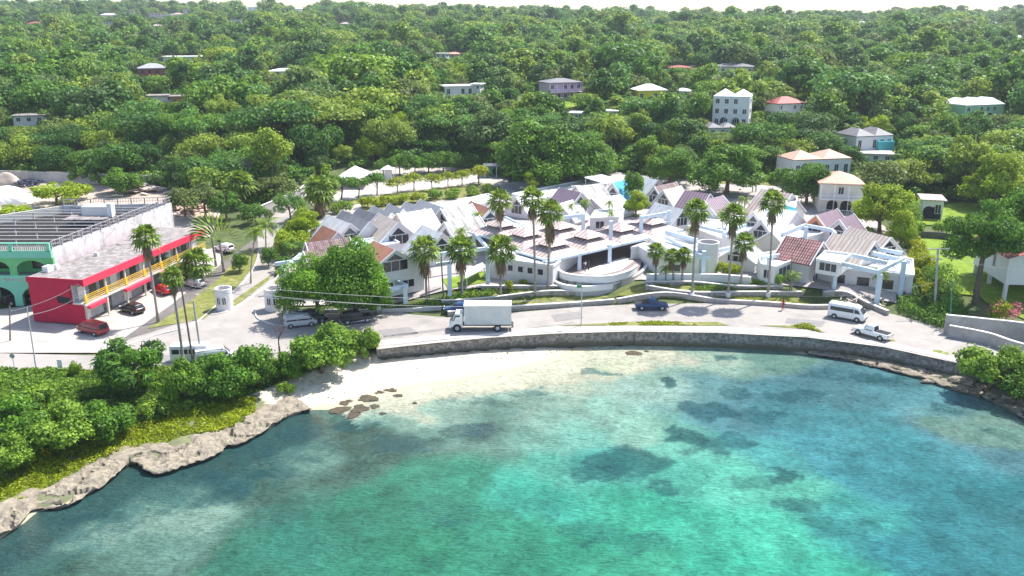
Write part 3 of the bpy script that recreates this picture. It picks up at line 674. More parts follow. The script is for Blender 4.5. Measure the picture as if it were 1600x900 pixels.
gb('shop with pale yellow slope and blue sheet slope', (1036, 297), (1064, 290), 9.2, 3.0, 5.6, roof=r_yel, roof2=r_blue, wins='a')
gb('long dark purple ribbed roof right of the blue sheet', (1070, 297), (1110, 303), 9.4, 4.2, 6.0, roof=r_purple, wins='')
gb('purple ribbed roof shop behind the tall palm, front of its pair', (1100, 313), (1129, 305), 9.4, 4.6, 5.4, roof=r_purple, wins='')
gb('gray roofed gable shop with round emblem by the courtyard shrubs', (1024, 316), (1068, 327), 8.8, 3.2, 5.6, roof=r_lgray)
gb('largest pinkish white roof block of the right cluster', (1190, 295), (1238, 303), 10.4, 5.5, 6.2, roof=r_pink, wall=white, wins='')
gb('wide plain white roof in front of the pinkish one', (1192, 320), (1246, 330), 9.6, 6.0, 4.6, roof=r_white, wins='')
gb('slim white gable with window left of the wide white roof', (1192, 322), (1177, 330), 9.2, 3.0, 5.4, roof=r_beige)
gb('white gable with lattice windows in front of the wide white roof', (1212, 334), (1189, 343), 8.8, 3.2, 5.0, roof=r_white)
gb('pale olive walled gable behind the slim palms on the right', (1238, 350), (1204, 362), 9.0, 4.0, 6.0, roof=r_lgray, wall=beigew, wins='')
gb('small white cottage shop with square windows behind the lawn palms', (1166, 374), (1150, 388), 7.8, 3.2, 5.6, roof=r_lgray, zb=3.4)
gb('gray wall shop under a dark red barrel-tile roof', (1228, 368), (1287, 378), 10.0, 4.0, 7.2, roof=r_tile, zb=2.7, wall=grayw)
gb('orange walled gable shop with purple ribbed roof', (1308, 326), (1275, 336), 9.2, 4.0, 5.2, roof=r_purple, wall=orangew)
gb('white gable shop with purple ribbed roof beside the orange one', (1334, 334), (1311, 343), 9.2, 3.6, 5.4, roof=r_purple)
gb('beige ribbed roof shop in front at the right end of the mall', (1302, 364), (1369, 377), 9.8, 4.0, 6.8, roof=r_beige)
gb('beige ribbed roof shop behind its twin at the right end', (1328, 354), (1393, 371), 9.8, 3.8, 6.6, roof=r_beige)
BG = 'flat-roofed blocks of the white waterfront mall'
poly_block('flat_roofed_block', 'long white flat-roofed block at the back of the mall', [(800, 302), (925, 278), (946, 284), (836, 312)], 6.4, 4.6, group=BG)
poly_block('flat_roofed_block', 'white flat block behind the stepped streaked roofs', [(684, 320), (762, 302), (780, 310), (705, 328)], 6.2, 4.6, group=BG)
poly_block('flat_roofed_block', 'pale blue roof terrace between shingle roof and brown-gray house', [(548, 376), (606, 368), (624, 378), (566, 390)], 6.6, 4.0, wall=white, roof=paleblue, group=BG)
poly_block('flat_roofed_block', 'pale blue flat block left of the striped pyramid roofs', [(748, 350), (790, 338), (816, 350), (770, 366)], 6.0, 4.0, wall=paleblue, roof=paleblue, group=BG)
poly_block('flat_roofed_block', 'white front block with a row of small square windows behind palms', [(764, 401), (864, 414), (905, 385), (806, 372)], 7.4, 3.0, wall=grayw, group=BG,
           wins=[(0, .30, .385, 5.5, 6.5, 1), (0, .46, .545, 5.5, 6.5, 1), (0, .61, .695, 5.5, 6.5, 1), (0, .77, .855, 5.5, 6.5, 1)])
poly_block('flat_roofed_block', 'white block with one arched window behind the pyramid roofs', [(922, 340), (966, 338), (975, 326), (930, 328)], 7.6, 4.2, wall=grayw, group=BG, wins=[(0, .2, .5, 5.4, 6.8, 2)])
poly_block('flat_roofed_block', 'white curved-corner block right of the round terrace', [(986, 386), (998, 384), (1014, 394), (1030, 402), (1092, 402), (1122, 384), (1040, 366)], 7.0, 3.2, group=BG,
           wins=[(3, .35, .55, 4.6, 5.8, 1), (4, -.0, .01, 5, 5.1, 1)])
poly_block('flat_roofed_block', 'low white slab roof block under the drum tower', [(1015, 371), (1048, 366), (1092, 380), (1052, 392)], 7.9, 7.0, group=BG)
poly_block('flat_roofed_block', 'white upstairs block with tall glass doors by the tile roof', [(1190, 412), (1212, 416), (1246, 402), (1238, 388), (1184, 396)], 7.2, 3.2, group=BG, wins=[(1, .15, .85, 4.9, 6.6, 4), (0, .2, .7, 5.0, 6.4, 2)])
poly_block('flat_roofed_block', 'wide white middle block between purple roofs and drum tower', [(1075, 352), (1135, 342), (1186, 352), (1128, 372)], 6.6, 4.0, group=BG)
poly_block('flat_roofed_block', 'low white block with terracotta canopy below purple roofs', [(1092, 338), (1122, 330), (1160, 338), (1128, 350)], 6.4, 4.2, group=BG)
poly_block('flat_roofed_block', 'white link block below the wide white roof', [(1192, 372), (1262, 354), (1290, 362), (1222, 380)], 6.4, 4.0, group=BG)
poly_block('flat_roofed_block', 'large gray front block with three dark square windows at the right end', [(1234, 402), (1299, 416), (1428, 429), (1426, 404), (1330, 388)], 6.4, 2.3, wall=grayw, roof=white, group=BG,
           wins=[(1, .04, .19, 3.6, 5.2, 1), (1, .33, .49, 3.6, 5.2, 1), (1, .64, .78, 3.6, 5.2, 1)])
poly_block('flat_roofed_block', 'white penthouse block behind the right pergola', [(1276, 404), (1312, 410), (1330, 396), (1290, 391)], 8.6, 6.3, group=BG, wins=[(0, .15, .9, 6.9, 8.2, 3)])
poly_block('flat_roofed_block', 'turquoise sided block behind the wide white roof', [(1228, 318), (1243, 322), (1246, 306), (1232, 304)], 9.2, 4.6, wall=turqw, group=BG)
# striped pyramid roofs on a lattice, two tiers each
O_ = G(856, 408, 7.6); u_ = Vector((-4.9, 7.9, 0)).normalized(); v_ = Vector((6.1, 5.3, 0)).normalized(); S_ = 8.2
def pyramid(i, j, label):
    c = O_+v_*S_*(i+.5)+u_*S_*(j+.5); ang = math.atan2(v_.y, v_.x)
    t = T('pavilion_roof', label, 'pavilion', (c.x, c.y, 7.6), ang, 'striped pyramid roofs over the mall pavilion')
    h = S_/2+.1; k = 1.9/h
    for nm, r0, r1, z0, up in (('lower_roof', h, 1.7, 0, 1), ('upper_roof', 2.35, 0.02, 1.5, 1)):
        m = MB(); z1 = z0+(r0-r1)*.42
        for q in range(4):
            c_, s_2 = math.cos(q*PI/2), math.sin(q*PI/2)
            rot = lambda x, y: (x*c_-y*s_2, x*s_2+y*c_)
            A, B, C_, D = (-r0, -r0), (r0, -r0), (r1, -r1), (-r1, -r1)
            P = [(*rot(*A), z0), (*rot(*B), z0), (*rot(*C_), z1), (*rot(*D), z1)]; m.face(P, [(A[0], 0), (B[0], 0), (C_[0], r0-r1), (D[0], r0-r1)])
        m.build(nm, r_pink, t)
    MB().box(-1.6, 1.6, -1.6, 1.6, .9, 1.45).build('vent_band', M('vent_gray', (.16, .13, .13), .8), t)
    m = MB()
    for a, b in (((-h, -h), (h, -h)), ((h, -h), (h, h)), ((h, h), (-h, h)), ((-h, h), (-h, -h))): m.beam((*a, -.14), (*b, -.14), .2, .34)
    m.build('fascia', paleblue, t)
    return t
for i, j, lb in ((0, 0, 'front left pyramid roof next to the slim tall palms'), (1, 0, 'second pyramid roof from the left in the front row'), (2, 0, 'third pyramid roof from the left in the front row'),
                 (3, 0, 'pyramid roof at the right end above the shaded terrace'), (0, 1, 'pyramid roof directly behind the front left one'), (0, 2, 'rearmost pyramid roof on the left'), (1, 1, 'pyramid roof behind the second front one')):
    pyramid(i, j, 'striped pale metal '+lb)
def post(t, p, z0, z1, w=.55, nm='post', m=paleblue):
    MB().box(p[0]-w/2, p[0]+w/2, p[1]-w/2, p[1]+w/2, z0, z1).build(nm, m, t)
def pergola(label, posts, beams, group='pale blue frames and beams around the mall', name='pergola', w=.6):
    """posts: (px, base_y, zbase, top_y) ; beams: ((px,py,z),(px,py,z))"""
    g = G(posts[0][0], posts[0][1], posts[0][2]); t = T(name, label, 'pergola', g, 0, group)
    for (x, by, zb, ty) in posts:
        q = G(x, by, zb); top = at(x, ty, q.y).z; post(t, (q.x-g.x, q.y-g.y), zb-g.z, top-g.z, w)
    for a, b in beams:
        A = G(*a)-g; B = G(*b)-g; MB().beam(A, B, .38, .6).build('beam', paleblue, t)
    return t
pergola('pale blue pergola at the left entrance beside the shingle gable', [(447, 487, 3.0, 416)], [((430, 413, 7.2), (482, 405, 7.2)), ((446, 418, 7.2), (470, 398, 7.2)), ((474, 402, 7.2), (486, 412, 7.2))])
pergola('pale blue frame under the almond tree right side', [(634, 474, 3.2, 448), (592, 484, 3.0, 458)], [((590, 456, 5.6), (636, 447, 5.6)), ((636, 447, 5.6), (612, 437, 5.6))])
pergola('pale blue post pair between the first and second fan palms', [(703, 462, 3.6, 412)], [((680, 414, 7.4), (706, 410, 7.4))])
pergola('tall pale blue post left of the windowed front block', [(762, 447, 3.6, 392)], [((680, 398, 7.4), (764, 388, 7.4)), ((764, 390, 7.4), (744, 368, 7.4))])
pergola('pale blue open frame behind the second and third fan palms', [(815, 389, 6.0, 356), (741, 392, 4.2, 366)], [((741, 366, 7.0), (815, 356, 7.0)), ((741, 366, 7.0), (783, 354, 7.0))])
pergola('front corner column of the shaded terrace', [(855, 449, 3.4, 408)], [((848, 407, 7.5), (866, 406, 7.5))])
pergola('second terrace column beside the two standing people', [(905, 422, 4.8, 395)], [((898, 396, 7.4), (914, 392, 7.4))])
pergola('third terrace column from the left', [(952, 411, 4.8, 382)], [((946, 385, 7.4), (962, 379, 7.4))])
pergola('tall pylon rising through the pyramid roofs, left one', [(911, 362, 7.6, 334)], [((858, 343, 10.2), (911, 336, 10.2))])
pergola('tall pylon rising through the pyramid roofs, middle one', [(954, 377, 7.6, 345)], [])
pergola('tall pylon rising through the pyramid roofs, right of middle', [(1001, 369, 7.6, 337)], [])
pergola('tall pylon at the right end of the pyramid roofs', [(1044, 357, 7.6, 329)], [((1004, 340, 10.2), (1044, 333, 10.2))])
pergola('pale blue branching column in front of the drum tower block', [(1097, 440, 3.6, 392)], [((1086, 402, 7.0), (1110, 402, 7.0)), ((1097, 397, 7.0), (1140, 388, 7.0)), ((1040, 371, 8.2), (1096, 400, 7.4))])
pergola('long white beam frame right of the pyramid roofs', [(1131, 372, 6.8, 355)], [((1040, 362, 8.3), (1090, 376, 8.3)), ((1085, 352, 8.0), (1150, 368, 8.0)), ((1131, 366, 8.0), (1165, 352, 8.0))])
pergola('pale blue column in front of the glass door block', [(1198, 452, 3.0, 402)], [((1190, 404, 7.4), (1246, 394, 7.4))])
pergola('pale blue curved frame in front of the orange shop', [(1258, 372, 7.0, 354)], [((1222, 366, 8.4), (1258, 352, 8.4)), ((1258, 352, 8.4), (1300, 360, 8.4)), ((1300, 360, 8.4), (1306, 366, 8.4))])
pergola('big pale blue pergola over the right front terrace', [(1369, 478, 2.4, 428), (1301, 462, 2.4, 408), (1405, 466, 2.5, 408)],
        [((1300, 408, 8.0), (1370, 425, 8.0)), ((1370, 425, 8.0), (1412, 405, 8.0)), ((1328, 398, 8.0), (1386, 411, 8.0)), ((1358, 394, 8.0), (1404, 405, 8.0)), ((1300, 408, 8.0), (1330, 398, 8.0)), ((1364, 396, 8.2), (1422, 410, 7.6)), ((1366, 388, 8.2), (1410, 396, 8.2))])
# shaded pavilion floor with the round terrace
def smooth_line(P, n=8):
    out = []; P = [Vector(p) for p in P]
    for i in range(len(P)-1):
        p0 = P[max(i-1, 0)]; p1 = P[i]; p2 = P[i+1]; p3 = P[min(i+2, len(P)-1)]
        for k in range(n):
            t = k/n; out.append(.5*((2*p1)+(p2-p0)*t+(2*p0-5*p1+4*p2-p3)*t*t+(3*p1-p0-3*p2+p3)*t**3))
    return out+[P[-1]]
def wall_strip(name, label, cat, pts, h, th, mat, cap=None, kind=None, down=.6, parent=None, group=None):
    """free-standing wall along a line of 3-D points on its foot"""
    m = MB(); c = MB(); n = len(pts); pts = [Vector(p) for p in pts]; off = []
    for i in range(n):
        d = pts[min(i+1, n-1)]-pts[max(i-1, 0)]; d.z = 0; d.normalize(); off.append(Vector((-d.y, d.x, 0)))
    for i in range(n-1):
        a, b = pts[i], pts[i+1]; a2 = a+off[i]*th; b2 = b+off[i+1]*th; D = Vector((0, 0, down)); U = Vector((0, 0, h))
        m.face([a-D, b-D, b+U, a+U]); m.face([b2-D, a2-D, a2+U, b2+U])
        if not cap: m.face([a+U, b+U, b2+U, a2+U])
        else:
            o1, o2 = off[i]*.08, off[i+1]*.08; V = Vector((0, 0, .12))
            A, B, B2, A2 = a-o1+U, b-o2+U, b2+o2+U, a2+o1+U
            c.face([A+V, B+V, B2+V, A2+V]); c.face([A, B, B+V, A+V]); c.face([B2, A2, A2+V, B2+V])
    m.face([pts[0]-Vector((0, 0, down)), pts[0]+Vector((0, 0, h)), pts[0]+off[0]*th+Vector((0, 0, h)), pts[0]+off[0]*th-Vector((0, 0, down))])
    m.face([pts[-1]-Vector((0, 0, down)), pts[-1]+off[-1]*th-Vector((0, 0, down)), pts[-1]+off[-1]*th+Vector((0, 0, h)), pts[-1]+Vector((0, 0, h))])
    o = m.build(name, mat, parent)
    if cap: c.build('coping', cap, o)
    if label: tag(o, label, cat, group)
    return o
ter = T('round_terrace', 'white two-step curved terrace bulging toward the road in front of the pavilion', 'terrace', G(930, 430, 3.5))
tl = ter.location
rel = lambda L: [p-tl for p in L]
zu = 4.8
up_line = smooth_line([G(864, 411, zu+1.0), G(876, 425, zu+1.0), G(905, 431, zu+1.0), G(950, 432, zu+1.0), G(982, 424, zu+1.0), G(996, 415, zu+1.0)])
lo_line = smooth_line([G(864, 438, 4.5), G(880, 445, 4.5), G(912, 448, 4.5), G(955, 444, 4.5), G(985, 434, 4.5), G(1005, 423, 4.5), G(1014, 411, 4.5)])
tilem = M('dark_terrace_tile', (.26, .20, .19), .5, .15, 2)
m = MB(); fl = [G(862, 421, zu)]+[Vector((p.x, p.y, zu)) for p in up_line]+[G(1008, 400, zu), G(1010, 380, zu), G(905, 372, zu)]
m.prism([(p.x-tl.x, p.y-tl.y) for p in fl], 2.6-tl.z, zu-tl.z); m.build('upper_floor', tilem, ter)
m = MB(); fl = [Vector((p.x, p.y, 0)) for p in lo_line]+[G(1005, 396, 3.4), G(880, 400, 3.4)]
m.prism([(p.x-tl.x, p.y-tl.y) for p in fl], 2.0-tl.z, 3.7-tl.z); m.build('lower_floor', white, ter)
wall_strip('upper_parapet', None, None, [p-tl-Vector((0, 0, 1.0+2)) for p in up_line], 3.0, .3, white, white, down=1.0, parent=ter)
wall_strip('outer_wall', None, None, [Vector((p.x, p.y, 2.2))-tl for p in lo_line], 2.25, .35, white, white, down=1.0, parent=ter)
m = MB(); P = [G(905, 426, zu+.03), G(935, 430, zu+.03), G(970, 422, zu+.03), G(990, 408, zu+.03), G(975, 401, zu+.03)]
m.face([p-tl for p in P]); m.build('pale_floor_panel', white, ter)
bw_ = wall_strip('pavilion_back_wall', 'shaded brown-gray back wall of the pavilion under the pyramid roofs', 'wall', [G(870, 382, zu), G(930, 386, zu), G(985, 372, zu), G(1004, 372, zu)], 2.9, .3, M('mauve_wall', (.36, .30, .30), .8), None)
# drum tower
dr = T('drum_tower', 'round gray-white drum tower with open ring top', 'tower', G(1106, 398, 7.0))
pp = [(1.75*math.cos(a), 1.75*math.sin(a)) for a in np.linspace(0, 2*PI, 28, endpoint=False)]
m = MB(); q = len(pp)
for i in range(q):
    a, b = pp[i], pp[(i+1) % q]; f = .86
    m.face([(*a, -3), (*b, -3), (*b, 2.2), (*a, 2.2)]); m.face([(b[0]*f, b[1]*f, 1.2), (a[0]*f, a[1]*f, 1.2), (a[0]*f, a[1]*f, 2.2), (b[0]*f, b[1]*f, 2.2)]); m.face([(*a, 2.2), (*b, 2.2), (b[0]*f, b[1]*f, 2.2), (a[0]*f, a[1]*f, 2.2)])
m.build('drum_wall', grayw, dr); MB().prism([(x*.86, y*.86) for x, y in pp], 1.1, 1.2).build('sunken_roof', M('rust_brown', (.20, .13, .11)), dr)
# sun canopies
def canopy(label, px, z, zb, mat, name='canopy'):
    P = [G(x, y, z) for x, y in px]; c = sum(P, Vector())/len(P); t = T(name, label, 'canopy', (c.x, c.y, zb))
    m = MB(); m.prism([(p.x-c.x, p.y-c.y) for p in P], z-zb-.15, z-zb); m.build('roof', mat, t)
    for p in P: post(t, ((p.x-c.x)*.92, (p.y-c.y)*.92), 0, z-zb-.15, .16, 'post', white)
    return t
canopy('flat white canopy on thin posts at the back of the mall', [(913, 277), (936, 271), (968, 281), (946, 287)], 8.2, 5.0, white)
canopy('white ribbed canopy between the second and third fan palms', [(722, 424), (754, 410), (758, 418), (728, 434)], 5.6, 3.6, r_white)
tw = T('car_park_tent', 'white pyramid tent at the left end of the car park', 'tent', GT(556, 290))
def tent(t, r, h0, h1, mat, n=4, pw=.12):
    m = MB()
    for i in range(n):
        a0 = 2*PI*(i+.5)/n; a1 = 2*PI*(i+1.5)/n; m.face([(r*math.cos(a0), r*math.sin(a0), h0), (r*math.cos(a1), r*math.sin(a1), h0), (0, 0, h1)])
        MB().box(r*.95*math.cos(a0)-pw/2, r*.95*math.cos(a0)+pw/2, r*.95*math.sin(a0)-pw/2, r*.95*math.sin(a0)+pw/2, 0, h0).build('pole', white, t)
    m.build('tent_roof', mat, t)
tent(tw, 5.5, 2.2, 4.6, white)
tg = T('gate_kiosk', 'small white-roofed booth between the car park trees', 'kiosk', GT(607, 281)); tent(tg, 2.4, 2.6, 3.6, white); MB().box(-.8, .8, -.8, .8, 0, 2.3).build('booth', grayw, tg)
bh = T('bus_shelter', 'dark low roofed shelter at the wood edge behind the car park', 'shelter', GT(785, 276)); MB().box(-5, 5, -2.5, 2.5, 2.6, 2.85).build('roof', M('dark_roof', (.10, .11, .14)), bh)
for x in (-4.5, -1.5, 1.5, 4.5): post(bh, (x, -2.2), 0, 2.6, .2, 'post', grayw)
MB().box(-4.8, 4.8, 1.8, 2.2, 0, 2.6).build('back_wall', turqw, bh)
# ------------------------------------------------------------- guard towers and gate walls
def guard(label, cx, by, r):
    g = GT(cx, by); t = T('guard_tower', label, 'guard tower', g, 0, 'white round guard towers at the drive')
    h = 3.4; m = MB(); n = 28
    for i in range(n):
        a = 2*PI*i/n; b = 2*PI*(i+1)/n; A = (r*math.cos(a), r*math.sin(a)); B = (r*math.cos(b), r*math.sin(b)); f = .85; k = 1.0
        m.face([(*A, -.3), (*B, -.3), (*B, h), (*A, h)]); m.face([(B[0]*f, B[1]*f, h-.7), (A[0]*f, A[1]*f, h-.7), (A[0]*f, A[1]*f, h), (B[0]*f, B[1]*f, h)]); m.face([(*A, h), (*B, h), (B[0]*f, B[1]*f, h), (A[0]*f, A[1]*f, h)])
    m.build('tower_wall', white, t)
    MB().prism([(r*.85*math.cos(2*PI*i/n), r*.85*math.sin(2*PI*i/n)) for i in range(n)], h-.75, h-.7).build('sunken_roof', M('rust_brown'), t)
    for a in (-1.9, -1.25):
        A = Vector((math.cos(a-.22)*r, math.sin(a-.22)*r)); B = Vector((math.cos(a+.22)*r, math.sin(a+.22)*r)); window(t, A, B, 1.1, 2.2, off=.06)
    return t
guard('white round guard tower on the island left of the entrance lane', 352, 487, 1.25)
guard('white round guard tower beside the curved gate wall by the almond tree', 431, 487, 1.5)
gl = [GT(x, y) for x, y in ((442, 490), (455, 500), (470, 503))]
wall_strip('gate_wall', 'curved white gate wall stepping down from the right guard tower', 'wall', smooth_line(gl), 1.5, .3, white, white)
kerbm = M('kerb_concrete', (.66, .62, .58), .9, .1, 1)
def kerb(px, label=None, name='kerb', h=.14, w=.18):
    L = smooth_line([GT(x, y)+Vector((0, 0, .1)) for x, y in px], 4); o = wall_strip(name, None, None, L, h, w, kerbm, None); struct(o); return o
kerb([(172, 556), (240, 532), (300, 513), (345, 478), (385, 440), (403, 410), (404, 395)])
kerb([(330, 498), (365, 486), (430, 440), (455, 408), (462, 390)])
kerb([(398, 488), (402, 500), (430, 510), (470, 512)])
# walls between road and mall
pinkst = M('pink_stone_wall', (.50, .42, .38), .9, .25, 1.6, bump=.6, stain=(.33, .27, .25), st=.6)
WG = 'low stone terrace walls in front of the mall'
def lw(label, px, h, mat=stone, cap=kerbm, th=.35, name='stone_wall', z=None):
    L = smooth_line([(GT(x, y) if z is None else G(x, y, z)) for x, y in px], 5); return wall_strip(name, label, 'wall', L, h, th, mat, cap, group=WG)
lw('roadside pink stone kerb wall left of the round terrace', [(700, 497), (760, 492), (820, 486), (900, 479), (960, 475)], .55, pinkst)
lw('roadside pink stone kerb wall right of the round terrace', [(964, 475), (1040, 473), (1120, 475), (1200, 481), (1260, 484), (1294, 486)], .6, pinkst)
lw('rubble terrace wall behind the truck, lower one', [(690, 482), (760, 474), (850, 469), (906, 464)], .8)
lw('rubble terrace wall below the windowed front block, upper one', [(752, 462), (800, 458), (850, 455), (882, 453)], .6)
lw('rubble wall under the big palm collars, lower one', [(1008, 460), (1080, 464), (1160, 469), (1242, 473), (1252, 466)], .7)
lw('rubble wall in front of the lawn palms, upper one', [(1008, 450), (1080, 452), (1150, 457), (1222, 461)], .6)
lw('smooth white retaining wall behind the small lawn palms', [(1010, 442), (1060, 443), (1120, 446), (1172, 450)], 1.3, white, white)
lw('broken rubble wall beside the white minibus', [(1286, 464), (1320, 472), (1350, 483), (1385, 497)], .7, stone)
lw('low concrete border under the almond tree', [(455, 497), (520, 492), (600, 489), (690, 486)], .35, kerbm)
# retaining walls on the right
wall_strip('retaining_wall', 'upper stained concrete retaining wall rising to the right', 'wall', smooth_line([GT(1474, 522), GT(1530, 528), GT(1620, 545), GT(1800, 580)]), 2.6, .3, concrete, kerbm)
wall_strip('retaining_wall', 'lower gray concrete retaining wall beside the road at right', 'wall', smooth_line([GT(1480, 532), GT(1540, 545), GT(1600, 562), GT(1800, 618)]), 1.6, .3, concrete, kerbm)
wall_strip('yard_wall', 'gray block wall at the far edge of the construction yard', 'wall', [GT(-150, 276), GT(0, 284), GT(90, 286), GT(160, 290), GT(300, 296)], 2.6, .3, concrete, None)
wall_strip('lane_wall', 'pale concrete wall along the lane behind the bare tree', 'wall', [GT(400, 345), GT(430, 332), GT(470, 312), GT(480, 304)], 2.4, .3, concrete, kerbm)
wall_strip('lawn_wall', 'dark mossy stone wall crossing behind the bright lawn', 'wall', [GT(1418, 372), GT(1470, 374), GT(1530, 384)], 1.3, .3, M('mossy_stone', (.13, .13, .12), .95, .3, 1), None)
# ------------------------------------------------------------- red two-storey shop building
def local(A, Bp, zb):
    a = G(*A, zb); b = G(*Bp, zb); d = b-a; return a, math.atan2(d.y, d.x), d.length
a, ang, L = local((136, 507), (322, 415), 2.5)
rb = T('red_shop_building', 'two-storey crimson shop building with yellow balcony rail along its long side', 'building', a, ang)
Wd = 8.4; Ht = 6.3
crim = redp; shopg = M('shopfront_gray', (.33, .34, .36), .5, .3, 1.2)
MB().box(0, L, 1.7, Wd, 0, Ht).build('main_block', crim, rb)
MB().box(-.12, 0, 0.0, Wd, 0, 2.9).build('end_wall', crim, rb)
MB().box(-.12, 0, 1.9, Wd, 2.9, Ht).build('end_wall', crim, rb)
rfm = M('stained_flat_roof', (.27, .24, .23), .95, .5, 1.4, stain=(.10, .09, .085), st=.8)
MB().box(-.15, L+.1, -.25, Wd+.05, Ht, Ht+.25).build('roof_slab', rfm, rb)
MB().box(-.25, L+.2, -.55, -.26, Ht-.65, Ht+.35).build('fascia', M('red_fascia', (.80, .05, .10), .5, .05, 1), rb)
MB().box(-.27, -.16, -.55, Wd+.1, Ht-.5, Ht+.35).build('end_fascia', crim, rb)
MB().box(-.1, L, -.3, 1.69, 2.75, 3.1).build('gallery_floor', cream, rb)
MB().box(.0, L, 1.4, 1.68, 3.12, Ht-.05).build('upper_shopfront', shopg, rb); MB().box(0, L, 1.3, 1.68, .02, 2.74).build('lower_shopfront', shopg, rb)
for k in range(int(L/2.4)):
    x = .8+k*2.4
    MB().box(x, x+1.5, 1.32, 1.38, 3.2, 5.2).build('upper_window', glass if k % 3 else white, rb)
    if k % 2 == 0: MB().box(x+.1, x+1.9, 1.2, 1.28, .15, 2.4).build('shop_window', glass if k % 4 else cream, rb)
for k in range(int(L/4.6)+1):
    x = .1+k*4.6
    MB().box(x, x+.25, -.25, .0, 0, 2.74).build('column', cream, rb)
    MB().box(x, x+.22, -.3, -.05, 3.1, Ht).build('upper_column', cream, rb)
    r = MB()
    for z in (3.35, 3.65, 3.95, 4.2): r.box(x+.25, min(x+4.55, L), -.3, -.24, z-.035, z+.035)
    r.box(x-.1, x+.35, -.34, -.18, 3.1, 4.3)
    r.build('balcony_rail', yellowp, rb)
for x, w in ((0.2, 3.6), (8.5, 6.5), (18, 5)): MB().box(x, x+w, -.9, -.32, 2.3, 2.72).build('awning', M('red_fascia'), rb)
ow = MB(); ow.face([(-.16, y, z) for y, z in ((2.0, 3.0), (2.0, 3.9), (3.9, 4.0), (4.2, 3.5), (3.9, 3.0))]); ow.build('oval_window', dark, rb)
MB().box(4, 4.6, 6.8, 7.4, Ht+.25, Ht+1.0).build('roof_vent', white, rb); MB().box(12, 12.5, 6, 6.6, Ht+.25, Ht+.8).build('roof_vent', grayw, rb); MB().box(2.4, 3.6, 7.0, 7.9, Ht+.25, Ht+1.1).build('roof_tank', white, rb)
# ------------------------------------------------------------- green supermarket
gz = 2.4; fr = G(92, 478, gz); Yf = fr.y; xr = fr.x
gb_ = T('green_supermarket', 'mint green arcaded supermarket with open-framed upper roof and tall white side wall', 'supermarket', (xr, Yf, gz))
mint = M('mint_paint', (.22, .58, .42), .75, .06, .5); mint2 = M('leaf_green_paint', (.16, .50, .20), .75, .06, .5)
top = at(88, 392, Yf).z-gz; back = G(268, 318, gz+top); bl = G(100, 322, gz+top)
wB = Vector((back.x-xr, back.y-Yf)); hB = top; Wg = 42
bay = 5.6; z1 = 3.6; z2 = 7.4
def arcade(z0, h, arch_h, w, mat, nm):
    for k in range(7):
        x1 = -.9-k*bay; x0 = x1-w; m = MB(); n = 10; zs = z0+arch_h*.55
        # wall pieces around the arch, 0.5 thick
        xs = [x1-(x1-x0)*i/n for i in range(n+1)]; zs_ = [zs+(z0+arch_h-zs)*math.sin(PI*i/n)**.6 for i in range(n+1)]
        for y, rev in ((0, 1), (.5, -1)):
            for i in range(n):
                q = [(xs[i+1], y, zs_[i+1]), (xs[i], y, zs_[i]), (xs[i], y, z0+h), (xs[i+1], y, z0+h)]; m.face(q[::rev])
        for i in range(n): m.face([(xs[i], 0, zs_[i]), (xs[i+1], 0, zs_[i+1]), (xs[i+1], .5, zs_[i+1]), (xs[i], .5, zs_[i])])
        m.box(x1, x1+bay-w, 0, .5, z0, z0+h)
        m.build(nm, mat, gb_)
arcade(0, z1, 3.0, 4.4, mint, 'ground_arcade'); arcade(z1+1.2, z2-z1-1.1, 2.3, 4.5, mint2, 'upper_arcade')
MB().box(-Wg, 0.0, -.06, .5, z1, z1+1.2).build('sign_band', mint, gb_)
MB().box(-Wg, .1, -.1, .5, z2+.1, hB-.1).build('cornice_band', mint, gb_)
MB().box(-Wg, -.1, 2.6, 2.9, 0, z2).build('inner_wall', mint2, gb_); MB().box(-Wg, 0, .5, 2.8, z1+.3, z1+1.0).build('gallery_floor', concrete, gb_)
for k in range(7):
    x = -2.2-k*bay
    for z in (.5, z1+1.6):
        w = MB().box(x-2.2, x-.3, 2.5, 2.58, z, z+1.9).build('window', glass, gb_); MB().box(x-2.3, x-.2, 2.52, 2.59, z+1.9, z+2.0).build('lintel', white, w)
hr = hB-.1; bal = MB(); pn = MB()
for k in range(8):
    x = -k*bay; bal.box(x-.5, x, -.1, .25, hr, hr+1.15)
    for j in range(16): pn.box(x-.8-j*.3, x-.66-j*.3, .02, .14, hr+.1, hr+1.0)
bal.box(-Wg, 0, -.12, .27, hr+1.15, hr+1.3); bal.box(-Wg, 0, -.1, .25, hr, hr+.1)
bal.build('balustrade', mint, gb_); pn.build('baluster_panel', cream, gb_)
wl = M('blotched_white_wall', (.64, .61, .60), .9, .16, .9, stain=(.36, .34, .34), st=.8)
d2 = wB.length; dv = wB.normalized(); nv = Vector((dv.y, -dv.x))
P4 = [(0, 0.5), (wB.x, wB.y), (wB.x-.3, wB.y+.05), (-.3, .55)]
MB().prism(P4, 0, hB+.2).build('side_wall', wl, gb_)
rl = MB()
def para(a, b, zz, n, h=1.0):
    a = Vector(a); b = Vector(b)
    for i in range(n+1):
        p = a.lerp(b, i/n); rl.box(p.x-.09, p.x+.09, p.y-.09, p.y+.09, zz, zz+h)
    rl.beam((*a, zz+h), (*b, zz+h), .12, .1); rl.beam((*a, zz+h*.5), (*b, zz+h*.5), .05, .05)
    K = n*5
    for i in range(K+1):
        p = a.lerp(b, i/K); rl.box(p.x-.025, p.x+.025, p.y-.025, p.y+.025, zz, zz+h)
B2 = Vector((bl.x-xr, bl.y-Yf))
para((0, .5), (wB.x, wB.y), hB+.2, 14, 1.1); para((wB.x, wB.y), B2, hB+.1, 8, 1.1)
rl.build('roof_railing', M('rail_gray', (.36, .33, .34), .7), gb_)
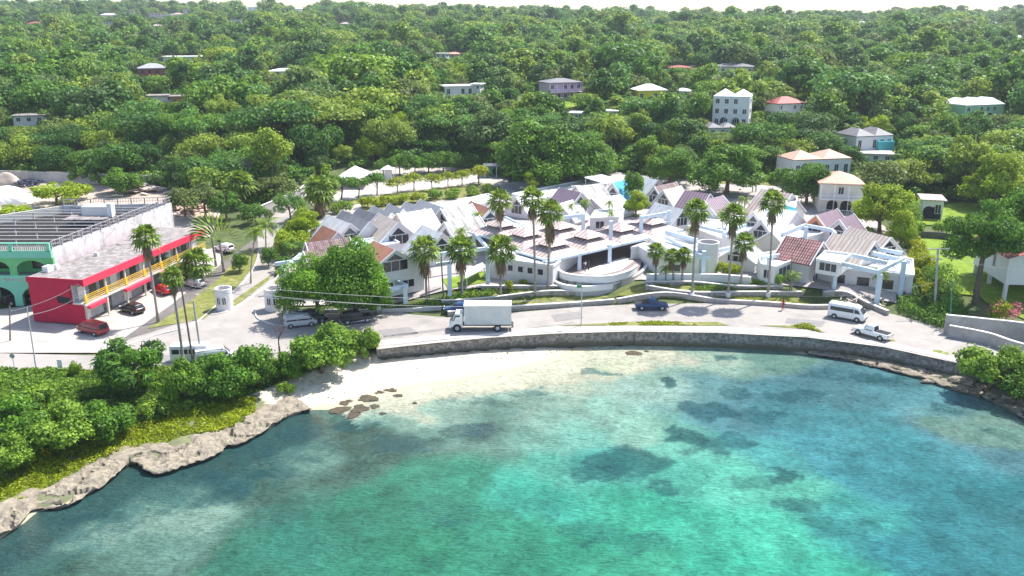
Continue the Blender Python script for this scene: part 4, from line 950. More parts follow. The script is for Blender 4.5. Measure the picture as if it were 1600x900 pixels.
MB().prism([(wB.x, wB.y), (wB.x, wB.y-.3), (B2.x, B2.y-.3), (B2.x, B2.y)], 0, hB+.1).build('rear_wall', wl, gb_)
left = Vector((B2.x-(wB.x+.3), B2.y-wB.y)); BL0 = Vector((-Wg, .5)); 
MB().prism([(B2.x, B2.y), (B2.x-.4, B2.y), (B2.x-.4-18, B2.y-22), (B2.x-18, B2.y-22)], 0, hB+.1).build('left_wall', cream, gb_)
MB().prism([(B2.x-18, B2.y-22), (B2.x-18.4, B2.y-22), (-Wg-3, 6), (-Wg, .5)], 0, hB-.9).build('left_wall', cream, gb_)
MB().prism([(-Wg, .6), (-.4, .6), (wB.x-.4, wB.y-.3), (B2.x, B2.y-.3), (B2.x-18, B2.y-22)], hB-1.5, hB-1.3).build('dark_deck', M('deck_dark_brown', (.018, .014, .012)), gb_)  # very dark brown deck, seen in the gaps between the joists
jo = MB(); n = 14
for i in range(1, n):
    t_ = i/n; p = Vector((-.3, .7)).lerp(Vector((wB.x-.3, wB.y)), t_)
    lx = np.interp(p.y, [0, B2.y-22, B2.y], [-Wg, B2.x-18, B2.x]); jo.box(lx+.3, p.x-.1, p.y-.1, p.y+.1, hB-.3, hB-.2)
jo.build('roof_joists', M('joist_white', (.50, .47, .46), .8, .15, 1), gb_)
PR_ = MB().box(-.12, .12, -.1, .1, hB-1.3, hB-.3).build('roof_prop', M('joist_white'), gb_); PR_.location = (-6, 3, 0)
for k in range(1, 6):
    for i in range(1, n, 1):
        t_ = i/n; p = Vector((-.3, .7)).lerp(Vector((wB.x-.3, wB.y)), t_); x = p.x-k*5.2
        if (i+k) % 2: q_ = PR_.copy(); COL.objects.link(q_); q_.location = (x, p.y, 0)
hx, hy = wB.x*.66-8, wB.y*.7
MB().box(hx-4, hx+3, hy-3.4, hy+.5, hB-.19, hB+.02).build('stair_slab', rfm, gb_)
MB().box(hx-2, hx+2.6, hy-.3, hy+2.6, hB-.2, hB+1.6).build('stair_head', grayw, gb_); MB().box(hx+2.6, hx+3.4, hy-.6, hy+.6, hB-.2, hB+2.2).build('chimney_stack', white, gb_)
fo = bpy.data.curves.new('sign_text', 'FONT'); fo.body = 'SUPERMARKET'; fo.size = .44; fo.extrude = .02; fo.space_character = 1.15; fo.materials.append(cream)
tmp_ = bpy.data.objects.new('t_', fo); me_ = bpy.data.meshes.new_from_object(tmp_); ft = bpy.data.objects.new('sign_text', me_); COL.objects.link(ft); ft.parent = gb_; ft.rotation_euler = (PI/2, 0, 0); ft.location = (at(24, 437, Yf).x-xr, -.1, z1+.35)
sc_ = MB(); x0 = at(6, 433, Yf).x-xr
sc_.tube([(x0+.12*i, -.1, z1+.55+.22*math.sin(i*1.25)*(1 if i < 7 else .6)) for i in range(14)], .05, 5); sc_.build('sign_script', M('pink_sign', (.75, .25, .45), .6), gb_)
lowr = T('low_white_roof_shed', 'low shed with white roof left of the supermarket', 'shed', G(10, 372, 7)); MB().box(-9, 3, -2, 2.5, 0, .2).build('roof', white, lowr); MB().box(-8.7, 2.7, -1.6, 2.1, -4, 0).build('wall', grayw, lowr)
# ------------------------------------------------------------- hillside houses
def hip(m, x0, x1, y0, y1, z, h, oh=.5):
    x0 -= oh; x1 += oh; y0 -= oh; y1 += oh; w = min(x1-x0, y1-y0)/2; cy_ = (y0+y1)/2; cx_ = (x0+x1)/2
    if x1-x0 >= y1-y0: a, b = (x0+w, cy_, z+h), (x1-w+1e-3, cy_, z+h)
    else: a, b = (cx_, y0+w, z+h), (cx_, y1-w+1e-3, z+h)
    A, B, C_, D = (x0, y0, z), (x1, y0, z), (x1, y1, z), (x0, y1, z)
    if x1-x0 >= y1-y0: m.face([A, B, b, a]).face([B, C_, b]).face([C_, D, a, b]).face([D, A, a])
    else: m.face([A, B, a]).face([B, C_, b, a]).face([C_, D, b]).face([D, A, a, b])
    m.box(x0, x1, y0, y1, z-.22, z-.002)
HOUSE_PX = []
def house(label, x0, x1, yt, yb, wall, roof, floors=1, roofk='hip', rz=0, balc=False, name='house', dep=None, split=1, arch=False, rh=1.8, col=None, sink=0.0, cat='house'):
    g = GT((x0+x1)/2, yb); Y = g.y; Wm = at(x1, yb, Y).x-at(x0, yb, Y).x; Hm = at((x0+x1)/2, yt, Y).z-g.z
    D = dep or max(5, min(Wm*.7, 10)); rz = rz or random.choice((-1, 1))*random.uniform(.1, .42); t = T(name, label, cat, (g.x, Y+D/2, g.z-sink), rz, 'houses among the hillside trees')
    HOUSE_PX.append((x0, x1, yt, yb, Y))
    Hm += sink; rh_ = min(rh, Hm*.35) if roofk == 'hip' else .25; hw_ = Hm-rh_; w2 = Wm/2*.92; d2_ = D/2
    MB().box(-w2, w2, -d2_, d2_, -2.5, hw_).build('wall', wall, t)
    if roofk == 'hip':
        for i in range(split):
            m = MB(); xa = -w2+2*w2*i/split; xb = -w2+2*w2*(i+1)/split; hip(m, xa, xb, -d2_, d2_, hw_+.2, rh_, .45 if split == 1 else .1); m.build('roof', roof, t)
    else: MB().box(-w2-.5, w2+.5, -d2_-.5, d2_+.5, hw_, hw_+rh_).build('roof', roof, t)
    fh = hw_/floors; nw = max(2, int(Wm/2.6))
    for f in range(floors):
        z = f*fh
        for i in range(nw):
            if random.random() < .16: continue
            cx_ = -w2+2*w2*(i+.5)/nw; ww_ = min(.55, w2/nw*.55)
            window(t, (cx_-ww_, -d2_), (cx_+ww_, -d2_), z+fh*.32, z+fh*.8, bars=2, frm=col or white)
        window(t, (w2, -d2_*.4), (w2, d2_*.2), z+fh*.35, z+fh*.8, bars=2, frm=col or white)
        if balc and (f > 0 or balc == 2):
            m = MB(); m.box(-w2, w2, -d2_-1.4, -d2_, z-.15, z); m.box(-w2, w2, -d2_-1.4, -d2_-1.3, z+.75, z+.85)
            for i in range(int(w2*2/.4)): m.box(-w2+.4*i, -w2+.4*i+.08, -d2_-1.39, -d2_-1.31, z, z+.8)
            m.build('balcony', col or white, t)
            for i in range(nw+1): x = -w2+2*w2*i/nw; x = min(max(x, -w2+.1), w2-.1); MB().box(x-.1, x+.1, -d2_-1.38, -d2_-1.18, z-.2-(fh if f else 0), z+fh-.15).build('balcony_post', col or white, t)
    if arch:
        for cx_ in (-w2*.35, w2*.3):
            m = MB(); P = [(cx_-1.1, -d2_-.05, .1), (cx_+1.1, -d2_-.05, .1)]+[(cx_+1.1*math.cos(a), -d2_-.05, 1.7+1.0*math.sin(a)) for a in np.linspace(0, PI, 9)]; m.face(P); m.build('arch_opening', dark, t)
    return t
lilac = M('lilac_wall', (.55, .40, .55), .8); yelw = M('yellow_wall', (.80, .62, .05), .8); rustw = M('rust_wall', (.30, .14, .12), .85); pgreen = M('pale_green_wall', (.40, .66, .42), .8); pinkw = M('pink_wall', (.66, .48, .46), .8)
house('brown two-storey house with balconies and gray hip roof on the left slope', 212, 258, 100, 130, rustw, r_gray, 2, balc=2, col=M('dark_red_rail', (.35, .10, .10)))
house('long white low building behind the brown balcony house', 252, 314, 88, 99, white, white, 1, 'flat')
house('long white single-storey building on the left hillside', 415, 470, 108, 119, white, r_white, 1, rh=1.0)
house('white colonnaded villa in the centre of the hillside', 688, 738, 134, 153, white, white, 1, 'flat', balc=2)
house('small white house right of the colonnaded villa', 738, 754, 131, 151, white, white, 2, 'flat')
house('lilac two-storey balcony house with dark roof above a lawn', 846, 906, 124, 158, lilac, r_dark, 2, balc=2, rh=1.2, col=M('lilac_trim', (.72, .60, .72)))
house('yellow house with white hip roofs', 990, 1040, 133, 163, yelw, r_white, 1)
house('small white roof peeping out right of the yellow house', 1055, 1082, 139, 150, white, r_white, 1)
house('white three-storey house with twin pyramid roofs and arches', 1118, 1178, 142, 200, white, r_white, 3, split=2, arch=True, dep=9)
house('white house with red hip roof right of the twin roof house', 1202, 1255, 153, 188, white, r_red, 2, balc=True)
house('beige house with dark brown roof high on the right', 1116, 1182, 100, 120, cream, r_dark, 1, rh=1.2)
house('house with low red roof left of the beige one', 1046, 1080, 103, 113, cream, r_red, 1)
house('pale green villa with three white hip roofs at the right', 1486, 1570, 155, 192, pgreen, r_white, 2, split=3, arch=True)
house('blue and white house with patched gray-brown hip roof', 1320, 1394, 203, 242, white, r_dark, 1, split=2)
bh_ = [o for o in bpy.data.objects if o.get('label', '').startswith('blue and white house')][0]; MB().box(0.6, 6.0, -5.6, -4.2, -1.5, 3.3).build('turquoise_porch', turqw, bh_)
house('low concrete outbuilding in front of the blue house', 1344, 1400, 240, 256, white, concrete, 1, 'flat')
house('upper white storey house with peach hip roofs beside the mall', 1222, 1330, 238, 290, white, r_peach, 1, split=2, dep=8)
house('lower balcony house with peach hip roof and arched corner porch', 1284, 1352, 275, 334, cream, r_peach, 2, balc=2, arch=True, dep=10)
house('white arched porch house behind the back lawn', 1446, 1478, 312, 344, white, r_pink, 1, 'flat', arch=True, dep=6)
house('rusty roofed cottage row with white wall half hidden in trees', 226, 268, 149, 160, white, rfm, 1, 'flat')
house('orange-brown cottage beside the rusty roofed row', 264, 302, 150, 170, M('ochre_wall', (.60, .28, .12)), rfm, 1, 'flat')
house('gray two-storey house at the left edge of the wood', 20, 68, 180, 208, grayw, rfm, 2, 'flat')
house('distant white villa with layered red roof on the left', 40, 70, 34, 45, white, r_red, 1)
house('distant pinkish block below the left skyline', 231, 250, 20, 30, pinkw, pinkw, 2, 'flat')
house('distant white block right of the pinkish block', 251, 267, 22, 29, white, white, 1, 'flat')
house('distant house with orange roof near the left skyline', 268, 285, 20, 28, white, r_peach, 1)
house('distant white tower house near the left skyline', 285, 298, 15, 26, white, white, 2, 'flat')
house('distant gray-white house left of the pinkish block', 197, 212, 16, 24, grayw, grayw, 1, 'flat')
house('distant white cluster house upper left', 155, 182, 21, 30, white, r_white, 1)
house('distant white house below the cluster upper left', 160, 178, 34, 42, white, white, 2, 'flat')
house('distant low pink roof house in mid left hills', 235, 254, 38, 46, pinkw, r_pink, 1)
house('distant white house left of centre hills', 360, 380, 31, 41, white, white, 1, 'flat')
house('distant tower of blocks on the skyline left of centre', 388, 402, 11, 22, white, white, 3, 'flat')
house('distant white hut left of centre near the skyline', 459, 474, 12, 20, white, r_white, 1)
house('distant pink tent-roofed house in the centre left hills', 530, 548, 35, 42, pinkw, r_pink, 1)
house('bluish gray house hidden in trees left of centre', 682, 700, 83, 101, grayw, grayw, 2, 'flat')
house('pinkish roof house beside the bluish gray one', 698, 722, 82, 92, pinkw, r_peach, 1)
house('distant white house on the right hills', 1340, 1354, 33, 39, white, r_white, 1)
house('distant pale house near the right edge skyline', 1540, 1560, 33, 40, white, r_white, 1)
house('pale house at the far right edge in the hills', 1582, 1600, 55, 66, grayw, r_white, 1)
house('gray twin hip roof cottages below the three-storey house', 1100, 1152, 194, 214, cream, r_dark, 1, split=2)
house('white flat roof seen through trees left of the yellow house', 892, 908, 176, 186, white, white, 1, 'flat')
house('small white roof left of centre behind the lilac house lawn', 950, 966, 173, 184, white, white, 1, 'flat')
# right edge house
a = G(1566, 470, 2.8); e = T('edge_house', 'white raised house on posts with red roof edge at the right border', 'house', a, R(-6))
MB().box(0, 14, 0, 12, 2.6, 7.0).build('wall', white, e)
for x, y in ((.3, .3), (.3, 6), (6, .3), (12, .3), (.3, 11.5)): MB().box(x-.25, x+.25, y-.25, y+.25, 0, 2.6).build('post', grayw, e)
m = MB(); k = .75
m.face([(-.6, -.8, 6.8), (7, -.8, 9.2), (7, 12.8, 9.2), (-.6, 12.8, 6.8)][::-1], [(0, 0), (0, 8), (13, 8), (13, 0)]); m.face([(14.6, -.8, 6.8), (7, -.8, 9.2), (7, 12.8, 9.2), (14.6, 12.8, 6.8)], [(0, 0), (0, 8), (13, 8), (13, 0)]); m.build('roof', r_red, e)
m = MB(); m.face([(0, 0, 7), (14, 0, 7), (7, 0, 9.1)]); m.build('gable_wall', white, e)
window(e, (0, 5), (0, 4.2), 4.2, 6.6); MB().box(.5, 13, 2, 11, -.1, .1).build('tiled_floor', M('terracotta_tile', (.42, .20, .15)), e)
# ---------------------------------------------------------------- vehicles
def loft(name, secs, mat, parent, bev=.06):
    """closed body lofted through cross sections [(x, halfwidth_bottom, z_bottom, halfwidth_top, z_top)]"""
    bm = bmesh.new(); R_ = []
    for x, wb, zb, wt, zt in secs:
        zm = zb+(zt-zb)*.55
        R_.append([bm.verts.new(p) for p in ((x, -wb, zb), (x, wb, zb), (x, wb*1.02, zm), (x, wt, zt), (x, -wt, zt), (x, -wb*1.02, zm))])
    for a, b in zip(R_, R_[1:]):
        for i in range(6): bm.faces.new((a[i], a[(i+1) % 6], b[(i+1) % 6], b[i]))
    bm.faces.new(R_[0][::-1]); bm.faces.new(R_[-1])
    bmesh.ops.recalc_face_normals(bm, faces=bm.faces[:])
    if bev: bmesh.ops.bevel(bm, geom=[e for e in bm.edges if e.calc_face_angle(0) > .35], offset=bev, segments=2, affect='EDGES', profile=.6)
    me = bpy.data.meshes.new(name); bm.to_mesh(me); bm.free(); me.materials.append(mat)
    for p in me.polygons: p.use_smooth = True
    o = bpy.data.objects.new(name, me); COL.objects.link(o); o.parent = parent; return o
def wheel(t, x, y, r, w=.22):
    o = MB().tube([(x, y-w/2, r), (x, y+w/2, r)], r, 16).build('wheel', rubber, t)
    s = 1 if y > 0 else -1
    MB().tube([(x, y+s*(w/2-.02), r), (x, y+s*(w/2+.025), r)], r*.58, 12).build('rim', rimm, o)
def carpaint(name, c, r=.25): return M('paint_'+name, c, r, .04, 1, spec=.6)
lampm = M('headlamp_glass', (.75, .77, .8), .15); tailm = M('tail_lamp_red', (.5, .02, .02), .25); bumpm = M('dark_bumper', (.06, .06, .065), .6)
def vehicle(name, label, cat, kind, px, py, head, paint, L=4.4, Wv=1.74, Hv=1.5, two=None, z=None, group='vehicles on the road and forecourt'):
    """head = photo position the nose points to"""
    g = GT(px, py) if z is None else G(px, py, z); g.z += .1 if z is None else 0
    h = GT(*head); ang = math.atan2(h.y-g.y, h.x-g.x)
    t = T(name, label, cat, g, ang, group); w = Wv/2; l = L/2; r = .33 if kind != 'suv' and kind != 'pickup' else .38
    zb = .28; 
    if kind == 'hatch':
        body = [(-l, w*.86, zb+.1, w*.8, .80), (-l+.12, w, zb, w*.93, .92), (l*.30, w, zb, w*.93, .88), (l-.5, w, zb, w*.88, .76), (l-.05, w*.85, zb+.08, w*.72, .55)]
        cab = [(-l+.12, w*.90, .86, w*.80, .90), (-l+.42, w*.90, .86, w*.72, Hv-.06), (-.3, w*.90, .86, w*.74, Hv), (l*.10, w*.90, .86, w*.72, Hv-.05), (l*.48, w*.88, .84, w*.80, .86)]
    elif kind == 'van':
        body = [(-l, w*.94, zb+.1, w*.92, .95), (-l+.12, w, zb, w*.96, 1.0), (l*.62, w, zb, w*.95, .98), (l-.35, w, zb, w*.88, .90), (l-.02, w*.86, zb+.1, w*.74, .66)]
        cab = [(-l+.03, w*.93, .95, w*.86, 1.0), (-l+.22, w*.93, .95, w*.80, Hv-.05), (0, w*.93, .95, w*.80, Hv), (l*.50, w*.93, .95, w*.78, Hv-.06), (l*.84, w*.90, .92, w*.82, .96)]
    elif kind == 'suv':
        body = [(-l, w*.92, zb+.15, w*.90, 1.0), (-l+.1, w, zb+.1, w*.95, 1.04), (l*.35, w, zb+.1, w*.95, 1.02), (l-.15, w, zb+.1, w*.9, .98), (l, w*.9, zb+.15, w*.82, .80)]
        cab = [(-l+.08, w*.92, 1.0, w*.84, 1.04), (-l+.22, w*.92, 1.0, w*.80, Hv-.05), (0, w*.92, 1.0, w*.80, Hv), (l*.18, w*.92, 1.0, w*.78, Hv-.05), (l*.40, w*.90, 1.0, w*.84, 1.03)]
    elif kind == 'pickup':
        body = [(-l, w*.95, .45, w*.94, .98), (-l+.08, w, .42, w*.96, 1.0), (l*.35, w, .40, w*.95, 1.0), (l-.2, w, .42, w*.88, .94), (l, w*.9, .5, w*.8, .78)]
        cab = [(-l*.22, w*.92, .98, w*.86, 1.02), (-l*.16, w*.92, .98, w*.78, Hv-.04), (l*.05, w*.92, .98, w*.78, Hv), (l*.20, w*.92, .98, w*.76, Hv-.05), (l*.45, w*.90, .98, w*.84, 1.0)]
        if kind and L: pass
    loft('body', body, paint, t)
    if two is not None: loft('lower_trim', [(-l-.02, w*.93, zb, w*.93, .55), (l*.8, w*1.02, zb, w*1.02, .55), (l, w*.88, zb+.05, w*.86, .55)], two, t, .03)
    loft('cabin', cab, paint, t, .05)
    # glass: side bands, windscreen, rear screen set just proud of the cabin
    zlo = cab[0][2]+.06; zhi = Hv-.14; g_ = MB()
    xa = cab[1][0]+.1; xb = cab[-2][0]; xe = cab[-1][0]-.12
    wl = cab[2][1]*1.03+.012; wh = cab[2][3]+.045
    posts = [xa, xa+(xb-xa)*.48, xb+.02]
    for s in (-1, 1):
        for i in range(2):
            x0, x1 = posts[i]+.05, posts[i+1]-.05
            q = [(x0, s*wl, zlo), (x1, s*wl, zlo), (x1, s*wh, zhi), (x0+.05, s*wh, zhi)]; g_.face(q if s < 0 else q[::-1])
        q = [(xb+.03, s*wl, zlo), (xe-.1, s*wl*.97, zlo), (xb+.08, s*wh, zhi)]; g_.face(q if s < 0 else q[::-1])
    g_.build('side_windows', glass, t)
    f = MB(); o = .05
    f.face([(cab[-1][0]-.02+o, -w*.72, cab[-1][4]+.05), (cab[-1][0]-.02+o, w*.72, cab[-1][4]+.05), (xb+.12, w*.62, Hv-.1), (xb+.12, -w*.62, Hv-.1)]); f.build('windscreen', glass, t)
    f = MB(); f.face([(cab[0][0]-.03, w*.7, zlo), (cab[0][0]-.03, -w*.7, zlo), (cab[1][0]-.05, -w*.62, Hv-.14), (cab[1][0]-.05, w*.62, Hv-.14)]); f.build('rear_window', glass, t)
    if kind == 'pickup':
        MB().box(-l+.1, -l*.24, -w*.82, w*.82, .9, 1.012).build('load_bed', dark, t)
    wx = l*.62
    for x in (-wx, wx):
        for s in (-1, 1):
            MB().tube([(x, s*(w-.02), r), (x, s*(w+.012), r)], r*1.18, 16).build('wheel_arch', bumpm, t)
            wheel(t, x, s*(w-.08), r)
    for s in (-1, 1):
        MB().box(l-.12, l-.005, s*w*.62-.17, s*w*.62+.17, .62, .78).build('headlight', lampm, t)
        MB().box(-l-.01, -l+.08, s*w*.76-.1, s*w*.76+.1, .66, .95).build('tail_light', tailm, t)
        MB().box(xe-.28, xe-.14, s*(w+.02)-.07+s*.07, s*(w+.02)+.07+s*.07, zlo-.02, zlo+.14).build('mirror', paint, t)
    MB().box(l-.03, l+.06, -w*.86, w*.86, .3, .5).build('bumper', bumpm if two is None else two, t)
    return t
red = carpaint('red', (.25, .012, .022)); blk = carpaint('black', (.015, .015, .02)); sil = carpaint('silver', (.52, .53, .55), .3); wht = carpaint('white', (.80, .80, .80), .3); blu = carpaint('blue', (.02, .06, .16)); cred = carpaint('bright_red', (.62, .02, .02))
vehicle('parked_car', 'dark red people carrier crossing the junction in front of the red building', 'car', 'van', 146, 521, (100, 514), red, 4.7, 1.85, 1.72)
vehicle('parked_car', 'black hatchback parked beside the red building', 'car', 'hatch', 207, 489, (170, 482), blk, 4.2, 1.72, 1.5)
vehicle('parked_car', 'bright red car parked in front of the red building shops', 'car', 'hatch', 255, 458, (230, 448), cred, 4.3, 1.72, 1.45)
vehicle('parked_car', 'dark car half hidden by palms in the forecourt', 'car', 'hatch', 287, 445, (260, 436), blk, 4.3, 1.72, 1.45)
vehicle('parked_car', 'silver gray car behind the leaning palm trunks in the forecourt', 'car', 'hatch', 303, 452, (276, 444), sil, 4.3, 1.72, 1.45)
vehicle('parked_car', 'white car at the far end of the red building', 'car', 'hatch', 351, 396, (335, 390), wht, 4.3, 1.72, 1.5)
vehicle('parked_car', 'black off-road car parked beneath the supermarket arches', 'car', 'suv', 30, 478, (70, 466), blk, 4.5, 1.8, 1.75)
vehicle('parked_van', 'silver people carrier parked under the almond tree, facing right', 'van', 'van', 470, 513, (520, 509), sil, 4.6, 1.75, 1.85)
vehicle('parked_van', 'dark van standing behind the silver people carrier', 'van', 'van', 487, 505, (530, 502), blk, 4.4, 1.75, 1.9)
vehicle('parked_car', 'black and silver off-road car under the almond tree', 'car', 'suv', 557, 507, (600, 504), blk, 4.6, 1.8, 1.8, two=sil)
vehicle('parked_car', 'dark blue car half hidden behind the box truck', 'car', 'hatch', 716, 491, (690, 492), blu, 4.3, 1.75, 1.5)
vehicle('pickup_truck', 'dark blue pickup driving right on the coastal road', 'pickup', 'pickup', 1017, 488, (1060, 488), blu, 4.9, 1.75, 1.75)
vehicle('pickup_truck', 'white pickup with black roll bar driving left near the sea wall', 'pickup', 'pickup', 1362, 527, (1320, 518), wht, 5.1, 1.8, 1.75)
vehicle('parked_car', 'silver car half cut by the right edge behind the sea grape', 'car', 'hatch', 1600, 574, (1560, 563), sil, 4.3, 1.72, 1.5)
vehicle('parked_van', 'white van hidden behind the shrubs at the left roadside', 'van', 'van', 335, 566, (380, 562), wht, 4.8, 1.8, 1.9)
# minibus
g = GT(1322, 504); g.z += .1; h = GT(1352, 506.5); t = T('minibus', 'white minibus with dark window band driving right', 'minibus', g, math.atan2(h.y-g.y, h.x-g.x), 'vehicles on the road and forecourt')
loft('body', [(-2.55, .86, .35, .80, 2.1), (-2.45, .92, .3, .80, 2.2), (1.3, .92, .3, .80, 2.2), (1.75, .92, .3, .78, 2.05), (2.35, .90, .3, .84, 1.2), (2.6, .84, .38, .76, .9)], wht, t, .08)
m = MB()
for s in (-1, 1):
    q = [(-2.2, s*.955, 1.25), (1.05, s*.955, 1.25), (1.05, s*.905, 1.8), (-2.2, s*.905, 1.8)]; m.face(q if s < 0 else q[::-1])
    q = [(1.15, s*.955, 1.25), (2.0, s*.955, 1.25), (1.65, s*.905, 1.75), (1.15, s*.905, 1.8)]; m.face(q if s < 0 else q[::-1])
m.build('side_windows', glass, t); m = MB(); m.face([(2.42, -.72, 1.25), (2.42, .72, 1.25), (1.88, .66, 1.98), (1.88, -.66, 1.98)]); m.build('windscreen', glass, t)
for x in (-1.55, 1.6):
    for s in (-1, 1): MB().tube([(x, s*.91, .34), (x, s*.935, .34)], .42, 16).build('wheel_arch', bumpm, t); wheel(t, x, s*.85, .34)
MB().box(2.5, 2.66, -.8, .8, .32, .52).build('bumper', bumpm, t)
for s in (-1, 1): MB().box(2.45, 2.58, s*.62-.14, s*.62+.14, .7, .9).build('headlight', lampm, t)
# bus top behind the poles on the left
g = GT(302, 568); g.z += .1; t = T('minibus', 'white high-roofed minibus behind the palm trunks at the left roadside', 'minibus', g, R(4), 'vehicles on the road and forecourt')
loft('body', [(-2.5, .86, .35, .80, 2.2), (-2.4, .92, .3, .82, 2.3), (2.0, .92, .3, .82, 2.3), (2.5, .9, .3, .82, 1.3)], wht, t, .06)
for s in (-1, 1):
    for k in range(4): m = MB(); x = -2.2+k*1.05; q = [(x, s*.955, 1.3), (x+.9, s*.955, 1.3), (x+.9, s*.92, 1.9), (x, s*.92, 1.9)]; m.face(q if s < 0 else q[::-1]); m.build('window', glass, t)
for x in (-1.5, 1.5):
    for s in (-1, 1): wheel(t, x, s*.88, .36)
# box truck
g = GT(752, 516); g.z += .1; h = GT(700, 518); t = T('box_truck', 'large white and gray box truck with cab to the left on the coastal road', 'truck', g, math.atan2(h.y-g.y, h.x-g.x), 'vehicles on the road and forecourt')
boxm = M('truck_box_panel', (.56, .57, .58), .5, .10, .6, stain=(.42, .43, .44), st=.4)
bx_ = MB().box(-4.2, 2.3, -1.2, 1.2, 1.05, 3.75).build('cargo_box', boxm, t)
m = MB()
for k in range(17): x = -4.1+k*.39; m.box(x, x+.05, -1.225, -1.2, 1.1, 3.7); m.box(x, x+.05, 1.2, 1.225, 1.1, 3.7)
m.build('side_ribs', M('truck_rib', (.62, .63, .65), .5), bx_)
MB().box(-4.25, 2.35, -1.25, 1.25, 3.75, 3.83).build('box_roof', white, bx_); MB().box(-4.24, 2.34, -1.24, 1.24, .97, 1.05).build('bottom_rail', bumpm, bx_)
loft('cab', [(2.5, 1.0, .75, .95, 2.5), (2.6, 1.08, .7, 1.0, 2.6), (3.5, 1.08, .7, 1.0, 2.6), (4.05, 1.08, .62, 1.0, 1.75), (4.3, 1.04, .55, .98, 1.2)], wht, t, .08)
m = MB()
for s in (-1, 1): q = [(2.9, s*1.10, 1.55), (3.85, s*1.10, 1.55), (3.55, s*1.04, 2.35), (2.9, s*1.04, 2.35)]; m.face(q if s < 0 else q[::-1])
m.build('side_window', glass, t); m = MB(); m.face([(4.16, -.88, 1.6), (4.16, .88, 1.6), (3.64, .86, 2.45), (3.64, -.86, 2.45)]); m.build('windscreen', glass, t)
MB().box(4.2, 4.42, -1.05, 1.05, .5, .8).build('bumper', wht, t); MB().box(-4.1, 3.9, -.45, .45, .62, .95).build('chassis', bumpm, t)
MB().box(4.2, 4.36, -.7, .7, .95, 1.35).build('grille', bumpm, t)
for s in (-1, 1): MB().box(4.24, 4.4, s*.85-.13, s*.85+.13, .85, 1.05).build('headlight', lampm, t); MB().box(3.9, 4.0, s*1.25-.09, s*1.25+.09, 1.6, 2.2).build('mirror', bumpm, t)
for x in (-2.3, 3.3):
    for s in (-1, 1): MB().tube([(x, s*.98, .5), (x, s*1.09, .5)], .62, 16).build('wheel_arch', bumpm, t) if x > 0 else None; wheel(t, x, s*1.02, .5, .3)
MB().box(-4.5, -4.2, -1.1, 1.1, .6, .75).build('tail_step', bumpm, t); MB().box(.4, 1.4, -1.1, -.5, .5, .9).build('fuel_tank', metalg, t)
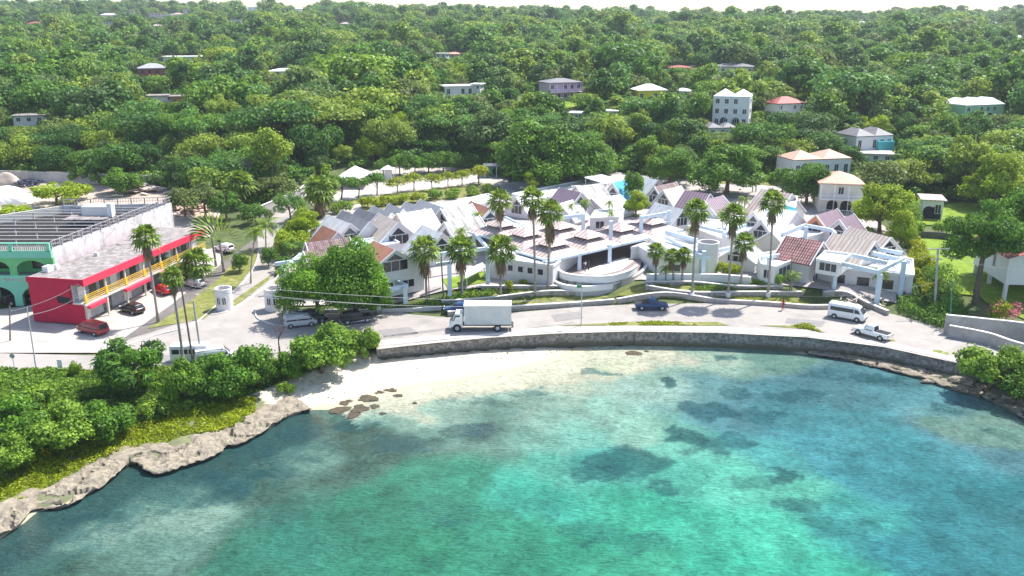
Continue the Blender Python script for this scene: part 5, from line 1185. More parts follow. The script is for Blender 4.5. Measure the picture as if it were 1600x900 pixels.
# ---------------------------------------------------------------- people
def person(label, loc, ang, shirt, trouser, stride=.0, skin=(.12, .06, .035), h=1.75):
    t = T('person', label, 'person', loc, ang, 'people at the mall and road'); s = h/1.75
    V = [(0, 0, .95), (0, 0, 1.2), (0, 0, 1.42), (0, 0, 1.52), (0, 0, 1.66), (.02, 0, 1.73),
         (0, .19, 1.42), (-.06-stride*.3, .25, 1.14), (.06-stride*.5, .26, .90), (0, -.19, 1.42), (-.02+stride*.3, -.25, 1.14), (.12+stride*.6, -.26, .93),
         (0, .10, .90), (.04+stride*.5, .11, .5), (-.02+stride*.55, .11, .08), (.16+stride*.55, .12, .04), (0, -.10, .90), (.02-stride*.2, -.11, .5), (-.06-stride*.8, -.11, .10), (.12-stride*.75, -.12, .04),
         (.16-stride*.5, .26, .82), (.2+stride*.65, -.26, .85)]
    E = [(0, 1), (1, 2), (2, 3), (3, 4), (4, 5), (2, 6), (6, 7), (7, 8), (8, 20), (2, 9), (9, 10), (10, 11), (11, 21), (0, 12), (12, 13), (13, 14), (14, 15), (0, 16), (16, 17), (17, 18), (18, 19)]
    rad = [.14, .13, .15, .055, .10, .075, .065, .048, .035, .065, .048, .035, .095, .062, .042, .035, .095, .062, .042, .035, .028, .028]
    def skin_obj(nm, keep, mat, grow=0., lvl=1):
        idx = {k: i for i, k in enumerate(keep)}
        me = bpy.data.meshes.new(nm); me.from_pydata([tuple(c*s for c in V[k]) for k in keep], [(idx[a], idx[b]) for a, b in E if a in idx and b in idx], [])
        o = bpy.data.objects.new(nm, me); COL.objects.link(o); o.parent = t; md = o.modifiers.new('skin', 'SKIN')
        for i, k in enumerate(keep): me.skin_vertices[0].data[i].radius = ((rad[k]+grow)*s,)*2 if len(me.skin_vertices) else (.1, .1)
        if me.skin_vertices: me.skin_vertices[0].data[0].use_root = True
        sb = o.modifiers.new('sub', 'SUBSURF'); sb.levels = lvl; sb.render_levels = lvl; me.materials.append(mat); return o
    def prep():
        pass
    for nm, keep, c, gr in (('body', list(range(22)), skin, 0), ('shirt', [0, 1, 2, 6, 7, 9, 10], shirt, .018), ('trousers', [0, 12, 13, 14, 16, 17, 18], trouser, .016)):
        idx = {k: i for i, k in enumerate(keep)}
        bm = bmesh.new(); lay = bm.verts.layers.skin.verify()
        vs_ = [bm.verts.new(tuple(c_*s for c_ in V[k])) for k in keep]
        for i, k in enumerate(keep): vs_[i][lay].radius = ((rad[k]+gr)*s,)*2; vs_[i][lay].use_root = (i == 0)
        for a_, b_ in E:
            if a_ in idx and b_ in idx: bm.edges.new((vs_[idx[a_]], vs_[idx[b_]]))
        me = bpy.data.meshes.new(nm); bm.to_mesh(me); bm.free(); o = bpy.data.objects.new(nm, me); COL.objects.link(o); o.parent = t
        o.modifiers.new('skin', 'SKIN'); sb = o.modifiers.new('sub', 'SUBSURF'); sb.levels = 2; sb.render_levels = 2; me.materials.append(M('cloth_%s_%.2f_%.2f' % (nm, c[0], c[1]), c, .8, .05))
    hm = bmesh.new(); bmesh.ops.create_uvsphere(hm, u_segments=10, v_segments=7, radius=.115*s)
    for v in hm.verts: v.co.z = v.co.z+1.70*s; v.co.x -= .02
    me = bpy.data.meshes.new('hair'); hm.to_mesh(me); hm.free(); me.materials.append(dark); o = bpy.data.objects.new('hair', me); COL.objects.link(o); o.parent = t
g = G(1223, 484, 2.4); person('person in red walking along the roadside kerb wall', g, R(200), (.60, .05, .04), (.35, .06, .05), .35)
g = G(914, 423, 4.83); person('person in white top standing on the shaded terrace', g, R(-60), (.75, .75, .75), (.10, .10, .12))
g = G(919.5, 423, 4.83); person('person in black standing close beside the one in white', g, R(160), (.02, .02, .025), (.03, .03, .04))
g = GT(8, 472); 
# ---------------------------------------------------------------- poles, lamps, wires
PG = 'poles around the coastal road'
def pole(label, bx, by, tx, ty, r=.14, mat=woodp, arms=(), name='utility_pole', cat='pole', z=None):
    g = GT(bx, by) if z is None else G(bx, by, z); tp = at(tx, ty, g.y); t = T(name, label, cat, g, 0, PG)
    MB().tube([(0, 0, -.3), (tp.x-g.x, 0, tp.z-g.z)], [r, r*.7], 8).build('shaft', mat, t)
    for dz, w, a in arms:
        c = Vector((tp.x-g.x, 0, tp.z-g.z-dz)); d = Vector((math.cos(a), math.sin(a), 0))*w/2; m = MB().beam(c-d, c+d, .11, .13)
        for k in (-.95, -.5, .5, .95): q = c+d*k; m.tube([q, q+Vector((0, 0, .25))], .05, 6)
        m.build('cross_arm', mat, t)
    return t, tp
pole('slim gray lamp post leaning at the left roadside', 58, 586, 42, 480, .09, metalg)
pole('dark wooden pole at the corner of the supermarket forecourt', 16, 536, 15, 478, .12, woodp)
_, p1 = pole('gray pole just left of the wooden pair in front of the forecourt', 303, 574, 282, 440, .15, woodp, [(.3, 1.6, .3)])
_, p2 = pole('gray wooden pole standing rightmost beside the two palm trunks', 316, 568, 302, 470, .16, concrete)
_, p3 = pole('steel pole with round green sign between truck and round terrace', 908, 515, 909, 447, .09, metalg)
MB().box(-.75, -.1, -.1, .1, 5.7, 6.1).build('sign_board', M('green_sign', (.05, .22, .12), .5), _)
_, p4 = pole('tall wooden power pole with cross arms and creepers near the right end of the mall', 1460, 490, 1466, 388, .2, concrete, [(.1, 3.4, 0), (1.0, 2.4, 1.2), (1.7, 1.6, 0)])
pole('green painted thin pole by the creeper covered bank', 1484, 512, 1488, 438, .08, M('green_pole', (.08, .35, .25)))
pole('white marker post beside the upper retaining wall', 1481, 518, 1480, 490, .1, white)
pole('wooden pole standing at the mall beside the small roadside agave', 1233, 460, 1238, 395, .09, woodp)
pole('brown pole between the first and second fan palms', 693, 470, 689, 396, .12, woodp)
pole('thin brown pole beside the first fan palm', 671, 474, 669, 418, .09, woodp)
_, p5 = pole('power pole with two gray transformers at the wood edge', 893, 284, 892, 246, .18, concrete, [(.2, 2.6, 0), (1.1, 2.2, .4)])
for s in (-.7, .7): MB().tube([(s, -.2, 5.0), (s, -.2, 6.2)], .38, 10).build('transformer', metalg, _)
_, p6 = pole('second power pole with transformer right of the first at the wood edge', 908, 282, 909, 247, .16, concrete, [(.2, 2.2, 0)])
MB().tube([(.5, -.2, 4.9), (.5, -.2, 6.0)], .35, 10).build('transformer', metalg, _)
pole('thin white pole right of the transformer poles', 923, 284, 923, 250, .11, concrete)
pole('tall pale pole behind the pinkish white roof block', 1243, 316, 1247, 292, .2, white)
pole('pair of pale posts in the clearing left one', 1176, 300, 1177, 274, .16, concrete); pole('pair of pale posts in the clearing right one', 1181, 301, 1182, 276, .16, concrete)
pole('thin antenna mast on the far left skyline', 3, 24, 3, 0, .3, metalg, name='antenna_mast', cat='mast')
def sign(label, bx, by, tx, ty, mat, rnd=True):
    g = GT(bx, by); tp = at(tx, ty, g.y); t = T('road_sign', label, 'road sign', g, 0, None); h = tp.z-g.z
    MB().tube([(0, 0, -.2), (0, 0, h)], .05, 6).build('post', metalg, t)
    if rnd: MB().tube([(0, -.06, h), (0, -.02, h)], .32, 14).build('sign_face', mat, t)
    else: MB().box(-.3, .3, -.06, -.02, h-1.0, h+.1).build('sign_face', mat, t)
sign('round gray-backed road sign at the left roadside', 24, 583, 20, 556, M('sign_gray', (.35, .36, .40)))
sign('small rectangular white and dark road sign at the left roadside', 96, 584, 92, 563, white, False)
def cable(label, A, B, sag, r=.022, n=16, mat=None):
    A = Vector(A); B = Vector(B); P = [A.lerp(B, i/n)-Vector((0, 0, sag*4*(i/n)*(1-i/n))) for i in range(n+1)]
    o = MB().tube([p-A for p in P], r, 4).build('power_line', mat or M('cable', (.42, .42, .43), .6)); o.location = A; tag(o, label, 'power line', 'wires over the road'); return o
cable('upper wire from the left poles past the almond tree toward the truck', at(295, 440, p1.y), at(912, 470, 118), .8)
cable('lower wire from the left poles past the almond tree toward the truck', at(300, 452, p1.y), at(912, 474, 118), 1.2)
cable('middle wire crossing in front of the almond tree', at(298, 447, p1.y), at(912, 472, 118), 1.5)
cable('wire descending from the red building to the left corner pole', at(123, 444, 112), at(16, 486, 112), .5, .03)
cable('wire sagging across the red end wall toward the left', at(140, 452, 112), at(46, 492, 110), .6, .03)
cable('long wire from the right power pole to the middle of the mall', at(1465, 396, p4.y), at(1236, 400, 130), 1.5)
cable('lower service wire from the right power pole across the dark windows', at(1464, 440, p4.y), at(1236, 462, 128), .9)
cable('wire running right from the tall power pole', at(1467, 396, p4.y), at(1640, 420, 110), .8)
# ---------------------------------------------------------------- sea wall
swm, n, l, b = newmat('sea_wall_masonry')
g = n.new('ShaderNodeNewGeometry'); vo = n.new('ShaderNodeTexVoronoi'); vo.inputs['Scale'].default_value = 3.2; vo.feature = 'F1'; l.new(g.outputs['Position'], vo.inputs['Vector'])
no = n.new('ShaderNodeTexNoise'); no.inputs['Scale'].default_value = .5; no.inputs['Detail'].default_value = 8; no.inputs['Roughness'].default_value = .75; l.new(g.outputs['Position'], no.inputs['Vector'])
sx = n.new('ShaderNodeSeparateXYZ'); l.new(g.outputs['Position'], sx.inputs[0])
cr = n.new('ShaderNodeValToRGB'); e = cr.color_ramp.elements; e[0].color = (.22, .20, .20, 1); e[1].color = (.44, .40, .37, 1); e[0].position = .3; e[1].position = .7; l.new(no.outputs[0], cr.inputs[0])
mb_ = n.new('ShaderNodeMix'); mb_.data_type = 'RGBA'; mb_.blend_type = 'MULTIPLY'; mb_.inputs[0].default_value = 1.0; l.new(cr.outputs[0], mb_.inputs[6]); bwn = n.new('ShaderNodeSeparateColor'); l.new(vo.outputs['Color'], bwn.inputs[0]); gr_ = n.new('ShaderNodeMapRange'); gr_.inputs[3].default_value = .45; gr_.inputs[4].default_value = 1.1; l.new(bwn.outputs[0], gr_.inputs[0]); l.new(gr_.outputs[0], mb_.inputs[7])
ad = n.new('ShaderNodeMath'); ad.operation = 'MULTIPLY_ADD'; l.new(no.outputs[0], ad.inputs[0]); ad.inputs[1].default_value = -1.6; l.new(sx.outputs[2], ad.inputs[2])
mr = n.new('ShaderNodeMapRange'); mr.inputs[1].default_value = -.35; mr.inputs[2].default_value = .25; l.new(ad.outputs[0], mr.inputs[0])
mw = n.new('ShaderNodeMix'); mw.data_type = 'RGBA'; l.new(mr.outputs[0], mw.inputs[0]); mw.inputs[6].default_value = (.13, .12, .08, 1); l.new(mb_.outputs[2], mw.inputs[7]); l.new(mw.outputs[2], b.inputs['Base Color'])
b.inputs['Roughness'].default_value = .95; bp = n.new('ShaderNodeBump'); bp.inputs['Strength'].default_value = .8; bp.inputs['Distance'].default_value = .12; l.new(vo.outputs['Distance'], bp.inputs['Height']); l.new(bp.outputs[0], b.inputs['Normal'])
pts = smooth_line([Vector((x, y, 0)) for x, y in WALL_W], 8)
i0 = next(i for i, p in enumerate(pts) if p.x > G(985, 516, 2.35).x)
L1 = [Vector((p.x, p.y+.1, -.9)) for p in pts[:i0+1]]; L2 = [Vector((p.x, p.y-.12, -.9)) for p in pts[i0:]]
capm = M('wall_coping', (.62, .57, .54), .9, .12, .8)
def seawall(label, L):
    o = wall_strip('sea_wall', label, 'sea wall', L, 3.2, .55, swm, capm, down=.3, group='stone sea walls along the road'); return o
seawall('older left stretch of stone sea wall behind the beach, crumbling at its right end', L1)
seawall('longer right stretch of stone sea wall standing in the water', L2)
# ---------------------------------------------------------------- rocks
rockm = M('coral_rock', (.27, .232, .175), .95, .35, 1.5, bump=1.0, stain=(.16, .13, .11), st=.7, bscale=4)
wrock = M('wet_rock', (.08, .065, .045), .8, .4, 2, bump=1.0, stain=(.17, .14, .06), st=.7)
_b = rockm.node_tree.nodes['Principled BSDF']; _l = rockm.node_tree.links; _n = rockm.node_tree.nodes
_src = _b.inputs['Base Color'].links[0].from_socket; _g = _n.new('ShaderNodeNewGeometry'); _s = _n.new('ShaderNodeSeparateXYZ'); _l.new(_g.outputs['Position'], _s.inputs[0])
_m = _n.new('ShaderNodeMapRange'); _m.inputs[1].default_value = .12; _m.inputs[2].default_value = .42; _l.new(_s.outputs[2], _m.inputs[0])
_x = _n.new('ShaderNodeMix'); _x.data_type = 'RGBA'; _l.new(_m.outputs[0], _x.inputs[0]); _x.inputs[6].default_value = (.07, .06, .05, 1); _l.new(_src, _x.inputs[7]); _l.new(_x.outputs[2], _b.inputs['Base Color'])
def rock(label, x, y, z, sx, sy, sz, mat, group, seed):
    bm = bmesh.new(); bmesh.ops.create_icosphere(bm, subdivisions=3, radius=1); rr = random.Random(seed); f = [rr.uniform(-9, 9) for _ in range(3)]
    for v in bm.verts:
        c = v.co; k = 1+.32*math.sin(c.x*3.1+f[0])*math.cos(c.y*2.7+f[1])+.2*math.sin(c.z*6+c.x*7+f[2])*math.cos(c.y*8)+rr.uniform(-.13, .13)
        c *= k; c.x *= sx; c.y *= sy; c.z *= sz
        if c.z > sz*.55: c.z = sz*.55+(c.z-sz*.55)*.3
    me = bpy.data.meshes.new('boulder'); bm.to_mesh(me); bm.free(); me.materials.append(mat)
    o = bpy.data.objects.new('boulder', me); COL.objects.link(o); o.location = (x, y, z); o.rotation_euler = (0, 0, rr.uniform(0, 3)); tag(o, label, 'boulder', group); return o
RGp = [('pale boulder under the sea wall, right shore', 'boulders under the right end of the sea wall', rockm, [(1335, 562, 12, 4), (1362, 568, 16, 4), (1392, 574, 16, 5), (1415, 580, 12, 5), (1440, 584, 13, 6), (1462, 592, 10, 5), (1484, 588, 13, 8), (1505, 600, 22, 8), (1533, 610, 14, 7), (1552, 622, 11, 6), (1578, 628, 13, 10), (1602, 636, 14, 10), (1450, 597, 9, 4), (1470, 580, 10, 4)]),
       ('dark weedy rock at the beach left end', 'weedy rocks at the left end of the beach', wrock, [(540, 628, 16, 3), (555, 618, 14, 3), (575, 622, 20, 4), (590, 612, 13, 3), (610, 609, 12, 3), (530, 640, 18, 3), (562, 638, 18, 3), (585, 634, 12, 2.4), (552, 648, 14, 2), (598, 645, 7, 2), (622, 617, 9, 2), (648, 629, 6, 2)]),
       ('fallen masonry lump at the crumbled sea wall', 'broken lumps at the crumbled sea wall', wrock, [(884, 535, 9, 5), (905, 537, 9, 4), (925, 537, 14, 4), (948, 535, 8, 5), (966, 538, 9, 5), (895, 541, 12, 2), (990, 551, 15, 2), (1010, 548, 6, 1.6)])]
PRE = ['first', 'second', 'third', 'fourth', 'fifth', 'sixth', 'seventh', 'eighth', 'ninth', 'tenth', 'eleventh', 'twelfth', 'thirteenth', 'fourteenth', 'fifteenth']
for lb, gr, mt, LL in RGp:
    LL.sort()
    for k, (x, y, w, h) in enumerate(LL):
        p = G(x, y, .1); s = w*p.y*1.06/F
        rock('%s, %s from left' % (lb, PRE[k]), p.x, p.y, .02 if mt is wrock else max(.15, Hs(p.x, p.y)*.6+.15), s*(.75 if mt is wrock else 1), s*random.uniform(.6, .9), max(.10, h*(.045 if mt is wrock else .085)), mt, gr, k+len(lb))
# coral shelf along the left shore
def shelf(L, K, low=0., mat=rockm, sd=0):
    v = []; n = len(L); prof = [(.35, -.7), (.30, -.1), (.5, .25), (.1, .55), (-.12, .72), (.0, .88)]+[(.3+.30*k, .92+.008*k) for k in range(K-6)]
    for i, p in enumerate(L):
        d = L[min(i+1, n-1)]-L[max(i-1, 0)]; d.normalize(); nn = Vector((-d.y, d.x, 0)); wob = (nz(p.x, p.y, .35, 8)-.5)*2.2
        for k, (s, z) in enumerate(prof):
            q = p+nn*(s+wob*(1-k/K)); q.z = z*(1-low)+(float(nz(q.x, q.y, .9, 4))-.5)*(.5 if k > 3 else .1)+(float(nz(q.x, q.y, 2.0, 7, 3))-.5)*.42*(k > 3)+(float(nz(q.x, q.y, .22, 6))-.5)*.5*(k > 3)
            cr_ = abs(float(nz(q.x, q.y, .28, 14, 2))-.5)
            if cr_ < .022 and k > 4: q.z -= .5
            if k > K-7: q.z -= (k-K+7)*.09
            v.append(tuple(q))
    f = [(i*K+k, (i+1)*K+k, (i+1)*K+k+1, i*K+k+1) for i in range(n-1) for k in range(K-1)]
    me = bpy.data.meshes.new('rock_shelf'); me.from_pydata(v, [], f); me.materials.append(mat); me.update()
    o = bpy.data.objects.new('rock_shelf', me); COL.objects.link(o); struct(o)
shelf(smooth_line([Vector((x, y, 0)) for x, y in px_line(SH_ROCK, 0)], 14), 24, .38)
shelf(smooth_line([Vector((x, y, 0)) for x, y in px_line([(1262, 556)]+SH_RIGHT[:-1], 0)], 12), 16, .45)
# debris heap and yard things
def heap(name, label, px, py, w, h, mat, cat, n=60, sp=.5, seed=3):
    g = GT(px, py); s = w*g.y/F; rr = random.Random(seed); m = MB()
    for _ in range(n):
        x, y = rr.gauss(0, s*.35), rr.gauss(0, s*.25); z = max(0, h*(1-math.hypot(x/s, y/s)))*rr.random(); a = rr.uniform(0, 3); l_ = rr.uniform(.4, 1)*sp
        m.beam((x-math.cos(a)*l_, y-math.sin(a)*l_, z+.1), (x+math.cos(a)*l_, y+math.sin(a)*l_, z+.15+rr.uniform(0, .4)), rr.uniform(.15, .4)*sp*1.5, rr.uniform(.08, .25))
    o = m.build(name, mat); o.location = g; tag(o, label, cat)
heap('rubble_heap', 'heap of pale rubble and planks beside the right pergola post', 1345, 474, 40, .9, M('rubble_pale', (.50, .42, .38), .9, .3, 2), 'rubble heap', 70, .5)
heap('timber_stack', 'jumble of pinkish timber planks behind the white side wall', 290, 330, 60, 1.6, M('plank_pink', (.55, .40, .33), .9, .25, 1), 'timber stack', 90, 1.6, 4)
heap('timber_stack', 'white plank pile behind the supermarket roof', 225, 300, 60, 1.6, M('plank_pale', (.62, .52, .46), .9, .25, 1), 'timber stack', 60, 2.0, 5)
heap('scrap_pile', 'dark scrap and drums by the yard wall at far left', 40, 292, 30, 1.6, M('scrap_dark', (.05, .06, .10), .7), 'scrap pile', 50, .9, 6)
def mound(name, label, px, py, w, h, mat, cat):
    g = GT(px, py); s = w*g.y/F/2; bm = bmesh.new(); bmesh.ops.create_icosphere(bm, subdivisions=4, radius=1)
    for v in bm.verts: q = v.co; k = 1+.15*math.sin(q.x*3+1)*math.cos(q.y*4)+random.uniform(-.01, .01); v.co = Vector((q.x*s*k, q.y*s*.6*k, (max(q.z, -.1)**1)*h*k))
    me = bpy.data.meshes.new(name); bm.to_mesh(me); bm.free(); me.materials.append(mat); o = bpy.data.objects.new(name, me); COL.objects.link(o); o.location = g; tag(o, label, cat)
mound('sand_heap', 'large white sand heap in the yard at the left edge', 10, 318, 90, 3.4, sandm, 'sand heap')
mound('dirt_heap', 'pink-brown dirt heap behind the white sand', 10, 292, 50, 3., dirtm, 'dirt heap')
# ---------------------------------------------------------------- water
WP = [ # photo position, seabed / water colour (reflectance)
 (0,870,.05,.12,.12),(60,840,.05,.10,.10),(150,800,.06,.12,.11),(200,830,.13,.27,.20),(290,810,.15,.30,.20),(270,770,.10,.22,.17),(240,860,.08,.24,.19),(120,880,.04,.17,.15),(30,895,.05,.20,.18),
 (230,750,.05,.09,.09),(300,740,.05,.09,.09),(400,700,.05,.10,.10),(470,665,.05,.09,.09),(380,760,.05,.15,.14),(455,720,.12,.20,.17),(420,800,.03,.20,.18),(340,880,.02,.22,.18),(520,720,.04,.15,.14),
 (560,680,.05,.13,.12),(600,700,.05,.14,.13),(500,655,.10,.16,.13),(640,640,.30,.46,.33),(600,650,.15,.25,.20),(690,640,.13,.28,.25),(660,680,.10,.24,.20),(700,610,.50,.58,.40),(780,600,.42,.52,.33),(650,615,.62,.58,.42),
 (740,640,.10,.22,.22),(730,670,.07,.18,.20),(800,620,.13,.28,.24),(850,590,.34,.46,.28),(880,610,.26,.44,.38),(900,570,.52,.56,.36),(960,560,.56,.60,.38),(1050,560,.34,.50,.32),(1120,560,.24,.42,.32),(1200,560,.10,.26,.26),
 (800,680,.10,.36,.33),(850,660,.16,.46,.42),(920,640,.18,.50,.46),(1000,610,.20,.48,.46),(1100,600,.10,.36,.40),(1200,600,.05,.26,.34),(1300,600,.05,.24,.34),(1400,620,.06,.30,.38),(1450,640,.09,.36,.40),(1500,660,.10,.30,.28),(1560,670,.12,.24,.18),(1590,720,.06,.26,.32),
 (620,740,.02,.26,.20),(560,790,.015,.24,.18),(700,760,.02,.29,.22),(760,830,.02,.31,.23),(680,860,.015,.27,.19),(560,880,.015,.25,.19),(450,850,.015,.23,.19),(820,780,.03,.40,.34),(830,870,.02,.30,.22),(900,850,.02,.34,.25),
 (880,720,.06,.40,.34),(960,720,.04,.36,.34),(900,680,.12,.46,.42),(1000,680,.18,.52,.46),(1060,700,.10,.46,.40),(1140,660,.06,.28,.36),(1250,650,.04,.26,.38),(1350,660,.04,.28,.42),(1400,700,.03,.28,.42),(1300,690,.05,.34,.44),(1200,700,.06,.40,.42),
 (1050,740,.06,.44,.38),(1150,760,.08,.50,.42),(1260,760,.08,.50,.42),(1340,800,.04,.38,.38),(1000,800,.03,.42,.32),(1100,830,.04,.46,.36),(1200,840,.05,.50,.40),(1250,880,.03,.42,.34),(1150,890,.03,.44,.34),(1000,880,.03,.38,.28),
 (1450,760,.02,.24,.38),(1550,760,.02,.24,.40),(1500,830,.02,.24,.36),(1400,850,.02,.26,.34),(1590,860,.02,.25,.38),(1350,740,.03,.28,.40),(1500,710,.05,.32,.44),(1590,800,.02,.22,.38)]
DARK = [ # dark sea-grass / reef patches: px,py, half width, half height (px), strength
 (1045,597,17,6,.85),(1105,642,46,12,.55),(1180,650,60,10,.35),(1075,682,45,12,.65),(1130,690,50,14,.45),(1150,610,36,10,.3),(980,722,60,22,.5),(940,740,40,12,.4),(1030,760,34,8,.4),(1215,742,26,14,.55),(1170,748,40,10,.35),(1240,790,50,14,.35),(1320,820,70,18,.3),
 (1130,560,18,7,.5),(940,581,30,4,.5),(1120,700,60,10,.35),(730,675,50,14,.4),(740,625,60,10,.35),(560,665,40,12,.4),(620,690,60,14,.3),(360,755,40,12,.5),(420,740,45,8,.4),(350,772,34,8,.4),(110,815,50,7,.6),(290,745,70,12,.45),(400,705,60,10,.5),(470,675,40,8,.5),(190,805,30,8,.4),
 (860,800,30,10,.25),(1250,620,50,12,.35),(1420,600,50,8,.35),(1370,590,40,7,.5),(1480,640,30,10,.35),(1560,680,26,10,.3),(1290,585,60,10,.3),(820,612,50,8,.35),(1300,700,60,12,.25),(700,800,60,24,.2),(650,700,50,16,.25),(1000,850,60,20,.2),(930,830,50,20,.22)]
wx = spaced((-700, -80, 20), (-80, 86, .45), (86, 700, 20)); wy = spaced((-700, 45, 20), (45, 118, .45), (118, 126, 2))
wm, n, l, b = newmat('sea_water')
def zero(X, Y): return np.zeros(np.shape(X))
water, wv = grid_mesh('water', wx, wy, zero, wm); struct(water)
X = wv[:, 0]; Y = wv[:, 1]
wxn = X+(nz(X, Y, .12, 1)-.5)*9; wyn = Y+(nz(X, Y, .12, 2)-.5)*7
num = np.zeros((len(X), 3)); den = np.zeros(len(X))
for (px, py, r_, g_, b_) in WP:
    p = G(px, py, 0); w = 1/(((wxn-p.x)**2+(wyn-p.y)**2)+1.2)**2.1; num += w[:, None]*np.array([r_, g_, b_]); den += w
C = (num/den[:, None])**1.12; tl_ = np.clip((C[:, 1]-C[:, 0]-.02)/.12, 0, 1)[:, None]; C = C*((1-tl_)*np.array([.88, 1.0, .88])+tl_*np.array([1.15, .70, .66])); C[:, 2] = np.where(tl_[:, 0] > .1, np.minimum(C[:, 2], 1.15*C[:, 1])*.93, C[:, 2]); C *= (1+.22*tl_); C[:, 0] += .02*tl_[:, 0]
REEF = np.zeros(len(X))
wxd = X+(nz(X, Y, .5, 3)-.5)*5; wyd = Y+(nz(X, Y, .5, 6)-.5)*4
for (px, py, hw_, hh_, st) in DARK:
    p = G(px, py, 0); sx_ = hw_*p.y*1.03/F; p2 = G(px, py+hh_, 0); sy_ = p.y-p2.y
    q = ((wxd-p.x)/sx_)**2+((wyd-p.y)/sy_)**2; k = st*(1-sm(q, .7, 1.25))*(.7+.9*nz(X, Y, 1.0, 9))
    C = C*(1-.75*k[:, None])+np.array([.02, .075, .09])*.75*k[:, None]; REEF = np.maximum(REEF, st*(1-sm(q, .5, 1.7)))
blot = nz(X, Y, .45, 11, 5); C *= (.62+.76*blot)[:, None]
s_w, i_w = seg_dist(X, Y, SHORE)
nb = (i_w >= NR) & (i_w < NBch+2)
k = np.where(nb, 1-sm(s_w+nz(X, Y, .4, 12)*5-2.5, 0, 7.5), 0)*.85; C = C*(1-k[:, None])+np.array([.60, .55, .38])*k[:, None]
rk = (i_w < NR-1); k = np.where(rk, 1-sm(s_w+nz(X, Y, .6, 13)*4-2, 1.0, 5), 0)*.55; C = C*(1-k[:, None])+np.array([.05, .055, .06])*k[:, None]
lw_ = 1-sm(C[:, 0], .16, .46); C[:, 1] = np.maximum(C[:, 1], C[:, 0]*(1+.55*lw_)+.015*lw_); C[:, 2] = np.maximum(C[:, 2], C[:, 0]*(.74+.5*lw_)+.01*lw_)
lf_ = 1-sm(C[:, 0], .10, .30); C[:, 1] = np.maximum(C[:, 1], C[:, 0]*2.0*lf_); C[:, 2] = np.maximum(C[:, 2], C[:, 0]*1.6*lf_); C *= 1.08
REEF = np.clip(REEF+.42*(nz(X, Y, .16, 21, 3)-.35)*sm(s_w, 3, 12)+np.where(i_w < NR-1, .5*(1-sm(s_w, 3, 14)), 0), 0, 1)
a = water.data.attributes.new('reef', 'FLOAT', 'POINT'); a.data.foreach_set('value', REEF.astype(np.float32))
C = np.clip(C, .01, .9)
a = water.data.color_attributes.new('seabed', 'FLOAT_COLOR', 'POINT'); a.data.foreach_set('color', np.concatenate([C, np.ones((len(C), 1))], 1).astype(np.float32).ravel())
at_ = n.new('ShaderNodeAttribute'); at_.attribute_name = 'seabed'
g = n.new('ShaderNodeNewGeometry')
mpn = n.new('ShaderNodeMapping'); mpn.inputs['Rotation'].default_value = (0, 0, R(-28)); mpn.inputs['Scale'].default_value = (.55, 1.5, 1); l.new(g.outputs['Position'], mpn.inputs[0])
f1 = n.new('ShaderNodeTexNoise'); f1.inputs['Scale'].default_value = 2.0; f1.inputs['Detail'].default_value = 7; f1.inputs['Roughness'].default_value = .68; l.new(mpn.outputs[0], f1.inputs['Vector'])
f2 = n.new('ShaderNodeTexNoise'); f2.inputs['Scale'].default_value = 1.1; f2.inputs['Detail'].default_value = 9; f2.inputs['Roughness'].default_value = .72; f2.inputs['Distortion'].default_value = 1.0; l.new(g.outputs['Position'], f2.inputs['Vector'])
mr = n.new('ShaderNodeMapRange'); mr.inputs[1].default_value = .3; mr.inputs[2].default_value = .7; mr.inputs[3].default_value = .6; mr.inputs[4].default_value = 1.42; l.new(f2.outputs[0], mr.inputs[0])
hv = n.new('ShaderNodeHueSaturation'); l.new(mr.outputs[0], hv.inputs['Value']); l.new(at_.outputs['Color'], hv.inputs['Color'])
rf = n.new('ShaderNodeAttribute'); rf.attribute_name = 'reef'; f3 = n.new('ShaderNodeTexNoise'); f3.inputs['Scale'].default_value = .55; f3.inputs['Detail'].default_value = 12; f3.inputs['Roughness'].default_value = .78; f3.inputs['Distortion'].default_value = .5; l.new(g.outputs['Position'], f3.inputs['Vector'])
ma = n.new('ShaderNodeMath'); ma.operation = 'MULTIPLY_ADD'; l.new(rf.outputs['Fac'], ma.inputs[0]); ma.inputs[1].default_value = .42; l.new(f3.outputs[0], ma.inputs[2])
m4 = n.new('ShaderNodeMapRange'); m4.inputs[1].default_value = .60; m4.inputs[2].default_value = .70; m4.inputs[4].default_value = .5; l.new(ma.outputs[0], m4.inputs[0])
rm = n.new('ShaderNodeMix'); rm.data_type = 'RGBA'; l.new(m4.outputs[0], rm.inputs[0]); l.new(hv.outputs[0], rm.inputs[6]); rm.inputs[7].default_value = (.018, .085, .095, 1); l.new(rm.outputs[2], b.inputs['Base Color'])
b.inputs['Roughness'].default_value = .12; b.inputs['IOR'].default_value = 1.33; b.inputs['Specular IOR Level'].default_value = .32
bp = n.new('ShaderNodeBump'); bp.inputs['Strength'].default_value = .8; bp.inputs['Distance'].default_value = 1.1; l.new(f1.outputs[0], bp.inputs['Height']); l.new(bp.outputs[0], b.inputs['Normal'])
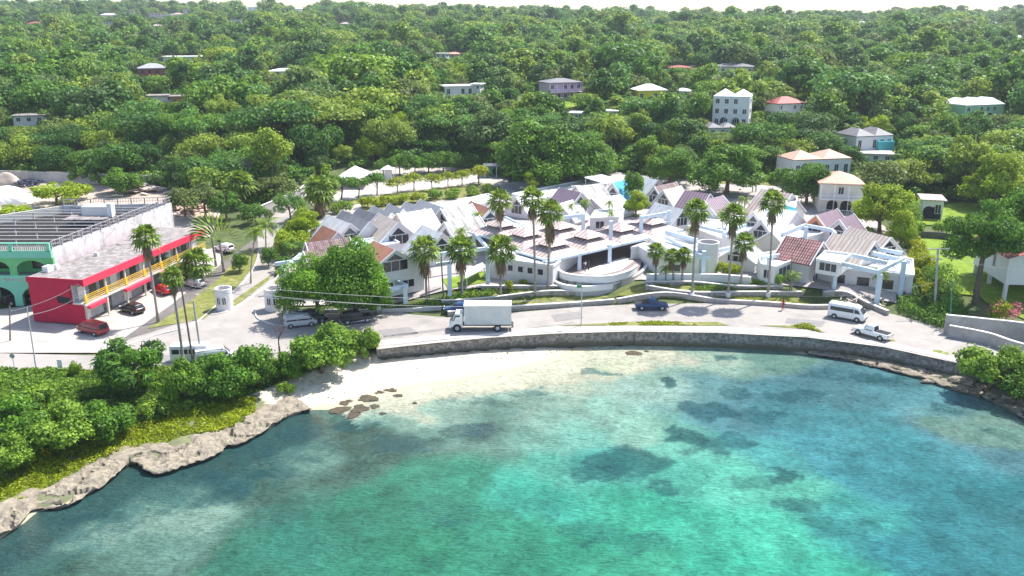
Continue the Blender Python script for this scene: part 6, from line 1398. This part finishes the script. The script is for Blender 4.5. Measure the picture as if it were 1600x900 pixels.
# ---------------------------------------------------------------- shore vegetation (ground cover = stuff)
def cover(name, poly, nleaf, size, hmax, mat, seed, clump=.35, thr=.0):
    rng = np.random.default_rng(seed); P = np.array([[*GT(x, y)[:2]] for x, y in poly]); lo = P.min(0); hi = P.max(0)
    X = rng.uniform(lo[0], hi[0], nleaf*3); Y = rng.uniform(lo[1], hi[1], nleaf*3); m = inside(X, Y, P); X = X[m]; Y = Y[m]
    q = nz(X, Y, clump, seed); m = q > thr; X = X[m][:nleaf]; Y = Y[m][:nleaf]; q = q[m][:nleaf]
    h = H(X, Y)+rng.uniform(0, 1, len(X))**.7*hmax*np.clip((q-.3)*2.6, .08, 1.2)
    N = rng.normal(size=(len(X), 3))*.7+np.array([0, 0, .8])
    me = leaf_mesh(name, np.stack([X, Y, h], 1), N, size*rng.uniform(.6, 1.4, len(X)), .6, mat, np.clip(q*.8+rng.uniform(-.3, .3, len(X)), 0, 1))
    o = bpy.data.objects.new(name, me); COL.objects.link(o); o['kind'] = 'stuff'; return o
cover('creeping_undergrowth', [(-160, 590), (0, 584), (200, 584), (300, 590), (440, 570), (560, 560), (470, 590), (425, 606), (380, 630), (310, 655), (215, 668), (110, 708), (30, 750), (-10, 772), (-200, 850)], 52000, .40, 1.2, lf_grape, 5, .22)
cover('yellow_green_creeper', [(-120, 820), (0, 760), (100, 700), (210, 650), (330, 625), (400, 630), (400, 655), (340, 680), (300, 688), (240, 704), (180, 715), (110, 748), (40, 785), (-100, 850)], 22000, .28, .45, lf_yel, 6, .5, .30)
cover('beach_debris', [(560, 600), (600, 585), (700, 560), (800, 552), (900, 548), (905, 552), (800, 562), (700, 574), (610, 604), (540, 625), (500, 628)], 420, .28, .04, lf_dead, 31, .5, .42)
cover('grass_tufts', [(-100, 584), (0, 580), (170, 580), (200, 583), (350, 573), (440, 561), (440, 570), (300, 590), (-100, 594)], 4000, .25, .3, lf_lime, 7)
cover('roadside_grass', [(1185, 515), (1200, 510), (1262, 514), (1285, 521), (1260, 523)], 1500, .22, .5, lf_yel, 8, .3, .4)
cover('verge_weeds', [(835, 514), (900, 510), (985, 507), (1100, 509), (1100, 514), (985, 515), (880, 517)], 2500, .22, .35, lf_yel, 9, .3, .45)
cover('bank_creepers', [(1400, 470), (1425, 440), (1470, 430), (1500, 470), (1520, 510), (1480, 525), (1440, 508), (1405, 490)], 9000, .34, 2.6, lf_deep, 10, .25)
cover('meadow_growth', [(1412, 372), (1435, 380), (1462, 420), (1470, 450), (1440, 470), (1425, 440)], 9000, .36, 1.3, lf_yel, 11, .25)
cover('terrace_planting', [(1010, 446), (1090, 448), (1200, 455), (1240, 462), (1240, 470), (1150, 464), (1010, 456)], 5000, .25, .5, lf_grape, 12, .4, .42)
cover('terrace_planting', [(620, 482), (700, 466), (760, 452), (860, 444), (905, 458), (900, 468), (760, 474), (690, 484)], 7000, .28, .6, lf_grape, 13, .4, .40)
cover('roadside_lawn_tufts', [(1000, 464), (1150, 468), (1250, 474), (1290, 484), (1200, 478), (1000, 472)], 3000, .2, .25, lf_yel, 14, .3, .4)
cover('thicket', [(1395, 340), (1420, 330), (1440, 355), (1430, 385), (1415, 392), (1395, 380)], 7000, .4, 4.5, lf_grape, 15, .2)
# ---------------------------------------------------------------- named trees (crown x, top y, crown width, base y in the photo)
SH = 'roadside shore shrubs'
tree_px(P_alm, 506, 400, 108, 499, 'lower left crown of the almond trees shading the parked vans', cat='tree', bx=490)
tree_px(P_alm, 546, 376, 104, 499, 'tallest rounded almond tree above the parked off-road car', bx=565)
tree_px(P_mass, 590, 424, 44, 494, 'right-hand dark almond tree beside the pale blue frame', bx=586)
tree_px(P_pan, 207, 533, 96, 622, 'big strap-leaved round bush at the left roadside', name='shrub', cat='shrub')
tree_px(P_graped, 385, 540, 90, 620, 'dark green sea grape with pointed tips left of the bare sapling', SH, 'shrub', 'shrub')
tree_px(P_graped, 336, 556, 84, 628, 'dark sea grape in front of the white minibus', SH, 'shrub', 'shrub')
tree_px(P_grape, 290, 566, 60, 640, 'lighter sea grape right of the strap-leaved bush', SH, 'shrub', 'shrub')
tree_px(P_grape, 503, 513, 92, 588, 'bright sea grape at the left end of the sea wall', SH, 'shrub', 'shrub')
tree_px(P_graped, 450, 548, 50, 600, 'low dark sea grape beside the bare sapling', SH, 'shrub', 'shrub')
tree_px(P_grape, 568, 512, 46, 564, 'small upright sea grape touching the sea wall end', SH, 'shrub', 'shrub')
tree_px(P_shrub, 448, 597, 28, 622, 'lone yellow-green shrub on the beach edge', SH, 'shrub', 'shrub')
tree_px(P_shrub, 120, 563, 22, 592, 'small sprout bush beside the rectangular road sign', SH, 'shrub', 'shrub')
tree_px(P_graped, 172, 626, 88, 698, 'feathery bright green bush at the right of the shore thicket', SH, 'shrub', 'shrub')
tree_px(P_grape, 95, 640, 100, 712, 'rounded leafy bush in the middle of the shore thicket', SH, 'shrub', 'shrub')
tree_px(P_graped, 20, 625, 110, 700, 'dark bush at the left edge of the shore thicket', SH, 'shrub', 'shrub')
tree_px(P_grape, 18, 685, 70, 750, 'leafy bush at the lower left corner above the rocks', SH, 'shrub', 'shrub')
tree_px(P_shrub, 60, 600, 60, 640, 'broad low bush behind the shore thicket below the lamp post', SH, 'shrub', 'shrub')
tree_px(P_shrub, 245, 625, 50, 655, 'low shrub in the yellow creeper patch', SH, 'shrub', 'shrub')
tree_px(P_grape, 1545, 540, 90, 612, 'big sea grape over the rocks at the right shore', SH, 'shrub', 'shrub')
tree_px(P_graped, 1600, 572, 80, 640, 'dark sea grape at the right border above the boulders', SH, 'shrub', 'shrub')
tree_px(P_shruby, 1466, 556, 34, 582, 'small yellow-green shrub on the rocks before the sea wall', SH, 'shrub', 'shrub')
tree_px(P_shruby, 1390, 553, 14, 561, 'tiny shrub growing from the sea wall foot', SH, 'shrub', 'shrub')
tree_px(P_bigr, 1530, 318, 108, 478, 'wide layered dark tree on the lawn at the right', bx=1514)
tree_px(P_mass, 1588, 292, 120, 440, 'very large tree at the right border behind the edge house')
tree_px(P_limeb, 1374, 288, 84, 366, 'tall lime green tree behind the purple roofed shops')
tree_px(P_limeb, 1405, 330, 44, 388, 'slim vine-hung lime tree beside the bright lawn')
tree_px(P_limeb, 1552, 240, 96, 330, 'big yellow-lime mango tree on the right slope')
tree_px(P_olive, 1370, 250, 80, 320, 'olive-brown tree left of the mango tree')
tree_px(P_mass, 1260, 255, 66, 322, 'dark round tree left of the peach-roofed balcony house')
tree_px(P_deep, 1222, 262, 44, 305, 'dark tree behind the pinkish white roof block')
tree_px(P_mass, 1135, 226, 96, 304, 'broad dark tree at the clearing behind the mall')
tree_px(P_mass, 1045, 232, 60, 290, 'dark upright tree behind the gray mall roofs')
tree_px(P_deep, 988, 268, 32, 320, 'tall leafy tree inside the mall courtyard', name='tree')
tree_px(P_limeb, 993, 298, 40, 338, 'bright lower tree inside the mall courtyard')
tree_px(P_mass, 850, 190, 112, 290, 'massive dark tree behind the car park, right one')
tree_px(P_mass, 915, 208, 80, 284, 'large dark tree behind the transformer poles')
tree_px(P_coni, 766+60, 268, 26, 304, 'narrow pointed light tree at the car park end')
tree_px(P_shruby, 1562, 468, 44, 505, 'pink-flowering bougainvillea behind the retaining wall', None, 'shrub', 'shrub') 
tree_px([proto('bloom', 1.4, 1.2, .5, 9, 500, .22, lf_pink, 222, pr=.4, tr=.05)], 1568, 470, 50, 506, 'pink blossom cluster on the bougainvillea by the edge house', None, 'shrub', 'shrub')
CG = 'round small trees lining the car park'
for cx, ty, w, by, lb in ((533, 276, 34, 316, 'leftmost'), (560, 278, 24, 311, 'second'), (589, 272, 26, 307, 'third'), (621, 279, 26, 305, 'fourth'), (647, 272, 26, 300, 'fifth'), (675, 272, 24, 298, 'sixth'), (700, 270, 20, 294, 'seventh'), (722, 268, 22, 293, 'eighth'), (748, 260, 34, 291, 'last')):
    tree_px(P_small if cx < 600 else P_yel, cx, ty-2, w*1.25, by, lb+' tree of the row along the car park' + (' from the left' if lb not in ('leftmost', 'last') else ''), CG)
SG = 'clipped shrubs between car park and mall'
for cx, ty, w, by, lb in ((575, 306, 34, 326, 'clipped yellow-green hedge piece nearest the dark sawtooth roof'), (605, 304, 36, 322, 'clipped yellow hedge piece above the second sawtooth roof'), (632, 302, 32, 319, 'clipped yellow hedge piece above the third sawtooth roof'), (655, 300, 26, 317, 'right end piece of the clipped yellow hedge'),
                          (680, 294, 28, 314, 'round clipped bush right of the yellow hedge'), (707, 293, 28, 312, 'second round clipped bush right of the yellow hedge'), (738, 290, 24, 306, 'third round clipped bush right of the yellow hedge'), (762, 286, 20, 302, 'last clipped bush before the white long block'), (535, 312, 36, 334, 'leafy shrub left of the clipped hedge')):
    tree_px(P_shruby if cx < 660 and cx > 550 else P_shrub, cx, ty, w, by, lb, SG, 'shrub', 'shrub')
DG = 'dark round trees behind the car park'
for k, (cx, ty, w, by) in enumerate(((625, 240, 34, 276), (648, 242, 34, 275), (670, 238, 36, 273), (693, 236, 34, 272), (715, 238, 32, 270), (735, 240, 30, 269), (600, 248, 26, 276))):
    tree_px(P_deep, cx, ty, w, by, '%s dark round tree in the row edging the back of the car park' % PRE[k], DG)
MG = 'garden trees between supermarket and entrance drive'
for (P, cx, ty, w, by, lb) in ((P_limeb, 480, 328, 66, 384, 'bright lime tree beside the first gray gable'), (P_lime, 455, 360, 50, 402, 'lime bush tree at the entrance drive'), (P_feather, 462, 372, 44, 412, 'bushy dark green clump left of the shingle gable'), (P_bare, 385, 250, 60, 318, 'leafless gray-mauve tree above the lane'), (P_bare, 350, 262, 60, 312, 'second leafless mauve tree left of the lane'),
    (P_olive, 322, 288, 60, 345, 'silvery olive tree right of the supermarket back wall'), (P_olive, 290, 292, 48, 340, 'silvery olive tree behind the white side wall'), (P_deep, 355, 300, 50, 345, 'dark tree behind the fan-leaved palm'), (P_deep, 400, 318, 44, 352, 'dark tree beside the lane wall'), (P_feather, 455, 300, 46, 350, 'feathery shrub tree by the white tent'),
    (P_lime, 505, 285, 40, 330, 'light tree beside the left car park palms'), (P_olive, 430, 272, 60, 318, 'wide olive tree at the wood edge above the lane'), (P_deep, 375, 395, 26, 425, 'small dark bush tree at the drive edge'), (P_lime, 90, 286, 70, 322, 'light green bush mass in the yard behind the supermarket'), (P_lime, 15, 322, 60, 350, 'lime bush at the left edge above the low shed'), (P_lime, 120, 288, 40, 312, 'small lime bush right of the yard bush mass'),
    (P_graped, 195, 262, 60, 304, 'dark tree overhanging the yard wall'), (P_deep, 420, 385, 26, 420, 'dark clump at the mouth of the inner drive'), (P_small, 442, 400, 26, 425, 'small tree by the guard tower lane'), (P_feather, 285, 410, 34, 440, 'bushy plant in the forecourt island'), (P_small, 260, 405, 26, 432, 'small forecourt tree before the yellow rail')):
    tree_px(P, cx, ty, w, by, lb, MG)
tree_px(P_bare, 436, 508, 66, 566, 'leafless white-twigged sapling at the roadside left of the sea wall', bx=440)
for cx, ty, w, by, lb in ((795, 437, 16, 453, 'round potted-looking croton under the windowed block, left one'), (817, 436, 16, 450, 'round croton under the windowed block, right one'), (1215, 425, 34, 447, 'gray-green agave bush by the glass door block'), (1130, 408, 34, 430, 'flowering shrub before the cottage shop, left one'), (1150, 412, 26, 430, 'flowering shrub before the cottage shop, right one'), (1030, 335, 30, 352, 'shrub bed behind the pyramid roofs, left clump'), (1060, 338, 34, 356, 'shrub bed behind the pyramid roofs, right clump'),
                          (1425, 340, 40, 372, 'dark shrub beside the arched porch house'), (1470, 345, 34, 366, 'clipped dark hedge bush on the back lawn'), (1188, 438, 36, 452, 'rounded gray shrub on the white retaining wall'), (1440, 395, 34, 425, 'flowering yellow bush by the beige roofs'), (1425, 415, 30, 440, 'small dense shrub at the mall right corner'), (705, 452, 14, 462, 'low shrub at the pale blue posts')):
    tree_px(P_shrub if 'dark' in lb or 'agave' in lb or 'bed' in lb or 'gray' in lb else P_shruby, cx, ty, w, by, lb, 'planted shrubs around the mall', 'shrub', 'shrub')
# palms
FG = 'tall fan palms in front of the mall'
palm('fan', 832, 309, 836, 466, 38, 'slimmest tall fan palm, left of the crossed pair at the front block', FG)
palm('fan', 860, 330, 856, 456, 42, 'fan palm with long brown skirt right beside the slimmest one', FG)
palm('fan', 781, 312, 783, 395, 38, 'fan palm rising behind the windowed front block', FG, zb=4.5)
palm('fan', 1088, 328, 1081, 464, 40, 'tall fan palm on white collar left of the drum tower', FG, True)
palm('fan', 1147, 335, 1137, 466, 40, 'tall slim fan palm on white collar right of the drum tower', FG, True)
palm('fan', 1208, 315, 1199, 471, 40, 'tallest right fan palm on white collar before the wide white roof', FG, True)
palm('fan', 1163, 378, 1157, 449, 34, 'shorter fan palm before the cottage shop', FG)
palm('fan', 663, 390, 667, 476, 48, 'full-headed fan palm nearest the almond tree', FG)
palm('fan', 720, 388, 722, 472, 46, 'second full-headed fan palm from the almond tree', FG)
palm('fan', 783, 388, 782, 466, 48, 'third full-headed fan palm before the windowed block', FG)
palm('fan', 1025, 391, 1024, 444, 28, 'small fan palm nearest the round terrace', FG)
palm('fan', 1050, 399, 1052, 446, 26, 'middle one of three small lawn fan palms', FG)
palm('fan', 1069, 398, 1065, 446, 26, 'right one of three small lawn fan palms', FG)
palm('fan', 227, 370, 248, 508, 42, 'tall fan palm leaning before the red building roof', FG)
palm('fan', 306, 410, 310, 445, 50, 'squat full fan palm in the forecourt', FG)
palm('fan', 268, 432, 290, 590, 34, 'slender palm with bright crown beside the two gray poles', FG)
palm('fan', 376, 286, 380, 325, 44, 'fan palm with hanging brown fronds above the lane', FG)
palm('fan', 497, 296, 500, 340, 50, 'shaggy fan palm at the left end of the car park', FG)
palm('fan', 512, 288, 515, 330, 34, 'smaller fan palm behind the shaggy one', FG)
palm('paddle', 343, 378, 350, 425, 70, 'large fan-shaped traveller palm at the end of the red building', None)
palm('paddle', 330, 366, 338, 420, 60, 'second fan-shaped palm with long dry skirt', None)
palm('feather', 250, 410, 256, 440, 40, 'short feathery palm before the yellow rail', None)
palm('feather', 415, 352, 416, 392, 46, 'feathery palm arching over the inner drive', None)
palm('feather', 400, 362, 392, 445, 34, 'slim feathery palm on the drive lawn', None)
palm('feather', 1240, 430, 1236, 460, 26, 'short palm by the gray right block', None)
palm('feather', 1378, 428, 1375, 470, 30, 'small palm crossing the big right pergola', None)
CGp = 'small feathery palms among the mall roofs'
for cx, cy_, by, w, lb in ((892, 322, 356, 18, 'beside the windowed white gable'), (914, 316, 350, 20, 'in front of the dark purple roof'), (952, 318, 352, 20, 'left of the courtyard tree'), (955, 334, 362, 18, 'just below the other one left of the courtyard tree'), (484+262, 336, 368, 20, 'over the stepped streaked roof'), (1163, 312, 345, 22, 'behind the wide white roof'), (1128, 335, 372, 22, 'between the purple roofs and slim palms'), (1082, 358, 384, 22, 'behind the drum tower'), (720, 362, 400, 24, 'behind the second fan palm'), (1040, 420, 446, 20, 'in front of the three small fan palms')):
    palm('feather', cx, cy_, cx, by, w, 'small feathery palm '+lb, CGp)
for k, (x, y) in enumerate(((1335, 96), (640, 215), (1455, 205), (1070, 120), (460, 108), (1405, 312), (1330, 200))):
    palm('feather', x, y, x, y+26, 26, ['coconut palm among the high right hill trees', 'coconut palm in the central wood', 'coconut palm below the green villa', 'coconut palm near the red low roof', 'coconut palm beside the long white low house', 'coconut palm at the arched porch house', 'coconut palm behind the blue house'][k], 'coconut palms on the hillside')
# ---------------------------------------------------------------- the wood
EDGE = np.array([(-300, 268), (0, 274), (150, 288), (260, 298), (330, 318), (395, 326), (440, 302), (480, 282), (530, 264), (600, 256), (740, 256), (800, 282), (900, 280), (960, 268), (1050, 275), (1100, 285), (1240, 292), (1260, 300), (1345, 312), (1420, 322), (1500, 316), (1580, 322), (1700, 330), (2200, 330)])
HOLES = [(800, 905, 148, 190), (1095, 1235, 275, 300), (1400, 1560, 315, 380), (1485, 1540, 190, 205)]
LOOKS = {'round': 'round leafy', 'tall': 'tall dense', 'spreading': 'wide flat-topped', 'feathery': 'feathery bamboo-like', 'olive': 'dull olive', 'lime': 'bright lime'}
KIND = P_round+P_tall+P_flat+P_feather+P_olive+P_lime
KW = np.array([3, 3, 3, 2, 2, 1.6, 1.6, 1.6, 1.6, 1.0]); KW = KW/KW.sum()
rng = np.random.default_rng(42); pts = []
y = 178.
while y < 1330:
    sp = 7.6 if y < 320 else 8.6 if y < 500 else 10.0 if y < 800 else 12
    hwid = .66*y+60
    xs = np.arange(-hwid, hwid, sp)+rng.uniform(-.42, .42, int(math.ceil(2*hwid/sp)))[:len(np.arange(-hwid, hwid, sp))]*sp
    ys = y+rng.uniform(-.42, .42, len(xs))*sp
    for x_, y_ in zip(xs, ys): pts.append((x_, y_))
    y += sp*.92
pts = np.array(pts); Z = H(pts[:, 0], pts[:, 1], False)
keep = []; 
for (x_, y_), z_ in zip(pts, Z):
    px, py, dep = proj((x_, y_, z_))
    if py > np.interp(px, EDGE[:, 0], EDGE[:, 1]): continue
    if any(a < px < b and c < py < d for a, b, c, d in HOLES): continue
    k = rng.choice(len(KIND), p=KW); P = KIND[k]; s = rng.uniform(.6, 1.35)*(1.0 if y_ < 500 else 1.2); sz = s*rng.uniform(.85, 1.15)
    if rng.random() < .14: s *= 1.5; sz *= 1.3
    if y_ < 240: s *= .9; sz *= .95
    r_px = P[2]*s/dep*F; top_px = proj((x_, y_, z_+P[3]*sz))[1]; bad = False
    for (a, b, c, d, Yh) in HOUSE_PX:
        if y_ < Yh+11 and px+r_px*.75 > a-1 and px-r_px*.75 < b+1 and top_px < d-(d-c)*.4 and py > c: 
            if y_ > Yh-4: bad = True; break
            room = d-(d-c)*(.38 if Yh < 450 else .12); need = (py-room)/(max(py-top_px, 1)); 
            if need < .28 or y_ > Yh-4: bad = True; break
            sz *= need; s *= max(.5, need); top_px = room; r_px = P[2]*s/dep*F
    if bad: continue
    vis = abs(px-800) < 800+r_px
    keep.append((x_, y_, z_, k, s, sz, px, py, top_px, r_px, vis, dep))
near = sorted([q for q in keep if q[10]], key=lambda q: q[11])
NIND = 225
ind = near[:NIND]; ids = set(id(q) for q in ind); far = [q for q in keep if id(q) not in ids]
LM = [(35, 300, 'the white sand heap'), (125, 275, 'the yard wall'), (235, 290, 'the white plank pile'), (380, 275, 'the leafless gray tree'), (556, 272, 'the white car park tent'), (670, 245, 'the car park tree row'), (785, 262, 'the dark shelter'), (892, 250, 'the transformer poles'), (1015, 275, 'the gray mall roofs'), (1135, 240, 'the clearing'), (1275, 255, 'the peach-roofed house'), (1357, 222, 'the blue house'), (1460, 320, 'the arched porch house'), (1552, 280, 'the big mango tree'),
      (1148, 170, 'the twin roof house'), (1228, 170, 'the red hip roof house'), (1528, 172, 'the pale green villa'), (875, 140, 'the lilac house'), (1015, 148, 'the yellow house'), (712, 144, 'the colonnaded villa'), (283, 160, 'the ochre cottage'), (44, 195, 'the gray left edge house')]
from collections import defaultdict
buckets = defaultdict(list)
for q in ind:
    px, py = q[6], q[7]; d = [math.hypot((px-a), (py-b)*1.8) for a, b, _ in LM]; i = int(np.argmin(d)); a, b, nm = LM[i]
    dx = px-a; dy = py-b; side = ('left of ' if dx < 0 else 'right of ') if abs(dx) > abs(dy)*1.2 else ('behind ' if dy < 0 else 'in front of ')
    buckets[(LOOKS[KIND[q[3]][4]], side+nm)].append((d[i], q))
ORD = ['nearest', 'second nearest', 'third nearest', 'fourth nearest', 'fifth nearest', 'sixth nearest', 'seventh nearest', 'eighth nearest', 'ninth nearest', 'tenth nearest']
for (look, where), L_ in buckets.items():
    L_.sort(key=lambda e: e[0])
    for j, (_, q) in enumerate(L_):
        lb = '%s tree %s' % (look, where) if len(L_) == 1 else '%s tree %s, %s of its look' % (look, where, ORD[min(j, 9)])
        place_tree(KIND[q[3]], (q[0], q[1], q[2]-.1), q[4], q[5], lb, 'trees of the hillside wood')
lf_dry = Mleaf('leaf_dry', [(.22, .14, .06), (.30, .17, .07), (.20, .19, .10)], .5)
# far wood: one object, crowns scattered over the hills by geometry nodes
FK = [crown('far_crown', *a) for a in ((5.2, 8.5, 1.0, 16, 1300, .92, lf_wood, 301), (4.2, 10.5, 1.0, 18, 1200, .9, lf_wood, 302), (7.2, 5.5, 3.5, 22, 1500, .95, lf_wood, 303), (4.8, 7.5, .6, 24, 1300, .85, lf_wood, 304), (4.8, 7.5, .6, 20, 1200, .85, lf_olive, 305), (4.6, 7.0, .6, 20, 1200, .85, lf_lime, 306))]
fc = bpy.data.collections.new('crown_kinds')
for k, (me, _) in enumerate(FK):
    o = bpy.data.objects.new('crown_kind_%d' % k, me); fc.objects.link(o)
FK.append((feather_crown(9, 20, 5.2, 1.3), None)); FK.append(crown('far_crown', 4.2, 6.5, .6, 14, 480, 1.0, lf_dry, 308))
FK[6][0].transform(Matrix.Translation((0, 0, 8.5)))
remap = [0, 1, 0, 1, 1, 2, 2, 3, 4, 5]
fo_ = far; nf = len(fo_); me = bpy.data.meshes.new('hillside_wood'); me.vertices.add(nf)
me.vertices.foreach_set('co', np.array([[q[0], q[1], q[2]-.3] for q in fo_], np.float32).ravel())
for nm, ty, arr in (('kind_index', 'INT', [remap[q[3]] if rng.random() > .18 else int(rng.choice([0, 2, 4, 5, 6, 6, 6, 7])) for q in fo_]), ('rz', 'FLOAT', rng.uniform(0, 6.28, nf))):
    a = me.attributes.new(nm, ty, 'POINT'); a.data.foreach_set('value', np.array(arr, np.int32 if ty == 'INT' else np.float32))
a = me.attributes.new('size3', 'FLOAT_VECTOR', 'POINT'); a.data.foreach_set('vector', np.array([[q[4], q[4], q[5]] for q in fo_], np.float32).ravel())
wood = bpy.data.objects.new('hillside_wood', me); COL.objects.link(wood); wood['kind'] = 'stuff'
ng = bpy.data.node_groups.new('scatter_crowns', 'GeometryNodeTree'); ng.interface.new_socket('Geometry', in_out='INPUT', socket_type='NodeSocketGeometry'); ng.interface.new_socket('Geometry', in_out='OUTPUT', socket_type='NodeSocketGeometry')
N = ng.nodes; Lk = ng.links; gi = N.new('NodeGroupInput'); go = N.new('NodeGroupOutput'); ip = N.new('GeometryNodeInstanceOnPoints'); ci = N.new('GeometryNodeCollectionInfo'); ci.inputs[0].default_value = fc; ci.inputs['Separate Children'].default_value = True; ci.inputs['Reset Children'].default_value = True
def na(nm, ty):
    q = N.new('GeometryNodeInputNamedAttribute'); q.data_type = ty; q.inputs[0].default_value = nm; return q.outputs[0]
Lk.new(gi.outputs[0], ip.inputs['Points']); Lk.new(ci.outputs[0], ip.inputs['Instance']); ip.inputs['Pick Instance'].default_value = True
Lk.new(na('kind_index', 'INT'), ip.inputs['Instance Index']); Lk.new(na('size3', 'FLOAT_VECTOR'), ip.inputs['Scale'])
cx_ = N.new('ShaderNodeCombineXYZ'); Lk.new(na('rz', 'FLOAT'), cx_.inputs[2]); Lk.new(cx_.outputs[0], ip.inputs['Rotation'])
Lk.new(ip.outputs[0], go.inputs[0]); md = wood.modifiers.new('scatter', 'NODES'); md.node_group = ng
print('wood trees', len(ind), nf)
# undergrowth under the edge of the wood
ug = []
yy = 178.
while yy < 345:
    for xx in np.arange(-.66*yy-40, .66*yy+40, 3.4):
        x_ = xx+rng.uniform(-1.6, 1.6); y_ = yy+rng.uniform(-1.6, 1.6); ug.append((x_, y_))
    yy += 3.2
ug = np.array(ug); uz = H(ug[:, 0], ug[:, 1], False); uo = []
for (x_, y_), z_ in zip(ug, uz):
    px, py, dep = proj((x_, y_, z_))
    if py > np.interp(px, EDGE[:, 0], EDGE[:, 1])+1.5 or any(a < px < b and c < py < d for a, b, c, d in HOLES): continue
    if any(a-2 < px < b+2 and c+(d-c)*.55 < py and y_ < Yh+12 and py < d+14*240/Yh for a, b, c, d, Yh in HOUSE_PX): continue
    uo.append((x_, y_, z_))
uc = bpy.data.collections.new('bush_kinds')
for k, a in enumerate(((2.2, 3.2, -.5, 10, 420, .62, lf_wood, 401), (2.0, 2.6, -.5, 10, 420, .55, lf_grape, 402), (2.4, 4.4, -.5, 12, 480, .6, lf_deep, 403))):
    m_, _ = crown('bush', *a); o = bpy.data.objects.new('bush_kind_%d' % k, m_); uc.objects.link(o)
nu = len(uo); me = bpy.data.meshes.new('wood_undergrowth'); me.vertices.add(nu); me.vertices.foreach_set('co', np.array(uo, np.float32).ravel())
for nm, ty, arr in (('kind_index', 'INT', rng.integers(0, 3, nu)), ('rz', 'FLOAT', rng.uniform(0, 6.28, nu))):
    a = me.attributes.new(nm, ty, 'POINT'); a.data.foreach_set('value', np.array(arr, np.int32 if ty == 'INT' else np.float32))
s_ = rng.uniform(.7, 1.35, nu); a = me.attributes.new('size3', 'FLOAT_VECTOR', 'POINT'); a.data.foreach_set('vector', np.stack([s_, s_, s_*rng.uniform(.7, 1.3, nu)], 1).astype(np.float32).ravel())
und = bpy.data.objects.new('wood_undergrowth', me); COL.objects.link(und); und['kind'] = 'stuff'
ng2 = ng.copy(); [q for q in ng2.nodes if q.bl_idname == 'GeometryNodeCollectionInfo'][0].inputs[0].default_value = uc
md = und.modifiers.new('scatter', 'NODES'); md.node_group = ng2
# ---------------------------------------------------------------- air
hz = MB().box(-1500, 1500, -200, 1700, -5, 110).build('haze', []); hz['kind'] = 'stuff'
hm = bpy.data.materials.new('haze_air'); hm.use_nodes = True; hn = hm.node_tree.nodes; hn.remove(hn['Principled BSDF']); pv = hn.new('ShaderNodeVolumePrincipled'); pv.inputs['Density'].default_value = .00014; pv.inputs['Color'].default_value = (.82, .91, 1, 1); pv.inputs['Anisotropy'].default_value = .2
hm.node_tree.links.new(pv.outputs[0], hn['Material Output'].inputs['Volume']); hz.data.materials.append(hm)
